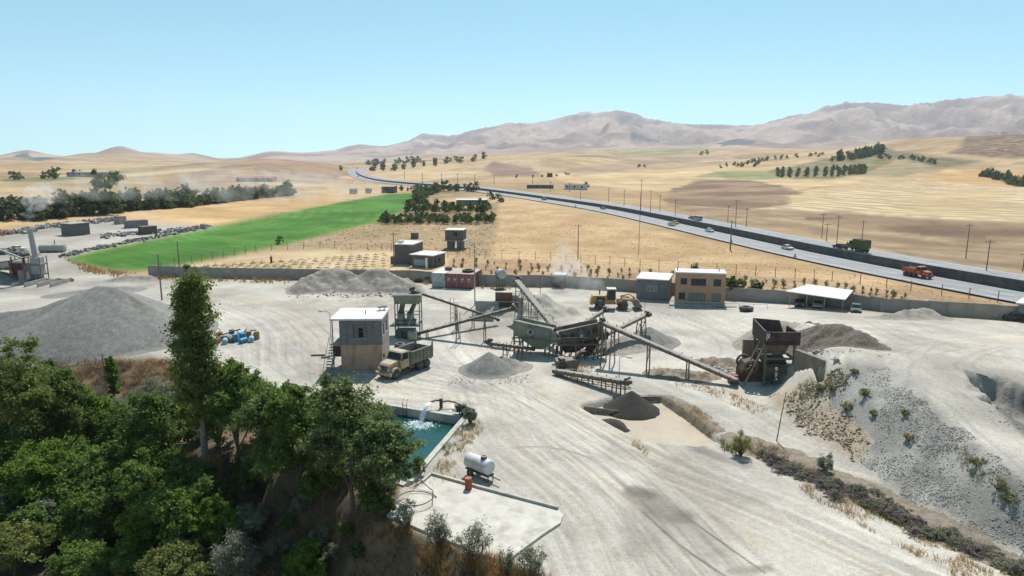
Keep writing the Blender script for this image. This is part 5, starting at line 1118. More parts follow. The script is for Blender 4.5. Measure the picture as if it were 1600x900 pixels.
MB().bar((.15, -.1, 1.5), (1.2, -.1, 1.5), .12).bar((3.9, -.1, .6), (4.9, -.1, 1.4), .1).bar((-.6, -.2, 0), (.1, -.1, 2.2), .09).build('brace', M_lrust, sc1)
MB().hexa([(4.55, .1, 2.2), (5.5, .1, 1.3), (5.5, 2.0, 1.3), (4.55, 2.0, 2.2), (4.6, .1, 2.5), (6.0, .1, 1.6), (6.0, 2, 1.6), (4.6, 2, 2.5)]).build('discharge_chute', M_belt, sc1)
MB().box(-.1, 2.6, 2.1, 2.2, 4.05, 4.12).box(-.1, 4.5, -.5, -.12, 1.98, 2.05).build('walkway', M_steel, sc1)
# dark second screen on a frame
p1_ = G(872, 562); s2 = thing('vibrating_screen', 'dark rusty vibrating screen raised on a steel frame at the plant centre', 'screen', p1_, .10)
side2 = [(0, 2.1), (.0, 3.3), (4.9, 4.25), (5.1, 2.9), (4.3, 2.4), (1.4, 1.75)]
M_brownplate = mat('dusty_brown_plate', (.175, .135, .10), .8, .3, 1.6, .1, dust=.35, stain=(.03, .026, .024), stain_amt=.9)
for y in (0, 2.0): MB().prism(side2, y, y+.1).build('side_plate', M_brownplate, s2)
MB().hexa([(0, .1, 2.8), (4.9, .1, 3.7), (4.9, 2, 3.7), (0, 2, 2.8), (0, .1, 2.92), (4.9, .1, 3.82), (4.9, 2, 3.82), (0, 2, 2.92)]).build('screen_deck', M_belt, s2)
for x in (.3, 1.3, 2.2, 3.2, 4.2): MB().box(x, x+.12, -.08, -.002, 2.1+.18*x, 3.2+.19*x).build('stiffener', M_dark, s2)
MB().bar((0, -.04, 3.3), (4.9, -.04, 4.25), .13).bar((0, -.04, 2.1), (4.3, -.04, 2.45), .12).build('edge_flange', M_lrust, s2)
c = MB().cyl((2.6, -.45, 2.9), (2.6, 0, 2.9), .5, .5, 18).build('exciter', M_dark, s2); MB().cyl((2.6, -.5, 2.9), (2.6, -.46, 2.9), .2).build('hub', M_galv, c)
for x in (.2, 2.0, 4.6, 5.0):
    for y in (-.3, 2.4): MB().bar((x, y, -.1), (x, y, 2.2 if x < 4 else 4.0), .16).build('leg', M_lrust, s2)
MB().bar((-.6, -.3, 2.0), (5.0, -.3, 1.8), .16).bar((-.6, 2.4, 2.0), (5.0, 2.4, 1.8), .16).bar((.2, -.3, .3), (2.0, -.3, 1.8), .08).bar((4.6, -.3, .3), (2.0, -.3, 1.7), .08).build('frame_beam', M_lrust, s2)
MB().box(-.6, 5.0, -.9, -.38, 1.86, 1.92).build('walkway', M_steel, s2)
for k in range(6): MB().bar((-.6+k*1.1, -.88, 1.9), (-.6+k*1.1, -.88, 2.8), .04).build('rail_post', M_lrust, s2)
MB().bar((-.6, -.88, 2.8), (4.9, -.88, 2.8), .04).build('handrail', M_lrust, s2)
MB().hexa([(.8, .3, .7), (2.2, .3, .7), (2.2, 1.7, .7), (.8, 1.7, .7), (.2, .1, 1.9), (4.0, .1, 1.9), (4.0, 1.9, 1.9), (.2, 1.9, 1.9)]).build('funnel', M_drust, s2)
MB().hexa([(3.0, .2, .3), (3.8, .2, .3), (3.8, 1.2, .3), (3.0, 1.2, .3), (4.2, .2, 2.2), (5.0, .2, 2.2), (5.0, 1.2, 2.2), (4.2, 1.2, 2.2)]).build('chute', M_drust, s2)
for x in (1.1, 3.0, 4.0): MB().bar((x, -.45, -.1), (x+.25, -.45, 2.0), .09).build('strut', M_drust, s2)
for k in range(5): MB().box(.35+k*.9, .95+k*.9, -.012, -.004, 2.35+.16*k, 2.95+.17*k).build('rubber_flap', M_grease, s2)
MB().tube([(-.4, -.6, 2.6), (1.2, -.7, 2.35), (2.8, -.7, 2.5), (4.6, -.6, 3.4)], .06, 7).build('water_pipe', M_rust, s2, True)
MB().tube([(5.0, -.3, 3.9), (5.3, -.5, 2.6), (5.2, -.5, .4)], .05, 6).build('cable', M_grease, s2, True)
MB().box(5.0, 5.9, .2, 1.6, 2.2, 3.1).build('feed_box', M_drust, s2); MB().box(.2, 1.5, 2.1, 2.5, 2.2, 3.3).build('motor_housing', M_dark, s2)
for k in range(5): MB().bar((-.1+k*1.1, 2.25, 4.1-.15*k), (-.1+k*1.1, 2.25, 4.95-.15*k), .04).build('rail_post', M_lrust, sc1)
MB().bar((-.1, 2.25, 4.95), (4.3, 2.25, 4.35), .04).build('handrail', M_lrust, sc1)
for x, zt in ((.7, 2.1), (2.0, 1.2), (4.4, 1.7)): MB().bar((x, -.25, 0), (x+.5, -.25, zt), .08).build('strut', M_lrust, sc1)
MB().tube([(5.6, .3, 1.6), (5.9, .2, 1.0), (5.8, .2, .2)], .12, 8).build('drain_hose', M_grease, sc1, True)
# sand washer in front
sw = thing('sand_washer', 'rusty sand washing wheel box below the dark screen, head of the wet conveyor', 'sand washer', G(868, 584)+Vector((.1, .4, 0)), .08, None, .74)
MB().hexa([(.2, 0, .5), (3.1, 0, .5), (3.1, 1.6, .5), (.2, 1.6, .5), (0, -.1, 1.75), (3.6, -.1, 1.9), (3.6, 1.7, 1.9), (0, 1.7, 1.75)]).build('tub', M_brownplate, sw)
c = MB().cyl((.9, -.18, 1.15), (.9, 0, 1.15), .72, .72, 20).build('wheel_housing', M_drust, sw)
MB().torus((.9, -.2, 1.15), .66, .08, 22, 6, 'y').build('wheel_rim', M_lrust, c, True)
for k in range(6): MB().bar((.9, -.2, 1.15), (.9+.62*math.cos(k*1.047), -.2, 1.15+.62*math.sin(k*1.047)), .07).build('spoke', M_lrust, c)
MB().box(.4, 1.3, .2, 1.2, 1.75, 2.15).cyl((.5, -.05, 2.0), (1.3, -.05, 2.0), .2).build('drive_motor', M_dark, sw)
for x in (.2, 3.0):
    for y in (0, 1.5): MB().bar((x, y, -.1), (x, y, .6), .14).build('leg', M_drust, sw)
MB().hexa([(2.2, .3, 1.5), (2.9, .3, 1.5), (2.9, 1.2, 1.5), (2.2, 1.2, 1.5), (3.7, .3, 3.0), (4.4, .3, 3.0), (4.4, 1.2, 3.0), (3.7, 1.2, 3.0)]).build('feed_chute', M_drust, sw)
# bunker behind the screen
bk = thing('feed_bunker', 'concrete feed bunker with a rusty plate behind the green screen', 'bunker', G(743, 492), -.12)
MB().box(0, 3.6, 0, .35, -.1, 2.1).build('front_wall', M_conc, bk); MB().box(3.6, 7.2, -.6, -.2, -.1, 2.2).build('front_wall', M_drust, bk)
MB().box(2.9, 5.4, .4, .55, 1.2, 3.4).build('steel_plate', mat('red_rust_plate', (.20, .095, .065), .8, .25, 2, .1, dust=.25), bk); MB().box(5.4, 7.0, .5, .9, 0, 3.0).build('side_wall', M_conc, bk)
MB().box(6.6, 7.2, -2.6, -.6, -.1, 3.3).build('pillar', M_conc, bk); MB().box(-.3, 3.2, -3.6, -3.2, -.1, .6).build('kerb_block', M_conc, bk)
# feed hopper tower with jaw crusher
tw = thing('feed_hopper_tower', 'dark rusty steel feed hopper on a tall frame at the plateau edge', 'hopper', TWR[0]+Vector((0, 0, 0))); tw_w = TWR[1].x-TWR[0].x
tw.rotation_euler = (0, 0, 0); M_olive = mat('olive_steel', (.135, .12, .085), .8, .25, 3, .1, dust=.2)
for x in (.08, tw_w-.08):
    for y in (.1, 3.3): MB().bar((x, y, 0), (x, y, 4.6), .24).build('leg', M_olive, tw)
for z in (2.9, 4.45): MB().bar((-.1, .1, z), (tw_w+.1, .1, z), .2).build('beam', M_olive, tw); MB().bar((-.1, 3.3, z), (tw_w+.1, 3.3, z), .2).build('beam', M_olive, tw); MB().bar((.08, .1, z), (.08, 3.3, z), .2).build('beam', M_olive, tw); MB().bar((tw_w-.08, .1, z), (tw_w-.08, 3.3, z), .2).build('beam', M_olive, tw)
MB().box(-.15, tw_w+.35, -.1, .05, 4.35, 5.72).build('front_plate', M_drust, tw); MB().prism([(.05, 4.55), (3.6, 4.55), (3.7, 6.25), (.05, 5.8)], 0, .14).build('left_plate', M_drust, tw).matrix_local = Matrix(((0, 1, 0, -.15), (1, 0, 0, 0), (0, 0, 1, 0), (0, 0, 0, 1)))
MB().hexa([(tw_w+.1, .05, 4.6), (tw_w+.3, .05, 4.6), (tw_w+.3, 3.2, 4.6), (tw_w+.1, 3.2, 4.6), (tw_w+.2, .05, 5.6), (tw_w+.4, .05, 5.6), (tw_w+.4, 3.2, 5.6), (tw_w+.2, 3.2, 5.6)]).build('right_plate', M_drust, tw)
MB().hexa([(0, 3.2, 4.6), (tw_w, 3.2, 4.6), (tw_w, 3.35, 4.6), (0, 3.35, 4.6), (-.1, 3.6, 6.3), (tw_w-.4, 3.6, 6.05), (tw_w-.4, 3.75, 6.05), (-.1, 3.75, 6.3)]).build('back_plate', M_drust, tw)
MB().box(0, tw_w, .1, 3.2, 4.6, 4.9).build('feeder_floor', M_brown, tw); MB().bar((-.1, -.15, 5.72), (tw_w*.5, -.15, 5.68), .12).bar((-.15, -.15, 4.6), (tw_w+.3, -.15, 4.6), .14).build('edge_beam', M_drust, tw)
MB().box(.15, .28, -.12, -.105, 5.1, 5.6).box(-.02, .06, -.12, -.105, 4.9, 5.6).build('white_mark', M_white, tw)
MB().hexa([(1.0, .6, 3.2), (2.2, .6, 3.2), (2.2, 2.2, 3.2), (1.0, 2.2, 3.2), (.7, .3, 4.4), (2.6, .3, 4.4), (2.6, 2.6, 4.4), (.7, 2.6, 4.4)]).build('chute', M_lrust, tw)
MB().box(.2, tw_w-.2, .3, 3.1, 1.95, 2.1).build('platform', M_dark, tw); MB().box(.5, 2.5, .8, 2.6, 2.1, 2.7).build('feeder', M_drust, tw)
MB().bar((.1, .1, .1), (tw_w-.1, .1, 2.0), .12).bar((tw_w-.1, .1, 1.0), (.1, .1, 2.0), .1).build('cross_brace', M_olive, tw)
for y in (.0, 1.3): MB().bar((.0, y, 4.6), (-2.1, y-.4, .2), .16).build('chute_rail', M_lrust, tw)
jc = thing('jaw_crusher', 'dark jaw crusher with flywheels at the foot of the feed hopper tower', 'crusher', TWR[0]+Vector((-2.05, .2, 0)), .05)
MB().prism([(0, .35), (2.2, .35), (2.2, 1.7), (1.6, 2.5), (.4, 2.3), (0, 1.4)], .2, 1.9).build('body', M_drust, jc)
for y in (-.15, 2.05):
    c = MB().torus((.75, y, 2.05), .62, .13, 24, 8, 'y').build('flywheel', M_rust, jc, True)
    for k in range(5): MB().bar((.75, y, 2.05), (.75+.6*math.cos(k*1.2566), y, 2.05+.6*math.sin(k*1.2566)), .1).build('spoke', M_rust, c)
MB().cyl((.75, -.15, 2.05), (.75, 2.05, 2.05), .14).build('shaft', M_steel, jc); MB().box(-.2, 2.8, 0, 2.2, 0, .35).build('base', M_conc, jc)
MB().box(2.6, 3.4, .4, 1.2, .05, .8).cyl((2.6, .8, .6), (3.5, .8, .6), .35).build('drive_motor', M_dark, jc); MB().box(-1.0, -.2, .5, 1.5, .1, .9).build('discharge_chute', M_redm, jc)
d = W1-W0; rw = thing('retaining_wall', 'brown concrete retaining wall right of the feed hopper tower', 'wall', Vector((W0.x, W0.y, 0)), math.atan2(d.y, d.x)); L = math.hypot(d.x, d.y)
for k in range(3):
    for j in range(4): MB().box(L*k/3+.01, L*(k+1)/3-.01, 0, .4, -.2+j*1.12, -.2+(j+1)*1.12-.012).build('concrete_panel', mat('brown_concrete', (.245, .20, .155), .9, .12, 1.2, .1, stain=(.18, .15, .12), stain_amt=.6), rw)
bw = thing('retaining_wall', 'shaded back wall of the pit behind the feed hopper tower', 'wall', Vector((TWR[0].x-.8, TWR[0].y+4.1, 0)))
for j in range(4): MB().box(0, W0.x-TWR[0].x+.9, 0, .35, -.2+j*1.0, .79+j*1.0).build('concrete_panel', MATS['brown_concrete'], bw)
# ---------------------------------------------------------------- vehicles (local x forward)
M_tyre = mat('tyre_rubber', (.028, .027, .026), .85, .25, 5, .05, dust=.55); M_rim2 = mat('wheel_rim', (.18, .165, .14), .6, .2, 4, dust=.4)
M_hl = mat('headlight_glass', (.6, .6, .58), .15, .05, 3); M_tl = mat('tail_light', (.30, .02, .015), .3, .05, 3); M_blackp = mat('black_plastic', (.03, .03, .03), .6, .2, 4, dust=.2)
def wheel(parent, x, y, r, w_, rim_m=None):
    q = MB().lathe([(r*.72, -w_/2), (r*.93, -w_/2), (r, -w_*.36), (r, w_*.36), (r*.93, w_/2), (r*.72, w_/2)], 20).build('wheel', M_tyre, parent, True); q.location = (x, y, r); q.rotation_euler = (math.pi/2, 0, 0)
    s = 1 if y < 0 else -1
    MB().lathe([(r*.55, -w_*.4), (r*.70, -w_*.42), (r*.70, w_*.42), (r*.52, w_*.40), (r*.30, w_*.25), (r*.22, w_*.5)] if s > 0 else [(r*.22, -w_*.5), (r*.30, -w_*.25), (r*.52, -w_*.40), (r*.70, -w_*.42), (r*.70, w_*.42), (r*.55, w_*.4)], 16).build('rim', rim_m or M_rim2, q, True)
def dump_truck(label, loc, yaw, cabm, bedm, bed_h=1.15, tarp=None, k=1.0, load=None, closed=False):
    t = thing('dump_truck', label, 'truck', loc, yaw, None, k)
    MB().box(-3.4, 3.1, -.45, .45, .72, 1.0).build('chassis', M_dark, t)
    # bonnet, cab
    MB().prism([(1.55, 1.0), (1.55, 1.95), (2.9, 1.78), (3.12, 1.6), (3.15, .85), (1.9, .85)], -.78, .78).build('bonnet', cabm, t)
    cab = MB(); cab.hexa([(.25, -1.1, .95), (1.6, -1.1, .95), (1.6, 1.1, .95), (.25, 1.1, .95), (.25, -1.12, 1.92), (1.62, -1.08, 1.92), (1.62, 1.08, 1.92), (.25, 1.12, 1.92)])
    for x0, x1, X0, X1 in ((.25, .37, .25, .37), (1.48, 1.6, 1.2, 1.3)):
        for s in (-1, 1):
            y0, y1 = (-1.1, -.98) if s < 0 else (.98, 1.1); Y0, Y1 = (-1.02, -.92) if s < 0 else (.92, 1.02)
            cab.hexa([(x0, y0, 1.92), (x1, y0, 1.92), (x1, y1, 1.92), (x0, y1, 1.92), (X0, Y0, 2.68), (X1, Y0, 2.68), (X1, Y1, 2.68), (X0, Y1, 2.68)])
    cb = cab.build('cab', cabm, t)
    MB().frus((.2, 1.36, -1.05, 1.05, 2.68), (.3, 1.2, -.95, .95, 2.8)).build('roof', cabm, cb)
    MB().hexa([(1.5, -.97, 1.93), (1.54, -.97, 1.93), (1.54, .97, 1.93), (1.5, .97, 1.93), (1.2, -.9, 2.67), (1.24, -.9, 2.67), (1.24, .9, 2.67), (1.2, .9, 2.67)]).build('windscreen', M_glass, cb)
    for y0, y1 in ((-1.03, -.99), (.99, 1.03)): MB().hexa([(.38, y0, 1.94), (1.46, y0, 1.94), (1.46, y1, 1.94), (.38, y1, 1.94), (.38, y0*.94, 2.66), (1.18, y0*.94, 2.66), (1.18, y1*.94, 2.66), (.38, y1*.94, 2.66)]).build('side_window', M_glass, cb)
    for s in (-1, 1):
        dr = MB().box(.42, 1.45, s*1.115-.012, s*1.115+.012, 1.05, 1.88).build('door', cabm, cb); MB().box(.5, .68, s*1.14-.01, s*1.14+.01, 1.6, 1.66).build('handle', M_dark, dr)
        MB().prism([(1.75, .75), (1.85, 1.15), (2.15, 1.32), (2.75, 1.32), (3.0, 1.1), (3.05, .8), (2.9, .95), (2.7, 1.16), (2.2, 1.16), (1.98, .95), (1.92, .75)], s*.8, s*1.18).build('fender', cabm, t)
        MB().cyl((3.12, s*.62, 1.15), (3.17, s*.62, 1.15), .14, .14, 14).build('headlight', M_hl, t)
        mi = MB().bar((1.5, s*1.1, 2.1), (1.75, s*1.35, 2.15), .04).build('mirror_arm', M_dark, cb); MB().box(1.7, 1.75, s*1.35-.1, s*1.35+.1, 1.95, 2.4).build('mirror', M_dark, mi)
        MB().box(-.75, .15, s*.72-.28, s*.72+.28, .62, 1.02).build('fuel_tank', M_dark, t)
        MB().box(.4, 1.3, s*1.0-.12, s*1.0+.12, .5, .58).build('step', M_dark, t)
    g = MB().box(3.12, 3.17, -.42, .42, .95, 1.55).build('grille', M_dark, t)
    for k_ in range(4): MB().box(3.17, 3.19, -.4, .4, 1.0+.14*k_, 1.06+.14*k_).build('grille_bar', M_steel, g)
    MB().box(3.15, 3.38, -1.15, 1.15, .5, .82).build('bumper', cabm, t)
    # bed
    z0 = 1.12; x0, x1 = -3.6, .05; bd = MB().box(x0, x1, -1.18, 1.18, z0, z0+.14)
    bed = bd.build('bed_floor', bedm, t); zt = z0+.14+bed_h
    for s in (-1, 1):
        sp = MB().box(x0, x1, s*1.22-.04, s*1.22+.04, z0, zt).build('bed_side', bedm, t)
        for i in range(6): MB().box(x0+.15+i*.66, x0+.27+i*.66, s*1.30-.04, s*1.30+.04, z0, zt-.02).build('rib', bedm, sp)
        MB().box(x0, x1, s*1.28-.06, s*1.28+.06, zt, zt+.1).build('top_rail', bedm, sp)
    MB().box(x1, x1+.08, -1.26, 1.26, z0, zt+.18).build('headboard', bedm, t)
    if not closed:
        MB().frus((x1+.08, x1+.1, -1.1, 1.1, zt), (x1+.08, x1+.8, -.95, .95, zt+.16)).build('cab_guard', bedm, t)
    MB().box(x0-.08, x0, -1.24, 1.24, z0, zt-.12 if not closed else zt).build('tailgate', bedm, t)
    if not closed: [MB().bar((x0-.02, y_, z0), (x0-.02, y_, zt+.5), .14).build('tail_post', bedm, t) for y_ in (-1.26, 1.26)]
    if tarp: MB().prism([(x0, zt), (x1, zt), (x1, zt+.22), (x0, zt+.16)], -1.2, 1.2).build('tarpaulin', tarp, t)
    if load: MB().hexa([(x0+.05, -1.15, zt-.4), (x1-.05, -1.15, zt-.4), (x1-.05, 1.15, zt-.4), (x0+.05, 1.15, zt-.4), (x0+.9, -.4, zt+.15), (x1-.9, -.4, zt+.1), (x1-.9, .4, zt+.1), (x0+.9, .4, zt+.15)]).build('load', load, t)
    for x in (2.42, -1.55, -2.75):
        for s in (-1, 1): wheel(t, x, s*.98, .54, .32 if x > 0 else .5, cabm if x > 0 else None)
    for s in (-1, 1): MB().box(x0-.1, x0-.04, s*.9-.15, s*.9+.15, .85, .98).build('tail_light', M_tl, t)
    return t
M_ytruck = mat('truck_yellow', (.46, .33, .16), .6, .15, 2, .02, dust=.75, stain=(.22, .15, .09), stain_amt=.5); M_gbed = mat('truck_green_bed', (.145, .15, .11), .65, .25, 2, .03, dust=.75, stain=(.12, .09, .07), stain_amt=.7)
f_, r_ = G(622, 591), G(656, 577.5); ya = math.atan2((f_-r_).y, (f_-r_).x)
dump_truck('dusty yellow dump truck with open green bed parked right of the control hut', (f_+r_)/2+Vector((math.sin(ya), -math.cos(ya), 0))*.9+Vector((math.cos(ya), math.sin(ya), 0))*(-.15), ya, M_ytruck, M_gbed, 1.25, k=.95)
def road_at(px, py, off, z):
    g = P(px, py, z); best = min(range(len(ROAD)-1), key=lambda i: (ROAD[i]-Vector((g.x, g.y, 0))).length); d = ROAD[best+1]-ROAD[best]; d.z = 0; d.normalize(); nn = Vector((d.y, -d.x, 0))
    r = Vector((g.x, g.y, 0))-ROAD[best]; t = r.dot(d); p = ROAD[best]+d*t+nn*off; p.z = ROAD[best].z+z; return p, math.atan2(d.y, d.x)
M_otruck = mat('truck_orange', (.50, .10, .025), .5, .08, 2, dust=.15); M_gtruck = mat('truck_dark_green', (.06, .10, .03), .6, .12, 2, dust=.15); M_tarp = mat('black_tarp', (.012, .014, .013), .8, .2, 2, .3)
p, ya = road_at(1421, 434, -4.4, 0); dump_truck('bright orange dump truck driving on the near carriageway', p, ya+math.pi, M_otruck, M_otruck, .8, load=M_brown, k=.8)
p, ya = road_at(1329, 393, 4.2, WALLH); dump_truck('large green high-sided truck with black cover on the far carriageway', p, ya, M_gtruck, M_gtruck, 1.8, M_tarp, .9, closed=True)
def car(label, loc, yaw, paint, kind='sedan', group=None, name='car', k=.82):
    t = thing(name, label, 'van' if kind == 'van' else 'car', loc, yaw, group, k)
    if kind == 'van':
        prof = [(-2.4, .35), (2.35, .35), (2.42, .75), (2.3, 1.0), (1.75, 1.15), (-2.42, 1.15)]; hw = .95
        gh_ = [(-2.38, 1.15), (1.75, 1.15), (1.1, 1.95), (.8, 2.05), (-2.2, 2.08), (-2.36, 1.95)]; wins = [((-.35, 1.2), (1.45, 1.2), (1.0, 1.8), (-.35, 1.85)), ((-2.2, 1.25), (-.5, 1.25), (-.5, 1.85), (-2.15, 1.85))]; top = 2.0; fx = (1.74, 1.12, 1.2, 1.9); bx = (-2.39, -2.3, 1.25, 1.85)
    else:
        prof = [(-2.15, .32), (2.1, .32), (2.16, .55), (2.08, .75), (1.0, .90), (-1.35, .95), (-2.12, .88), (-2.18, .6)]; hw = .84
        gh_ = [(-1.5, .93), (1.05, .89), (.35, 1.38), (.1, 1.43), (-.85, 1.43), (-1.05, 1.38)]; wins = [((-.05, .96), (.85, .96), (.32, 1.33), (-.05, 1.35)), ((-1.25, .97), (-.15, .96), (-.15, 1.35), (-.85, 1.35))]; fx = (1.03, .40, .92, 1.36); bx = (-1.48, -1.06, .97, 1.35)
    body = MB().prism(prof, -hw, hw).build('body', paint, t)
    n = len(gh_); vs = [(x, -hw*(1 if z < 1.2 else .82), z) for x, z in gh_]+[(x, hw*(1 if z < 1.2 else .82), z) for x, z in gh_]
    MB().add(vs, [tuple(range(n)), tuple(range(2*n-1, n-1, -1))]+[(i, n+i, n+(i+1) % n, (i+1) % n) for i in range(n)]).build('cabin', paint, body)
    for s in (-1, 1):
        for wv in wins:
            f = lambda x, z: (x, s*(hw*(1 if z < 1.2 else (.82 if kind != 'van' else .84))+.012 if not (z < 1.3 and kind == 'van') else hw+.012), z)
            zt0 = gh_[1][1]; zt1 = max(z for _, z in gh_)
            f = lambda x, z: (x, s*(hw*(1-.18*(z-zt0)/(zt1-zt0))+.02), z)
            MB().add([f(*q) for q in wv], [(0, 1, 2, 3)]).build('side_window', M_glass, body)
    yw = hw*.9
    MB().add([(fx[0]+.01, -yw, fx[2]), (fx[0]+.01, yw, fx[2]), (fx[1]+.03, yw*.84, fx[3]), (fx[1]+.03, -yw*.84, fx[3])], [(0, 1, 2, 3)]).build('windscreen', M_glass, body)
    MB().add([(bx[0]-.02, -yw, bx[2]), (bx[0]-.02, yw, bx[2]), (bx[1]-.04, yw*.84, bx[3]), (bx[1]-.04, -yw*.84, bx[3])], [(3, 2, 1, 0)]).build('rear_window', M_glass, body)
    xf = prof[1][0]; xb = prof[0][0]
    for s in (-1, 1):
        MB().box(xf-.05, xf+.05, s*.6-.16, s*.6+.16, .56, .70).build('headlight', M_hl, t); MB().box(xb-.06, xb+.04, s*.62-.14, s*.62+.14, .62, .8).build('tail_light', M_tl, t)
        for x in (1.35, -1.3): wheel(t, x, s*(hw-.08), .31, .2, M_galv)
    MB().box(xf-.04, xf+.1, -hw*.95, hw*.95, .3, .48).build('bumper', M_blackp, t); MB().box(xb-.1, xb+.04, -hw*.95, hw*.95, .32, .5).build('bumper', M_blackp, t)
    return t
def paint_(n, c): return mat(n, c, .3, .04, 1, dust=.15)
W_ = paint_('car_white', (.62, .63, .63)); SV = paint_('car_silver', (.36, .38, .40)); TL = paint_('car_teal', (.06, .10, .10)); BK = paint_('car_black', (.015, .017, .02)); YE = paint_('car_yellow', (.50, .26, .02)); DG = paint_('car_dark_green', (.02, .07, .06)); GB = paint_('car_blue_grey', (.10, .15, .20))
for px_, py_, off, z, m, knd, flip, lb in (
  (1227, 390, -3.2, 0, W_, 'sedan', 1, 'white car alone on the near carriageway between the two trucks'),
  (1100, 362.5, -3.0, 0, W_, 'sedan', 1, 'white car on the near carriageway right of the yellow taxi'),
  (1031, 353, -6.4, 0, SV, 'sedan', 1, 'pale silver car just left of the yellow car on the near carriageway'),
  (1040, 350.5, -3.0, 0, YE, 'sedan', 1, 'yellow car on the near carriageway beside the median wall'),
  (1056, 345, 4.4, WALLH, SV, 'van', 0, 'silver-white van on the far carriageway'),
  (1041, 343, 4.8, WALLH, GB, 'sedan', 0, 'blue-grey car just ahead of the silver van'),
  (1302, 388, 4.4, WALLH, BK, 'sedan', 0, 'black car right in front of the green truck'),
  (918, 327.5, -3.6, 0, TL, 'sedan', 1, 'dark car on the near carriageway in the middle distance'),
  (831, 313, -4.5, 0, TL, 'van', 1, 'dark van on the near carriageway where the road recedes'),
  (648, 287.5, 4, WALLH, W_, 'sedan', 0, 'tiny white car far off on the bend of the highway'),
  (569, 279, -4, 0, BK, 'sedan', 1, 'tiny dark car far off before the highway bend'),
  (563, 270, -3, 0, M_otruck, 'van', 1, 'tiny red vehicle at the far end of the visible highway')):
    p, ya = road_at(px_, py_, off, z); car(lb, p+Vector((0, 0, .03 if z == 0 else -.04)), ya+(math.pi if flip else 0), m, knd)
car('dark green car parked in the sun right of the carport', G(1337, 487), -2.02, DG)
car('dark car parked in the left bay of the carport shade', G(1249, 478), -1.95, BK)
car('silver car parked in the middle bay of the carport', G(1277, 480), -1.95, SV)
car('white car parked among the scrap left of the smoking chimney', G(27, 391), .15, W_)
car('dark vehicle at the right picture edge by the boundary wall', G(1592, 502), -.4, BK)
# wheel loader
M_lyel = mat('loader_yellow', (.46, .25, .045), .55, .12, 2, dust=.4, stain=(.25, .15, .06), stain_amt=.5)
lo = thing('wheel_loader', 'yellow wheel loader with raised bucket driving in the yard in front of the wall', 'loader', G(957, 482), -.06); 
MB().prism([(-3.3, .95), (-3.35, 1.9), (-3.1, 2.15), (-1.0, 2.2), (-.9, .9), (-2.4, .8)], -.95, .95).build('engine_hood', M_lyel, lo)
MB().box(-3.5, -3.0, -1.1, 1.1, .8, 1.3).build('counterweight', M_lyel, lo); MB().box(-2.6, -1.2, -.96, -.955, 1.4, 2.0).build('grille', M_dark, lo); MB().cyl((-2.0, .4, 2.2), (-2.0, .4, 2.9), .1).build('exhaust', M_dark, lo)
MB().prism([(-1.0, .8), (-1.0, 1.5), (.3, 1.5), (.5, .8)], -.7, .7).build('platform', M_lyel, lo)
cb = MB(); 
for x, y in ((-.85, -.7), (-.85, .7), (.35, -.7), (.35, .7)): cb.bar((x, y, 1.5), (x*.9, y*.95, 3.05), .12)
cb = cb.build('cab', M_dark, lo); MB().box(-.95, .45, -.8, .8, 3.05, 3.2).build('cab_roof', mat('cream_roof', (.52, .47, .36), .6, .08, 2), cb); MB().box(-.82, .32, -.68, .68, 1.55, 3.0).build('cab_glass', M_glass, cb)
MB().prism([(.6, .7), (.6, 1.6), (1.5, 1.75), (2.2, 1.3), (2.2, .7)], -.55, .55).build('front_frame', M_lyel, lo)
for s in (-1, 1):
    MB().bar((1.2, s*.55, 1.75), (2.6, s*.55, 1.5), .22, .34).bar((2.6, s*.55, 1.5), (3.4, s*.55, .95), .2, .3).build('lift_arm', M_lyel, lo); MB().cyl((1.1, s*.35, 1.2), (2.4, s*.4, 1.4), .09).build('hydraulic_ram', M_galv, lo)
    MB().prism([(1.2, 1.55), (1.5, 1.85), (2.6, 1.75), (2.7, 1.6)], s*.9, s*1.3).build('fender', M_lyel, lo)
    for x in (-2.0, 1.45): wheel(lo, x, s*1.12, .80, .62, M_lyel)
MB().bar((1.2, 0, 2.0), (2.5, 0, 2.3), .18).bar((2.5, 0, 2.3), (3.3, 0, 1.7), .14).build('tilt_linkage', M_lyel, lo)
MB().prism([(3.2, .5), (3.15, 1.2), (3.35, 1.75), (3.45, 1.72), (3.4, 1.2), (3.5, .75), (4.5, .62), (4.5, .5)], -1.45, 1.45).build('bucket', M_steel, lo)
bk_ = lo.children
for s in (-1, 1): MB().prism([(3.2, .52), (3.2, 1.6), (3.45, 1.7), (4.4, .62)], s*1.45-.03, s*1.45+.03).build('bucket_cheek', M_steel, lo)
MB().hexa([(3.45, -1.3, .8), (4.4, -1.3, .62), (4.4, 1.3, .62), (3.45, 1.3, .8), (3.45, -.8, 1.75), (4.0, -.7, 1.25), (4.0, .7, 1.25), (3.45, .8, 1.75)]).build('bucket_load', M_gravel2, lo)
# roadside warning triangles and the person in the vineyard
for a_, b_, lb in ((1166, 377, 'small grey roadside marker on the near carriageway edge below the white cars'), (1259, 400, 'small grey roadside marker below the lone white car'), (880, 322.5, 'small grey roadside marker far along the near carriageway')):
    t = thing('road_marker', lb, 'marker', road_at(a_, b_+1, -9.6, .03)[0])
    MB().lathe([(.35, 0), (.12, .75), (.1, .8)], 3).build('cone', M_wallc, t); MB().box(-.4, .4, -.4, .4, 0, .05).build('foot', M_dark, t)
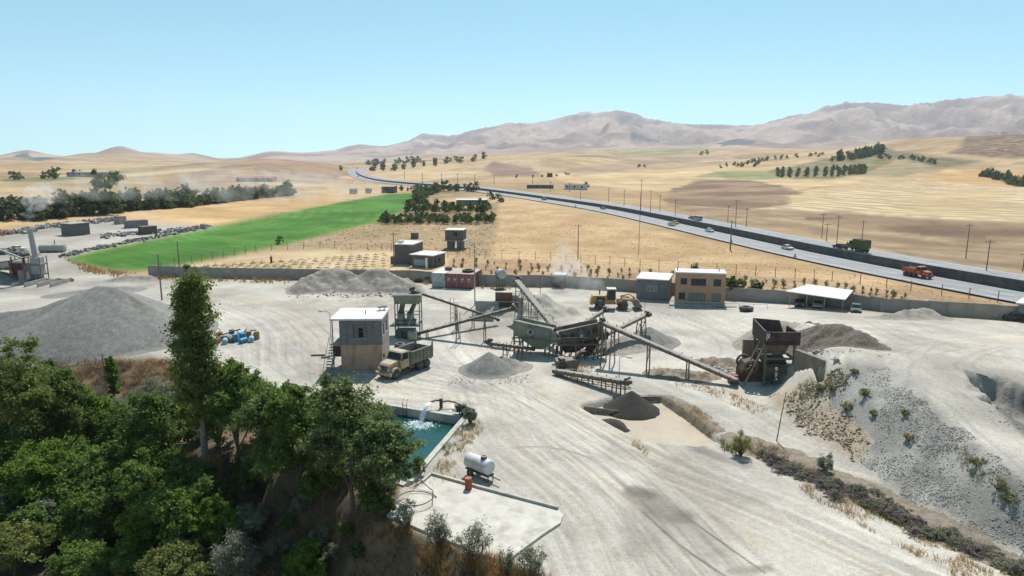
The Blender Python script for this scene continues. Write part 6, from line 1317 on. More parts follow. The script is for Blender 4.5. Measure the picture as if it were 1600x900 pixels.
# person
def person(label, loc, yaw, top, legs_):
    me = bpy.data.meshes.new('person'); J = [(0, 0, .92), (0, 0, 1.15), (0, 0, 1.38), (0, 0, 1.5), (.02, 0, 1.63), (.02, 0, 1.73), (0, .19, 1.4), (.03, .24, 1.12), (.16, .22, .9), (0, -.19, 1.4), (.03, -.24, 1.12), (.16, -.22, .9),
        (0, .09, .88), (.1, .1, .48), (.02, .1, .07), (.16, .11, .03), (0, -.09, .88), (-.06, -.1, .48), (-.16, -.1, .08), (-.03, -.11, .03)]
    E = [(0, 1), (1, 2), (2, 3), (3, 4), (4, 5), (2, 6), (6, 7), (7, 8), (2, 9), (9, 10), (10, 11), (0, 12), (12, 13), (13, 14), (14, 15), (0, 16), (16, 17), (17, 18), (18, 19)]
    rad = [.14, .15, .13, .06, .095, .07, .065, .05, .035, .065, .05, .035, .095, .065, .045, .04, .095, .065, .045, .04]
    me.from_pydata(J, E, []); o = bpy.data.objects.new('person', me); COL.objects.link(o); sm = o.modifiers.new('Skin', 'SKIN')
    if not me.skin_vertices: 
        bpy.context.view_layer.objects.active = o
    for i, v in enumerate(me.skin_vertices[0].data if me.skin_vertices else []): v.radius = (rad[i], rad[i]); v.use_root = (i == 0)
    ss = o.modifiers.new('Sub', 'SUBSURF'); ss.levels = 1; ss.render_levels = 1; me.materials.append(top); o.location = loc; o.rotation_euler = (0, 0, yaw)
    tag(o, label, 'person')
    q = MB().lathe([(.075, 1.66), (.1, 1.72), (.085, 1.78), (.03, 1.81)], 10).build('hair', M_dark, o, True)
    lg = MB()
    for s, pts in ((1, [(0, .09, .95), (.1, .1, .48), (.02, .1, .08)]), (-1, [(0, -.09, .95), (-.06, -.1, .48), (-.16, -.1, .08)])): lg.tube(pts, [.125, .1, .08], 8)
    lg.build('trousers', legs_, o, True)
person('person in dark red clothes standing in the pale plot behind the wall', G(424, 411.5), -1.2, mat('dark_red_cloth', (.17, .03, .03), .9, .1, 5), mat('dark_cloth', (.03, .025, .03), .9, .1, 5))
# ---------------------------------------------------------------- vegetation
L_poplar = leafmat('poplar_leaf', (0.142, 0.199, 0.056), .58, .45); L_dark = leafmat('dark_leaf', (0.096, 0.162, 0.040), .58, .45); L_mid = leafmat('mid_leaf', (0.125, 0.209, 0.052), .58, .45)
L_bright = leafmat('bright_leaf', (.125, .215, .036), .58, .45); L_yellow = leafmat('yellow_green_leaf', (.19, .225, .075), .45, .45); L_silver = leafmat('silver_leaf', (.23, .255, .19), .35, .35); L_grey = leafmat('grey_green_leaf', (0.210, 0.239, 0.181), .58, .4)
L_dry = leafmat('dry_stem', (.26, .19, .115), .4, .2); L_far = leafmat('far_leaf', (0.101, 0.130, 0.063), .4, .45); L_orch = leafmat('orchard_leaf', (.115, .16, .052), .45, .45); L_purple = leafmat('purple_weed', (.21, .175, .17), .35, .3)
M_bark = mat('bark', (.13, .105, .08), .95, .3, 6, .4); M_bark2 = mat('pale_bark', (.22, .19, .155), .95, .3, 6, .3)
def leaf_cloud(lobes, n, size, seed, aspect=1.7, clumps=60, sig=.16, shell=.55, droop=0.0):
    g = np.random.default_rng(seed); lob = np.array(lobes, float); vol = np.prod(lob[:, 3:6], 1)**.7; pr = vol/vol.sum()
    K = clumps; li = g.choice(len(lob), K, p=pr); u = g.normal(size=(K, 3)); u /= np.linalg.norm(u, axis=1)[:, None]; u[:, 2] = np.where(u[:, 2] < -.55, -u[:, 2]*.5, u[:, 2])
    rr = shell+(1-shell)*g.random(K)**.6; C = lob[li, :3]+u*rr[:, None]*lob[li, 3:6]*(1+.16*g.normal(size=(K, 1)))
    cs = g.uniform(.6, 1.3, K); ci = g.integers(0, K, n); Rm = lob[li, 3:6].mean(1)[ci]
    off = g.normal(size=(n, 3))*(sig*Rm*cs[ci])[:, None]*np.array([1, 1, .75]); p = C[ci]+off; p[:, 2] -= droop*np.abs(g.normal(size=n))
    nr = u[ci]*.5+np.array([0, 0, .35])+g.normal(size=(n, 3))*.55; nr /= np.linalg.norm(nr, axis=1)[:, None]
    t = np.cross(nr, g.normal(size=(n, 3))); t /= np.linalg.norm(t, axis=1)[:, None]+1e-9; b = np.cross(nr, t)
    s = size*g.uniform(.6, 1.35, n)[:, None]; l_ = s*aspect**.5; w_ = s/aspect**.5
    V = np.stack([p+t*l_, p+b*w_, p-t*l_, p-b*w_], 1).reshape(-1, 3); F = np.arange(4*n).reshape(-1, 4); return V, F
def limb(mb, p, q, r0, r1, rs, n=6):
    p, q = Vector(p), Vector(q); m = (p+q)/2+Vector((rs.uniform(-.1, .1), rs.uniform(-.1, .1), .06))*(q-p).length; mb.tube([p, m, q], [r0, (r0+r1)/2, r1], n)
def tree(label, px, py, hgt, rad, leaf, seed, kind='round', n=7000, size=.13, trunk_h=.28, bark=None, name='broadleaf_tree', group=None, loc=None, aspect=1.6, cat='tree', nl=7, link=True, trunk_r=None):
    rs = random.Random(seed); loc = loc if loc is not None else G(px, py); t = thing(name, label, cat, loc, rs.random()*6.28, group); tb = MB(); lobes = []; th_ = hgt*trunk_h; r0 = trunk_r or max(.05, hgt*.018)
    if kind == 'round':
        lobes.append((0, 0, th_+(hgt-th_)*.55, rad*.62, rad*.62, (hgt-th_)*.42))
        for i in range(nl):
            a = 6.283*i/nl+rs.uniform(-.4, .4); z = th_+(hgt-th_)*rs.uniform(.12, .80); k = rad*rs.uniform(.46, .66); lobes.append((math.cos(a)*rad*.58, math.sin(a)*rad*.58, z, k, k, k*rs.uniform(.8, 1.15)))
        lobes.append((rs.uniform(-.2, .2)*rad, rs.uniform(-.2, .2)*rad, hgt-rad*.42, rad*.42, rad*.42, rad*.46))
        mid = (rs.uniform(-.1, .1), rs.uniform(-.1, .1), th_); tb.tube([(0, 0, -.4), (mid[0]*.5, mid[1]*.5, th_*.5), mid, (mid[0], mid[1], hgt*.8)], [r0*1.25, r0, r0*.85, r0*.2], 8)
        for L_ in lobes[1:]: limb(tb, (mid[0], mid[1], th_*rs.uniform(.85, 1.4)), L_[:3], r0*.5, r0*.12, rs)
    elif kind == 'poplar':
        for i in range(nl*2):
            f = i/(nl*2-1); z = th_+(hgt-th_)*(.06+.86*f); k = rad*(.42+.58*math.sin(math.pi*min(1, .22+.72*(1-f))))*.62; a = i*2.4; o_ = rad*.42*(1-f*.75)
            lobes.append((math.cos(a)*o_, math.sin(a)*o_, z, k, k, k*1.55))
        lobes.append((0, 0, hgt-rad*.35, rad*.26, rad*.26, rad*.7)); lobes.append((rad*.38, 0, hgt*.86, rad*.26, rad*.26, rad*.6))
        tb.tube([(0, 0, -.4), (.05, 0, hgt*.3), (0, .05, hgt*.7), (0, 0, hgt*.95)], [r0*1.2, r0, r0*.5, r0*.1], 9)
        for L_ in lobes: limb(tb, (0, 0, max(th_*.9, L_[2]-hgt*.13)), L_[:3], r0*.3, r0*.08, rs)
    elif kind == 'bush':
        for i in range(nl):
            a = 6.283*i/nl+rs.uniform(-.5, .5); k = rad*rs.uniform(.4, .6); o_ = rad*rs.uniform(.3, .62); lobes.append((math.cos(a)*o_, math.sin(a)*o_, hgt*rs.uniform(.3, .72), k, k, hgt*rs.uniform(.22, .34)))
        for L_ in lobes: limb(tb, (0, 0, -.15), L_[:3], r0*.7, r0*.2, rs, 5)
    elif kind == 'spiky':
        for i in range(nl):
            a = rs.random()*6.28; o_ = rad*math.sqrt(rs.random())*.8; h_ = hgt*(1-.45*(o_/rad))*rs.uniform(.75, 1.05); lobes.append((math.cos(a)*o_, math.sin(a)*o_, h_*.55, rad*.2, rad*.2, h_*.45))
        for L_ in lobes: limb(tb, (0, 0, -.15), (L_[0]*1.1, L_[1]*1.1, L_[2]*1.4), r0*.7, r0*.2, rs, 5)
    tb.build('trunk', bark or M_bark, t, True)
    if n >= 3000 and loc.length < 90: n = int(n*1.75); size *= .72
    V, F = leaf_cloud(lobes, n, size, seed, aspect, int(50+n/110), {'spiky': .30, 'poplar': .19}.get(kind, .15), .5)
    V[:, 2] = np.maximum(V[:, 2], -.1); arrobj('crown', V, F, leaf, t); return t
# big trees of the gully, from the photograph
tree('tall slender poplar standing above all other trees on the left', 322, 735, 15.6, 2.15, L_poplar, 1, 'poplar', 17000, .125, .17, M_bark2, 'poplar_tree', trunk_r=.24)
L_ash = leafmat('ash_leaf', (0.144, 0.203, 0.084), .58, .45)
tree('large dark round-crowned tree left of the teal basin', 552, 795, 9.6, 2.9, L_ash, 2, 'round', 15000, .125, .13)
tree('dense round tree at the near left corner of the teal basin', 600, 803, 6.3, 2.0, L_ash, 3, 'round', 11000, .115, .16)
tree('dark tree in the middle of the row left of the basin', 470, 772, 8.4, 2.3, L_mid, 4, 'round', 12000, .125, .15)
tree('shaded tree with visible thin trunk between poplar and the basin trees', 424, 755, 7.6, 2.0, L_ash, 5, 'round', 9000, .125, .2)
tree('light green full tree right of the poplar trunk', 372, 730, 8.8, 2.5, L_mid, 6, 'round', 13000, .13, .15)
tree('upright feathery dark green bush tree behind the poplar', 392, 640, 4.6, 1.9, L_mid, 7, 'spiky', 9000, .10, .1, nl=26, aspect=3)
tree('dark glossy tree left of the poplar trunk', 246, 752, 7.4, 2.7, L_dark, 8, 'round', 13000, .14, .1)
tree('big dark willow-like tree at the left picture edge', 42, 742, 12.0, 3.7, L_poplar, 9, 'round', 19000, .125, .05, aspect=2.4)
tree('dark tree right of the big left edge tree', 108, 722, 8.6, 2.4, L_dark, 10, 'round', 11000, .125, .08)
tree('bright green tree catching the sun in the left group', 138, 705, 6.2, 2.2, L_bright, 11, 'round', 11000, .13, .1)
tree('young narrow poplar in front of the big gravel heap', 181, 640, 5.4, .75, L_bright, 12, 'poplar', 3500, .10, .15, M_bark2, 'poplar_tree')
for k, (a, b, h_, r_2, lb) in enumerate(((196, 672, 3.9, 2.0, 'silvery grey-green shrub left of the poplar, lower one'), (240, 640, 3.9, 2.2, 'silvery grey-green shrub directly behind the dark glossy tree'), (285, 650, 3.6, 1.8, 'silvery grey-green shrub touching the poplar foliage'))):
    tree(lb, a, b, h_, r_2, L_grey, 20+k, 'spiky', 6500, .075, .1, name='silver_shrub', cat='shrub', nl=30, aspect=4)
tree('broad sunlit green tree low on the left, left half', 75, 800, 5.4, 2.7, L_bright, 30, 'round', 13000, .13, .05)
tree('broad sunlit green tree low on the left, right half', 165, 795, 5.2, 2.7, L_mid, 31, 'round', 13000, .13, .05)
tree('green tree below the dark glossy tree in the lower left', 230, 812, 4.6, 2.0, L_mid, 32, 'round', 9000, .12, .05)
tree('wide green tree at the lower centre of the tree group', 285, 860, 5.4, 2.6, L_mid, 33, 'round', 13000, .12, .05)
tree('green tree in the shadow edge of the lower tree group', 335, 872, 4.4, 1.9, L_bright, 34, 'round', 8500, .12, .05)
tree('yellow-green bush tree at the bottom edge below the wide green tree', 275, 925, 3.8, 1.9, L_yellow, 35, 'round', 9000, .10, .05)
tree('silver-green willow bush at the bottom edge of the tree group', 372, 915, 4.6, 1.7, L_grey, 36, 'spiky', 9000, .075, .05, nl=30, aspect=3.5)
tree('yellow-green tree in the bottom left corner', 25, 905, 4.2, 1.9, L_yellow, 37, 'round', 9000, .10, .05)
tree('olive-green bush with brown twigs in the lower left', 82, 850, 3.8, 1.35, L_grey, 38, 'round', 6000, .09, .1)
tree('grey-green bush at the left edge above the bottom corner tree', 4, 840, 3.6, 1.4, L_grey, 39, 'round', 6000, .09, .1)
tree('low green bush on the bottom edge left of the yellow-green bush', 120, 925, 3.4, 2.0, L_mid, 40, 'round', 8000, .10, .05)
tree('twiggy olive bush between the lower left trees', 130, 880, 2.8, 1.2, L_grey, 41, 'spiky', 4000, .075, .05, nl=20, aspect=3)
tree('green bush on the bottom edge left of centre', 200, 925, 3.2, 1.6, L_mid, 42, 'round', 7000, .10, .05)
tree('bright green round bush alone in the shade at the bottom', 481, 908, 2.9, 1.45, L_bright, 43, 'round', 8000, .10, .05)
tree('small yellow-green shrub at the bottom right of the lower trees', 315, 935, 2.6, 1.1, L_yellow, 44, 'round', 5000, .09, .05)
tree('dark understorey tree between the left edge and the sunlit tree', 20, 790, 5.5, 2.4, L_dark, 45, 'round', 10000, .13, .05)
tree('dark tree filling the gap left of the glossy tree', 185, 730, 5.6, 2.0, L_dark, 46, 'round', 8000, .13, .05)
tree('dark leafy bush below the basin row trees', 505, 790, 4.6, 1.4, L_dark, 47, 'round', 6000, .12, .1)
tree('dark bush under the round tree at the basin corner', 590, 815, 2.4, 1.2, L_dark, 48, 'bush', 4500, .10, .05)
tree('low dark bush at the foot of the poplar group', 395, 770, 3.6, 1.3, L_dark, 49, 'round', 5500, .12, .1)
for a, b, h_, r_2, m_, sd, lb in ((-40, 770, 8, 3.2, L_mid, 201, 'tall green tree cut by the left picture edge'), (60, 770, 6.5, 2.6, L_dark, 202, 'dark tree behind the broad sunlit tree on the left'), (110, 830, 4.6, 2.2, L_mid, 203, 'green tree in the middle of the lower left canopy'), (215, 770, 5.6, 2.2, L_mid, 204, 'green tree in front of the dark glossy tree'),
  (160, 850, 4.2, 1.9, L_dark, 205, 'dark tree in a hollow of the lower left canopy'), (300, 800, 4.6, 1.7, L_dark, 206, 'dark bushy tree below the poplar trunk on its left'), (345, 820, 3.6, 1.5, L_dark, 207, 'dark low tree in the shade right below the poplar'), (60, 870, 3.8, 1.8, L_mid, 208, 'green bush tree above the bottom left corner'), (230, 880, 3.8, 1.8, L_bright, 209, 'bright bush tree above the bottom edge, centre of canopy'),
  (340, 700, 6.0, 1.8, L_mid, 210, 'green tree tucked behind the poplar trunk'), (455, 730, 6.6, 2.1, L_mid, 211, 'green tree behind the dark row tree'), (520, 745, 7.0, 2.2, L_dark, 212, 'dark tree at the back of the row nearest the basin'), (410, 700, 6.4, 2.0, L_mid, 213, 'green tree behind the shaded thin-trunk tree'), (390, 850, 2.8, 1.2, L_grey, 214, 'grey bush in the deep shade below the row trees'),
  (-20, 860, 4.4, 2.0, L_dark, 215, 'dark bush tree on the left picture edge near the bottom'), (300, 690, 4.2, 1.6, L_dark, 216, 'dark tree left behind the poplar trunk'), (90, 680, 7.4, 2.3, L_dark, 217, 'dark tree behind the bright green tree on the left')):
    tree(lb, a, b, h_, r_2, m_, sd, 'round', 8000, .125, .07)
for k, (a, b, h_, r_2) in enumerate(((410, 815, 1.6, .8), (450, 830, 1.4, .9), (500, 845, 1.3, .8), (540, 840, 1.5, .8), (430, 870, 1.5, 1.0), (560, 870, 1.2, .7), (520, 870, 1.2, .8), (400, 890, 1.8, 1.0), (470, 800, 1.5, .8))):
    tree('low dark undergrowth bush on the shaded bank below the basin trees', a, b, h_, r_2, L_dark if k % 2 else L_grey, 300+k, 'spiky', 1500, .06, .05, name='undergrowth_bush', cat='bush', group='undergrowth on the shaded bank', nl=16, aspect=3)
# grey small trees at the slab
for a, b, h_, r_2, n_, lb in ((636, 826, 2.5, .85, 1900, 'thin grey-green sapling, leftmost at the front slab edge'), (684, 858, 3.0, .95, 2800, 'grey-green sapling, second from left at the slab edge'), (741, 882, 3.4, 1.25, 5600, 'fullest grey-green olive-like tree in front of the slab'),
                          (833, 897, 2.2, .95, 2600, 'grey-green shrub right of the slab front at the bottom edge'), (789, 900, 2.3, .55, 900, 'thin sparse grey sapling between the two slab shrubs'), (655, 742, 1.9, .6, 2600, 'green shrub growing against the near end of the basin rim')):
    tree(lb, a, b, h_, r_2, L_silver if b > 800 else L_mid, int(a), 'spiky', int(n_*.62) if n_ < 2900 else int(n_*.3), .05, .15, name='olive_sapling', nl=22, aspect=3.6, cat='sapling')
tree('leafy reed clump at the right far corner of the basin', 734, 662, 2.0, .65, L_grey, 61, 'spiky', 2600, .07, .1, name='reed_clump', nl=16, aspect=4, cat='shrub')
tree('greyish weed clump behind the pump pipe', 722, 650, 1.4, .8, L_silver, 62, 'spiky', 1800, .06, .1, name='weed_clump', nl=16, aspect=4, cat='shrub')
tree('bright green round bush right of the muddy pit', 1157, 712, 2.6, .8, leafmat('tuft_leaf', (.24, .25, .11), .35, .4), 63, 'spiky', 1900, .05, .1, name='green_bush', nl=22, aspect=4, cat='shrub')
tree('pale green bush beside the lower track on the weedy bank', 1291, 738, 1.9, .7, L_silver, 64, 'spiky', 1500, .05, .1, name='green_bush', nl=18, aspect=4, cat='shrub')
tree('bushy green tree at the right corner of the orange house', 1147, 466, 3.6, 1.7, L_orch, 65, 'round', 3600, .16, .1)
tree('small thin tree right of the bushy house tree', 1181, 468, 3.0, 1.0, L_far, 66, 'round', 900, .15, .3)
tree('dark tree top showing behind the orange house roof', 1085, 447, 5.0, 1.5, L_far, 67, 'spiky', 1600, .16, .3, nl=14)
for a, b, s_ in ((1322, 632, .9), (1352, 610, .8), (1300, 600, .6), (1365, 640, .55), (1420, 680, .6), (1415, 640, .5), (1530, 720, .8), (1560, 755, .9), (1575, 775, .7), (1280, 600, .6), (1335, 575, .5)):
    tree('tuft of yellow-green weeds on the grey rock slope', a, b+8, 1.0*s_, .85*s_, leafmat('tuft_leaf', (.24, .25, .11), .35, .4), a, 'spiky', 420, .045, .1, name='weed_tuft', nl=14, aspect=7, group='weed tufts on the rock slope', cat='weed')
# weedy bank: shrubs copied along the strip
prot = [tree('grey-green weed shrub in the strip beside the lower track', 0, 0, 1.0, 1.0, m_, 70+i, 'spiky', 1500, .042, .1, name='bank_shrub', nl=18, aspect=4, loc=Vector((0, -60, 0)), group='weed shrubs along the track', cat='shrub') for i, m_ in enumerate((L_grey, L_purple, L_silver, L_grey))]
rs = random.Random(4); strip = resample([G(*p) for p in ((1205, 722), (1260, 745), (1320, 768), (1400, 805), (1480, 845), (1560, 880), (1640, 915))], .55); cnt = [0]*4
for i, p in enumerate(strip):
    for j in range(2):
        k = rs.choice([0, 0, 1, 1, 2, 3]) if p.x > 18 else rs.choice([0, 1, 1, 2]); q = p+Vector((rs.gauss(0, .55), rs.gauss(0, .55), 0)); q.z = hz(q.x, q.y)
        if cnt[k] == 0: prot[k].location = q; prot[k].scale = (.8,)*3; cnt[k] = 1
        else: copy_tree(prot[k], q, rs.random()*6.28, None, (rs.uniform(.5, .95), rs.uniform(.5, .95), rs.uniform(.35, .75)))
# ---------------------------------------------------------------- grass and weeds as stuff
G_dry = leafmat('dry_grass', (.34, .235, .115), .4, .3); G_pale = leafmat('pale_straw', (.45, .35, .20), .35, .3); G_brown = leafmat('brown_weed', (.20, .135, .085), .45, .2); G_green = leafmat('green_weed', (.15, .17, .05), .4, .3)
def grass(name, polys, dens, hgt, m, seed, clump=True, w_=.02, spread=.35):
    g = np.random.default_rng(seed); VV = []; 
    for pts in polys:
        wp = wpoly(pts, 60); xs = [p[0] for p in wp]; ys = [p[1] for p in wp]; A = (max(xs)-min(xs))*(max(ys)-min(ys)); n = int(A*dens)
        x = g.uniform(min(xs), max(xs), n); y = g.uniform(min(ys), max(ys), n); k = inpoly(x, y, wp)
        if clump: k &= fbm(x/1.6, y/1.6, seed, 3) > .44
        x, y = x[k], y[k]; z = hfast(x, y); B = 5
        x = np.repeat(x, B)+g.normal(0, .06, len(x)*B); y = np.repeat(y, B)+g.normal(0, .06, len(y)*B); z = np.repeat(z, B)-.03; N = len(x); a = g.uniform(0, 6.28, N); h_ = hgt*g.uniform(.5, 1.3, N)
        dx, dy = np.cos(a)*w_, np.sin(a)*w_; lx, ly = g.normal(0, spread, N)*h_, g.normal(0, spread, N)*h_
        VV.append(np.stack([np.stack([x-dx, y-dy, z], -1), np.stack([x+dx, y+dy, z], -1), np.stack([x+lx, y+ly, z+h_], -1)], 1).reshape(-1, 3))
    V = np.concatenate(VV); F = np.arange(len(V)).reshape(-1, 3); o = arrobj(name, V, F, m); return tag(o, kind='stuff')
grass('dry_grass', [[(575, 860), (620, 820), (700, 852), (800, 884), (860, 908), (860, 960), (500, 960)], [(280, 720), (345, 720), (350, 790), (290, 770)]], 60, .65, G_dry, 1, w_=.026)
grass('shaded_weeds', [[(350, 760), (600, 812), (640, 850), (560, 960), (330, 960), (400, 850)]], 22, .5, G_brown, 21, w_=.025, spread=.5)
grass('verge_grass', [[(700, 402), (800, 325), (1000, 362), (1200, 402), (1400, 443), (1600, 478), (1600, 500), (1300, 478), (1000, 455), (700, 444)]], .45, .2, G_pale, 22, w_=.07, spread=.7)
grass('scrub', [[(440, 384), (600, 346), (780, 350), (775, 400), (690, 398), (500, 389)]], .35, .3, G_green, 24, w_=.07, spread=.6)
grass('purple_weeds', [[(1210, 716), (1262, 738), (1330, 765), (1420, 806), (1640, 905), (1640, 925), (1400, 815), (1300, 770), (1210, 728)]], 40, .5, L_purple, 11, spread=.4)
grass('green_weeds', [[(1290, 758), (1420, 812), (1640, 912), (1640, 930), (1400, 822), (1290, 768)], [(1120, 690), (1150, 700), (1160, 715), (1130, 705)]], 26, .42, G_green, 12, spread=.4)
grass('brown_weeds', [[(560, 900), (640, 840), (760, 880), (760, 950), (520, 950)], [(60, 562), (280, 566), (330, 600), (250, 640), (80, 620)], [(1150, 690), (1210, 700), (1290, 745), (1270, 752), (1170, 712)]], 14, .6, G_brown, 2, spread=.5)
grass('pale_straw', [[(640, 765), (672, 742), (740, 650), (760, 665), (700, 740), (740, 762)], [(100, 560), (300, 562), (320, 580), (200, 590)], [(1035, 622), (1080, 632), (1122, 660), (1112, 684), (1060, 650)], [(1040, 626), (1085, 640), (1115, 668), (1095, 668)], [(895, 570), (930, 572), (925, 582), (900, 585)], [(1260, 758), (1400, 818), (1560, 900), (1500, 905), (1360, 830), (1240, 765)], [(985, 692), (1000, 690), (1015, 705), (1008, 712)]], 20, .38, G_pale, 3)
grass('dry_grass', [[(1030, 583), (1070, 590), (1110, 600), (1150, 615), (1200, 640), (1190, 655), (1100, 612), (1040, 600)], [(1020, 575), (1110, 583), (1110, 596), (1030, 592)], [(1030, 624), (1060, 630), (1125, 662), (1118, 690), (1085, 676), (1045, 642)]], 12, .35, G_dry, 4)
grass('dry_grass', [[(1255, 640), (1330, 650), (1370, 690), (1330, 710), (1270, 670)]], 10, .16, G_pale, 14)
grass('green_weeds', [[(1240, 605), (1300, 580), (1330, 600), (1300, 640), (1250, 625)], [(680, 700), (715, 665), (725, 675), (695, 720)], [(430, 618), (520, 628), (515, 640), (430, 632)], [(440, 625), (460, 623), (470, 632), (440, 634)], [(1490, 690), (1530, 720), (1590, 775), (1560, 790), (1500, 730)]], 16, .35, G_green, 5)
grass('dry_grass', [[(100, 404), (160, 422), (215, 428), (190, 436), (130, 425)], [(735, 450), (870, 449), (870, 451), (735, 452)], [(560, 436), (700, 440), (700, 446), (560, 443)], [(240, 432), (460, 438), (450, 444), (240, 437)]], 3, .8, G_dry, 6, w_=.05)
# stones on the rocky slope
def stones(name, polys, n, smin, smax, m, seed):
    g = np.random.default_rng(seed); base = np.array([(1, 0, 0), (-1, 0, 0), (0, 1, 0), (0, -1, 0), (0, 0, .8), (0, 0, -.8)], float); f0 = np.array([(0, 2, 4), (2, 1, 4), (1, 3, 4), (3, 0, 4), (2, 0, 5), (1, 2, 5), (3, 1, 5), (0, 3, 5)]); P_ = []
    for pts in polys:
        wp = wpoly(pts, 60); xs = [p[0] for p in wp]; ys = [p[1] for p in wp]; x = g.uniform(min(xs), max(xs), n*4); y = g.uniform(min(ys), max(ys), n*4); k = inpoly(x+(fbm(x, y, 3, 2)-.5)*2, y+(fbm(x, y, 4, 2)-.5)*2, wp) & (g.random(len(x)) < .12+.88*sstep(.35, .6, fbm(x/3.1, y/3.1, seed, 4))); P_.append(np.stack([x[k], y[k]], -1)[:n])
    p = np.concatenate(P_); N = len(p); z = hfast(p[:, 0], p[:, 1]); s = smin*(smax/smin)**(g.random(N)**2.6)
    q = base[None]*(1+.45*g.normal(size=(N, 6, 3)))*s[:, None, None]; a = g.uniform(0, 6.28, N); c, sn = np.cos(a)[:, None], np.sin(a)[:, None]; x = q[..., 0]*c-q[..., 1]*sn; y = q[..., 0]*sn+q[..., 1]*c
    V = np.stack([x+p[:, :1], y+p[:, 1:2], q[..., 2]*.8+z[:, None]+s[:, None]*.25], -1).reshape(-1, 3); F = (f0[None]+6*np.arange(N)[:, None, None]).reshape(-1, 3)
    return tag(arrobj(name, V, F, m), kind='stuff')
M_st = mat('slope_stone', (.36, .342, .312), .95, .3, .7, .2, stain=(.17, .16, .155), stain_amt=.8)
SLOPE = [(1310, 572), (1395, 580), (1345, 722), (1420, 775), (1640, 882), (1660, 800), (1600, 752), (1540, 702), (1470, 648), (1425, 605), (1340, 600), (1300, 620), (1345, 680)]
stones('slope_stones', [SLOPE], 17000, .014, .07, M_st, 1)
stones('slope_stones', [[(1200, 620), (1245, 668), (1340, 720), (1345, 680), (1300, 620), (1340, 580), (1290, 590), (1240, 612)]], 4000, .02, .13, mat('brown_stone', (.25, .20, .15), .95, .3, .7, .2), 2)
stones('yard_stones', [[(1230, 505), (1300, 510), (1320, 520), (1260, 540), (1240, 560), (1310, 575), (1290, 550)], [(1100, 560), (1190, 575), (1190, 600), (1110, 580)]], 700, .06, .35, M_st, 3)
stones('yard_stones', [[(700, 586), (830, 584), (835, 598), (700, 602)], [(0, 552), (285, 555), (290, 564), (0, 562)], [(1230, 552), (1385, 548), (1390, 560), (1300, 562)], [(1520, 600), (1600, 620), (1620, 680), (1560, 660)], [(985, 540), (1045, 540), (1045, 550), (985, 552)]], 420, .025, .11, M_st, 31)
stones('heap_stones', [[(450, 452), (480, 444), (640, 444), (640, 462), (560, 466), (450, 464)]], 500, .06, .3, mat('rubble_stone', (.22, .195, .17), .95, .3, .7, .2), 5)
# ---------------------------------------------------------------- trees of the plain
fp = [tree('x', 0, 0, 5.0, 2.4, m_, 100+i, kd, 650, .30, .06, loc=Vector((0, -70, 0)), nl=5) for i, (m_, kd) in enumerate(((L_far, 'round'), (L_dark, 'round'), (L_orch, 'round'), (L_far, 'poplar'), (L_orch, 'bush')))]
used = [0]*5; rs = random.Random(9)
def place(k, loc, sc, label, group, name, cat='tree'):
    if not used[k]: o = fp[k]; used[k] = 1; o.location = loc; o.scale = (sc,)*3
    else: o = copy_tree(fp[k], loc, rs.random()*6.28, None, (sc*rs.uniform(.85, 1.15), sc*rs.uniform(.85, 1.15), sc*rs.uniform(.85, 1.2)))
    o['label'] = label; o['group'] = group; o['category'] = cat; o.name = name; return o
def line(pxs, step, jit, ks, s0, s1, label, group, name, rows=1, rowgap=4.0):
    pts = resample([G(*p) for p in pxs], step)
    for r_ in range(rows):
        for p in pts:
            d = Vector((p.x, p.y, 0)).normalized(); q = p+d*rowgap*r_+Vector((rs.gauss(0, jit), rs.gauss(0, jit), 0)); q.z = hz(q.x, q.y)-.1; place(rs.choice(ks), q, rs.uniform(s0, s1), label, group, name)
line([(5, 345), (45, 343), (90, 341), (140, 336), (200, 330), (250, 326), (300, 321)], 2.8, 1.4, [0, 0, 1], 1.0, 1.7, 'dark broadleaf tree in the long smoky tree line on the left plain', 'trees of the left tree line', 'tree_line_tree', 2, 5)
line([(250, 327), (320, 320), (380, 313), (455, 305)], 3.6, 1.0, [0, 0, 3, 2], .8, 1.25, 'narrow green tree at the right part of the left tree line', 'trees at the right of the tree line', 'tree_line_poplar', 2, 5)
place(1, G(164, 334), 3.0, 'largest round tree rising above the left tree line', 'big trees of the plain', 'big_plain_tree')
line([(600, 350), (660, 350), (700, 350), (735, 350), (768, 348)], 2.2, .6, [2, 2, 4], .45, .66, 'olive-green small orchard tree in the front rows of the orchard', 'orchard trees front rows', 'orchard_tree', 4, 4.5)
line([(640, 333), (680, 333), (720, 333), (760, 332)], 3.0, .8, [0, 2, 2], .6, .95, 'green orchard tree in the middle rows of the orchard', 'orchard trees middle rows', 'orchard_tree', 3, 7)
line([(655, 318), (668, 305), (690, 300), (740, 299)], 5.5, 1.2, [0, 2, 1], .8, 1.2, 'dark green tree at the back of the orchard by the highway', 'trees behind the orchard', 'orchard_tree', 2, 9)
line([(615, 298), (640, 298), (655, 299)], 5, 1, [0, 2], .5, .8, 'small tree at the far end of the green crop', 'trees at the far crop end', 'orchard_tree', 2, 8)
line([(1215, 277), (1300, 276), (1350, 272)], 6.0, .7, [2, 0], .6, .85, 'small round tree in the hillside orchard rows on the right', 'hillside orchard trees', 'hillside_tree', 9, 14)
line([(1305, 252), (1340, 248), (1375, 240)], 8, 2, [0, 1, 3], 1.2, 2.2, 'dark tree in the grove under the hill on the right', 'grove under the hill', 'grove_tree', 3, 12)
line([(1375, 247), (1420, 250), (1460, 256)], 11, 2, [0, 4], .8, 1.2, 'dark shrub tree in the gully below the tan hill', 'gully trees below the hill', 'gully_tree', 2, 9)
line([(1535, 276), (1560, 280), (1600, 292)], 5, 2, [2, 0], .8, 1.3, 'green tree at the right picture edge in the stubble fields', 'trees at the right edge', 'edge_tree', 2, 6)
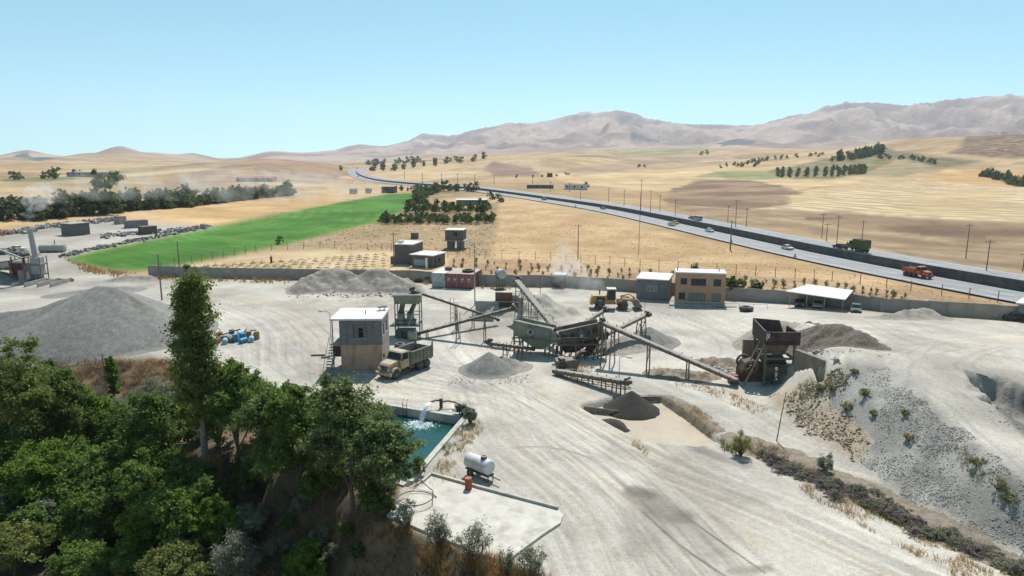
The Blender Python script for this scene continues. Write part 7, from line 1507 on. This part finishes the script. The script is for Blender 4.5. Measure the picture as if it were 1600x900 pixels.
line([(600, 268), (650, 262), (690, 258), (740, 252)], 20, 6, [0, 1, 3], 1.0, 2.0, 'tiny dark tree along the far valley by the highway', 'far valley trees', 'valley_tree', 2, 30)
line([(575, 258), (610, 257), (660, 254)], 24, 8, [0, 1], 1.8, 3.0, 'tiny dark tree in the hazy village at the valley end', 'village trees', 'village_tree', 2, 60)
line([(0, 283), (60, 280), (130, 276)], 14, 4, [0, 1], .8, 1.6, 'tiny tree around the farm on the left plain', 'trees at the left farm', 'farm_tree', 1)
line([(808, 277), (850, 276), (895, 274)], 11, 2, [0, 4], .5, .8, 'tiny shrub in the sapling row across the highway', 'sapling row across the highway', 'row_shrub', 1)
line([(1000, 262), (1010, 262)], 9, 2, [2, 0], 1.0, 1.6, 'green bush clump in the golden field centre right', 'bushes in the golden field', 'field_bush', 1)
line([(1150, 262), (1200, 252), (1280, 244)], 14, 8, [0, 2], .7, 1.1, 'small dark tree scattered on the slope left of the grove', 'scattered slope trees', 'slope_tree', 3, 25)
for a, b, s_, k, lb in ((1096, 243, 1.8, 1, 'left one of two lone dark trees on the golden ridge'), (1105, 242, 1.8, 1, 'right one of two lone dark trees on the golden ridge'), (437, 381, .45, 1, 'lone dark round bush in the green crop margin'), (767, 312, .9, 0, 'dark bush at the highway bend near the orchard, left one'), (780, 316, .9, 0, 'dark bush at the highway bend near the orchard, right one'),
                      (915, 296, .9, 2, 'green bush at the right end of the low white shed'), (533, 266, 1.2, 0, 'lone tree on the hill shoulder left of the highway bend'), (452, 306, 1.7, 1, 'round tree at the right end of the left tree line'), (86, 280, 2.0, 1, 'dark tree left of the white barn'), (704, 253, 1.6, 0, 'round tree on the skyline right of the tower building')):
    o = place(k, G(a, b), s_, lb, 'single trees of the plain', 'lone_tree'); del o['group']
# saplings behind the wall and stakes of the pale plot
sp = tree('x', 0, 0, 1.6, .38, leafmat('sapling_leaf', (.21, .225, .11), .35, .4), 130, 'spiky', 55, .11, .1, loc=Vector((0, -75, 0)), nl=6, name='sapling', cat='sapling', aspect=3); su = [0]
SAPL = 'young green sapling in the dry strip between wall and fence'; sp['label'] = SAPL; sp['group'] = 'saplings behind the wall'
for r_, (off, n_) in enumerate(((.25, 46), (.5, 46), (.78, 40))):
    top = [(705, 404), (860, 410), (1000, 421), (1150, 432), (1300, 443), (1420, 460)]; bot = [(705, 440), (870, 444), (1000, 451), (1150, 464), (1300, 474), (1420, 486)]
    for i in range(n_):
        f = (i+rs.random()*.5)/n_*5; k = min(4, int(f)); f -= k; x = top[k][0]*(1-f)+top[k+1][0]*f; yt = top[k][1]*(1-f)+top[k+1][1]*f; yb = bot[k][1]*(1-f)+bot[k+1][1]*f
        if 985 < x < 1140 and off > .45: continue
        if 1215 < x < 1330 and off > .6: continue
        q = G(x, yt+(yb-yt)*off*.85+rs.uniform(-1.5, 1.5)); s_ = rs.uniform(.6, 1.35)
        if not su[0]: sp.location = q; su[0] = 1
        else: copy_tree(sp, q, rs.random()*6, None, s_)
st_ = thing('vine_stake', 'small brown vine stake in the pale plot behind the wall', 'stake', (0, -80, 0), 0, 'vine stakes in the pale plot'); su = [0]
MB().bar((0, 0, -.1), (0, 0, .65), .05).build('stake', M_wood, st_); MB().hexa([(-.65, -.12, 0), (.65, -.12, 0), (.65, .12, 0), (-.65, .12, 0), (-.5, -.03, .12), (.5, -.03, .12), (.5, .03, .12), (-.5, .03, .12)]).build('soil_ridge', MATS['bank_soil'], st_)
A_, B_, C_, D_ = G(300, 417), G(606, 395), G(606, 433), G(262, 427)
for i in range(22):
    for j in range(9):
        u, v = (i+.5+rs.uniform(-.2, .2))/22, (j+.5+rs.uniform(-.15, .15))/9; q = (A_*(1-u)+B_*u)*(1-v)+(D_*(1-u)+C_*u)*v; q.z = hz(q.x, q.y)
        if not su[0]: st_.location = q; su[0] = 1
        else: copy_tree(st_, q, rs.uniform(-.2, .2), None, rs.uniform(.7, 1.2))
# ---------------------------------------------------------------- haze, smoke, dust
hb = MB().box(-9800, 9800, -9800, 9800, -14, 620).build('haze', None); tag(hb, kind='stuff')
m = bpy.data.materials.new('haze_air'); m.use_nodes = True; n = m.node_tree.nodes; n.clear(); pv = n.new('ShaderNodeVolumePrincipled'); ot = n.new('ShaderNodeOutputMaterial'); m.node_tree.links.new(pv.outputs[0], ot.inputs['Volume'])
pv.inputs['Color'].default_value = (.74, .87, 1.0, 1); pv.inputs['Density'].default_value = 7.5e-5; pv.inputs['Anisotropy'].default_value = .35; hb.data.materials.append(m)
def plume(name, pts, rad, dens, col, seed, scale):
    mb = MB(); V = []; mb.tube(pts, rad, 14); o = mb.build(name, None); tag(o, kind='stuff')
    m = bpy.data.materials.new(name); m.use_nodes = True; n = m.node_tree.nodes; n.clear(); l = m.node_tree.links; pv = n.new('ShaderNodeVolumePrincipled'); ot = n.new('ShaderNodeOutputMaterial'); l.new(pv.outputs[0], ot.inputs['Volume'])
    pv.inputs['Color'].default_value = (*col, 1); pv.inputs['Anisotropy'].default_value = .55; tc = n.new('ShaderNodeTexCoord'); nz = n.new('ShaderNodeTexNoise'); nz.inputs['Scale'].default_value = scale; nz.inputs['Detail'].default_value = 4; nz.inputs['Distortion'].default_value = .6
    l.new(tc.outputs['Object'], nz.inputs['Vector']); mr = n.new('ShaderNodeMapRange'); mr.inputs[1].default_value = .42; mr.inputs[2].default_value = .78; mr.inputs[4].default_value = dens; l.new(nz.outputs[0], mr.inputs[0]); l.new(mr.outputs[0], pv.inputs['Density'])
    o.data.materials.append(m); return o
ct = Vector((ph.x-.7, ph.y, topz)); 
plume('smoke', [ct+Vector(q) for q in ((0, 0, -.1), (-.4, .4, 1.2), (-.6, .8, 2.6), (-.2, 1.2, 4.2), (1.0, 2, 6), (3, 3, 7.5))], [.4, 1.0, 1.5, 2.0, 2.6, 1.8], .34, (.985, .99, 1.0), 1, .9)
plume('smoke', [ct+Vector(q) for q in ((.2, 1.4, 4.6), (3, 3, 6.4), (8, 6, 7.6), (16, 10, 8), (28, 18, 7.6), (42, 28, 6.5), (58, 40, 5.5))], [1.0, 2.3, 3.0, 3.4, 3.8, 3.8, 2.2], .10, (.98, .985, 1.0), 1, .3)
dl = G(905, 462); plume('dust_cloud', [dl+Vector(q) for q in ((6, -2, .3), (3, 0, 1.2), (0, 3, 2.2), (-2, 6, 3.4), (-2.5, 8, 5), (-2, 9, 7), (-1.5, 9.5, 8.5))], [.8, 1.9, 2.8, 3.2, 2.9, 2.2, .8], .20, (.985, .97, .95), 2, .4)
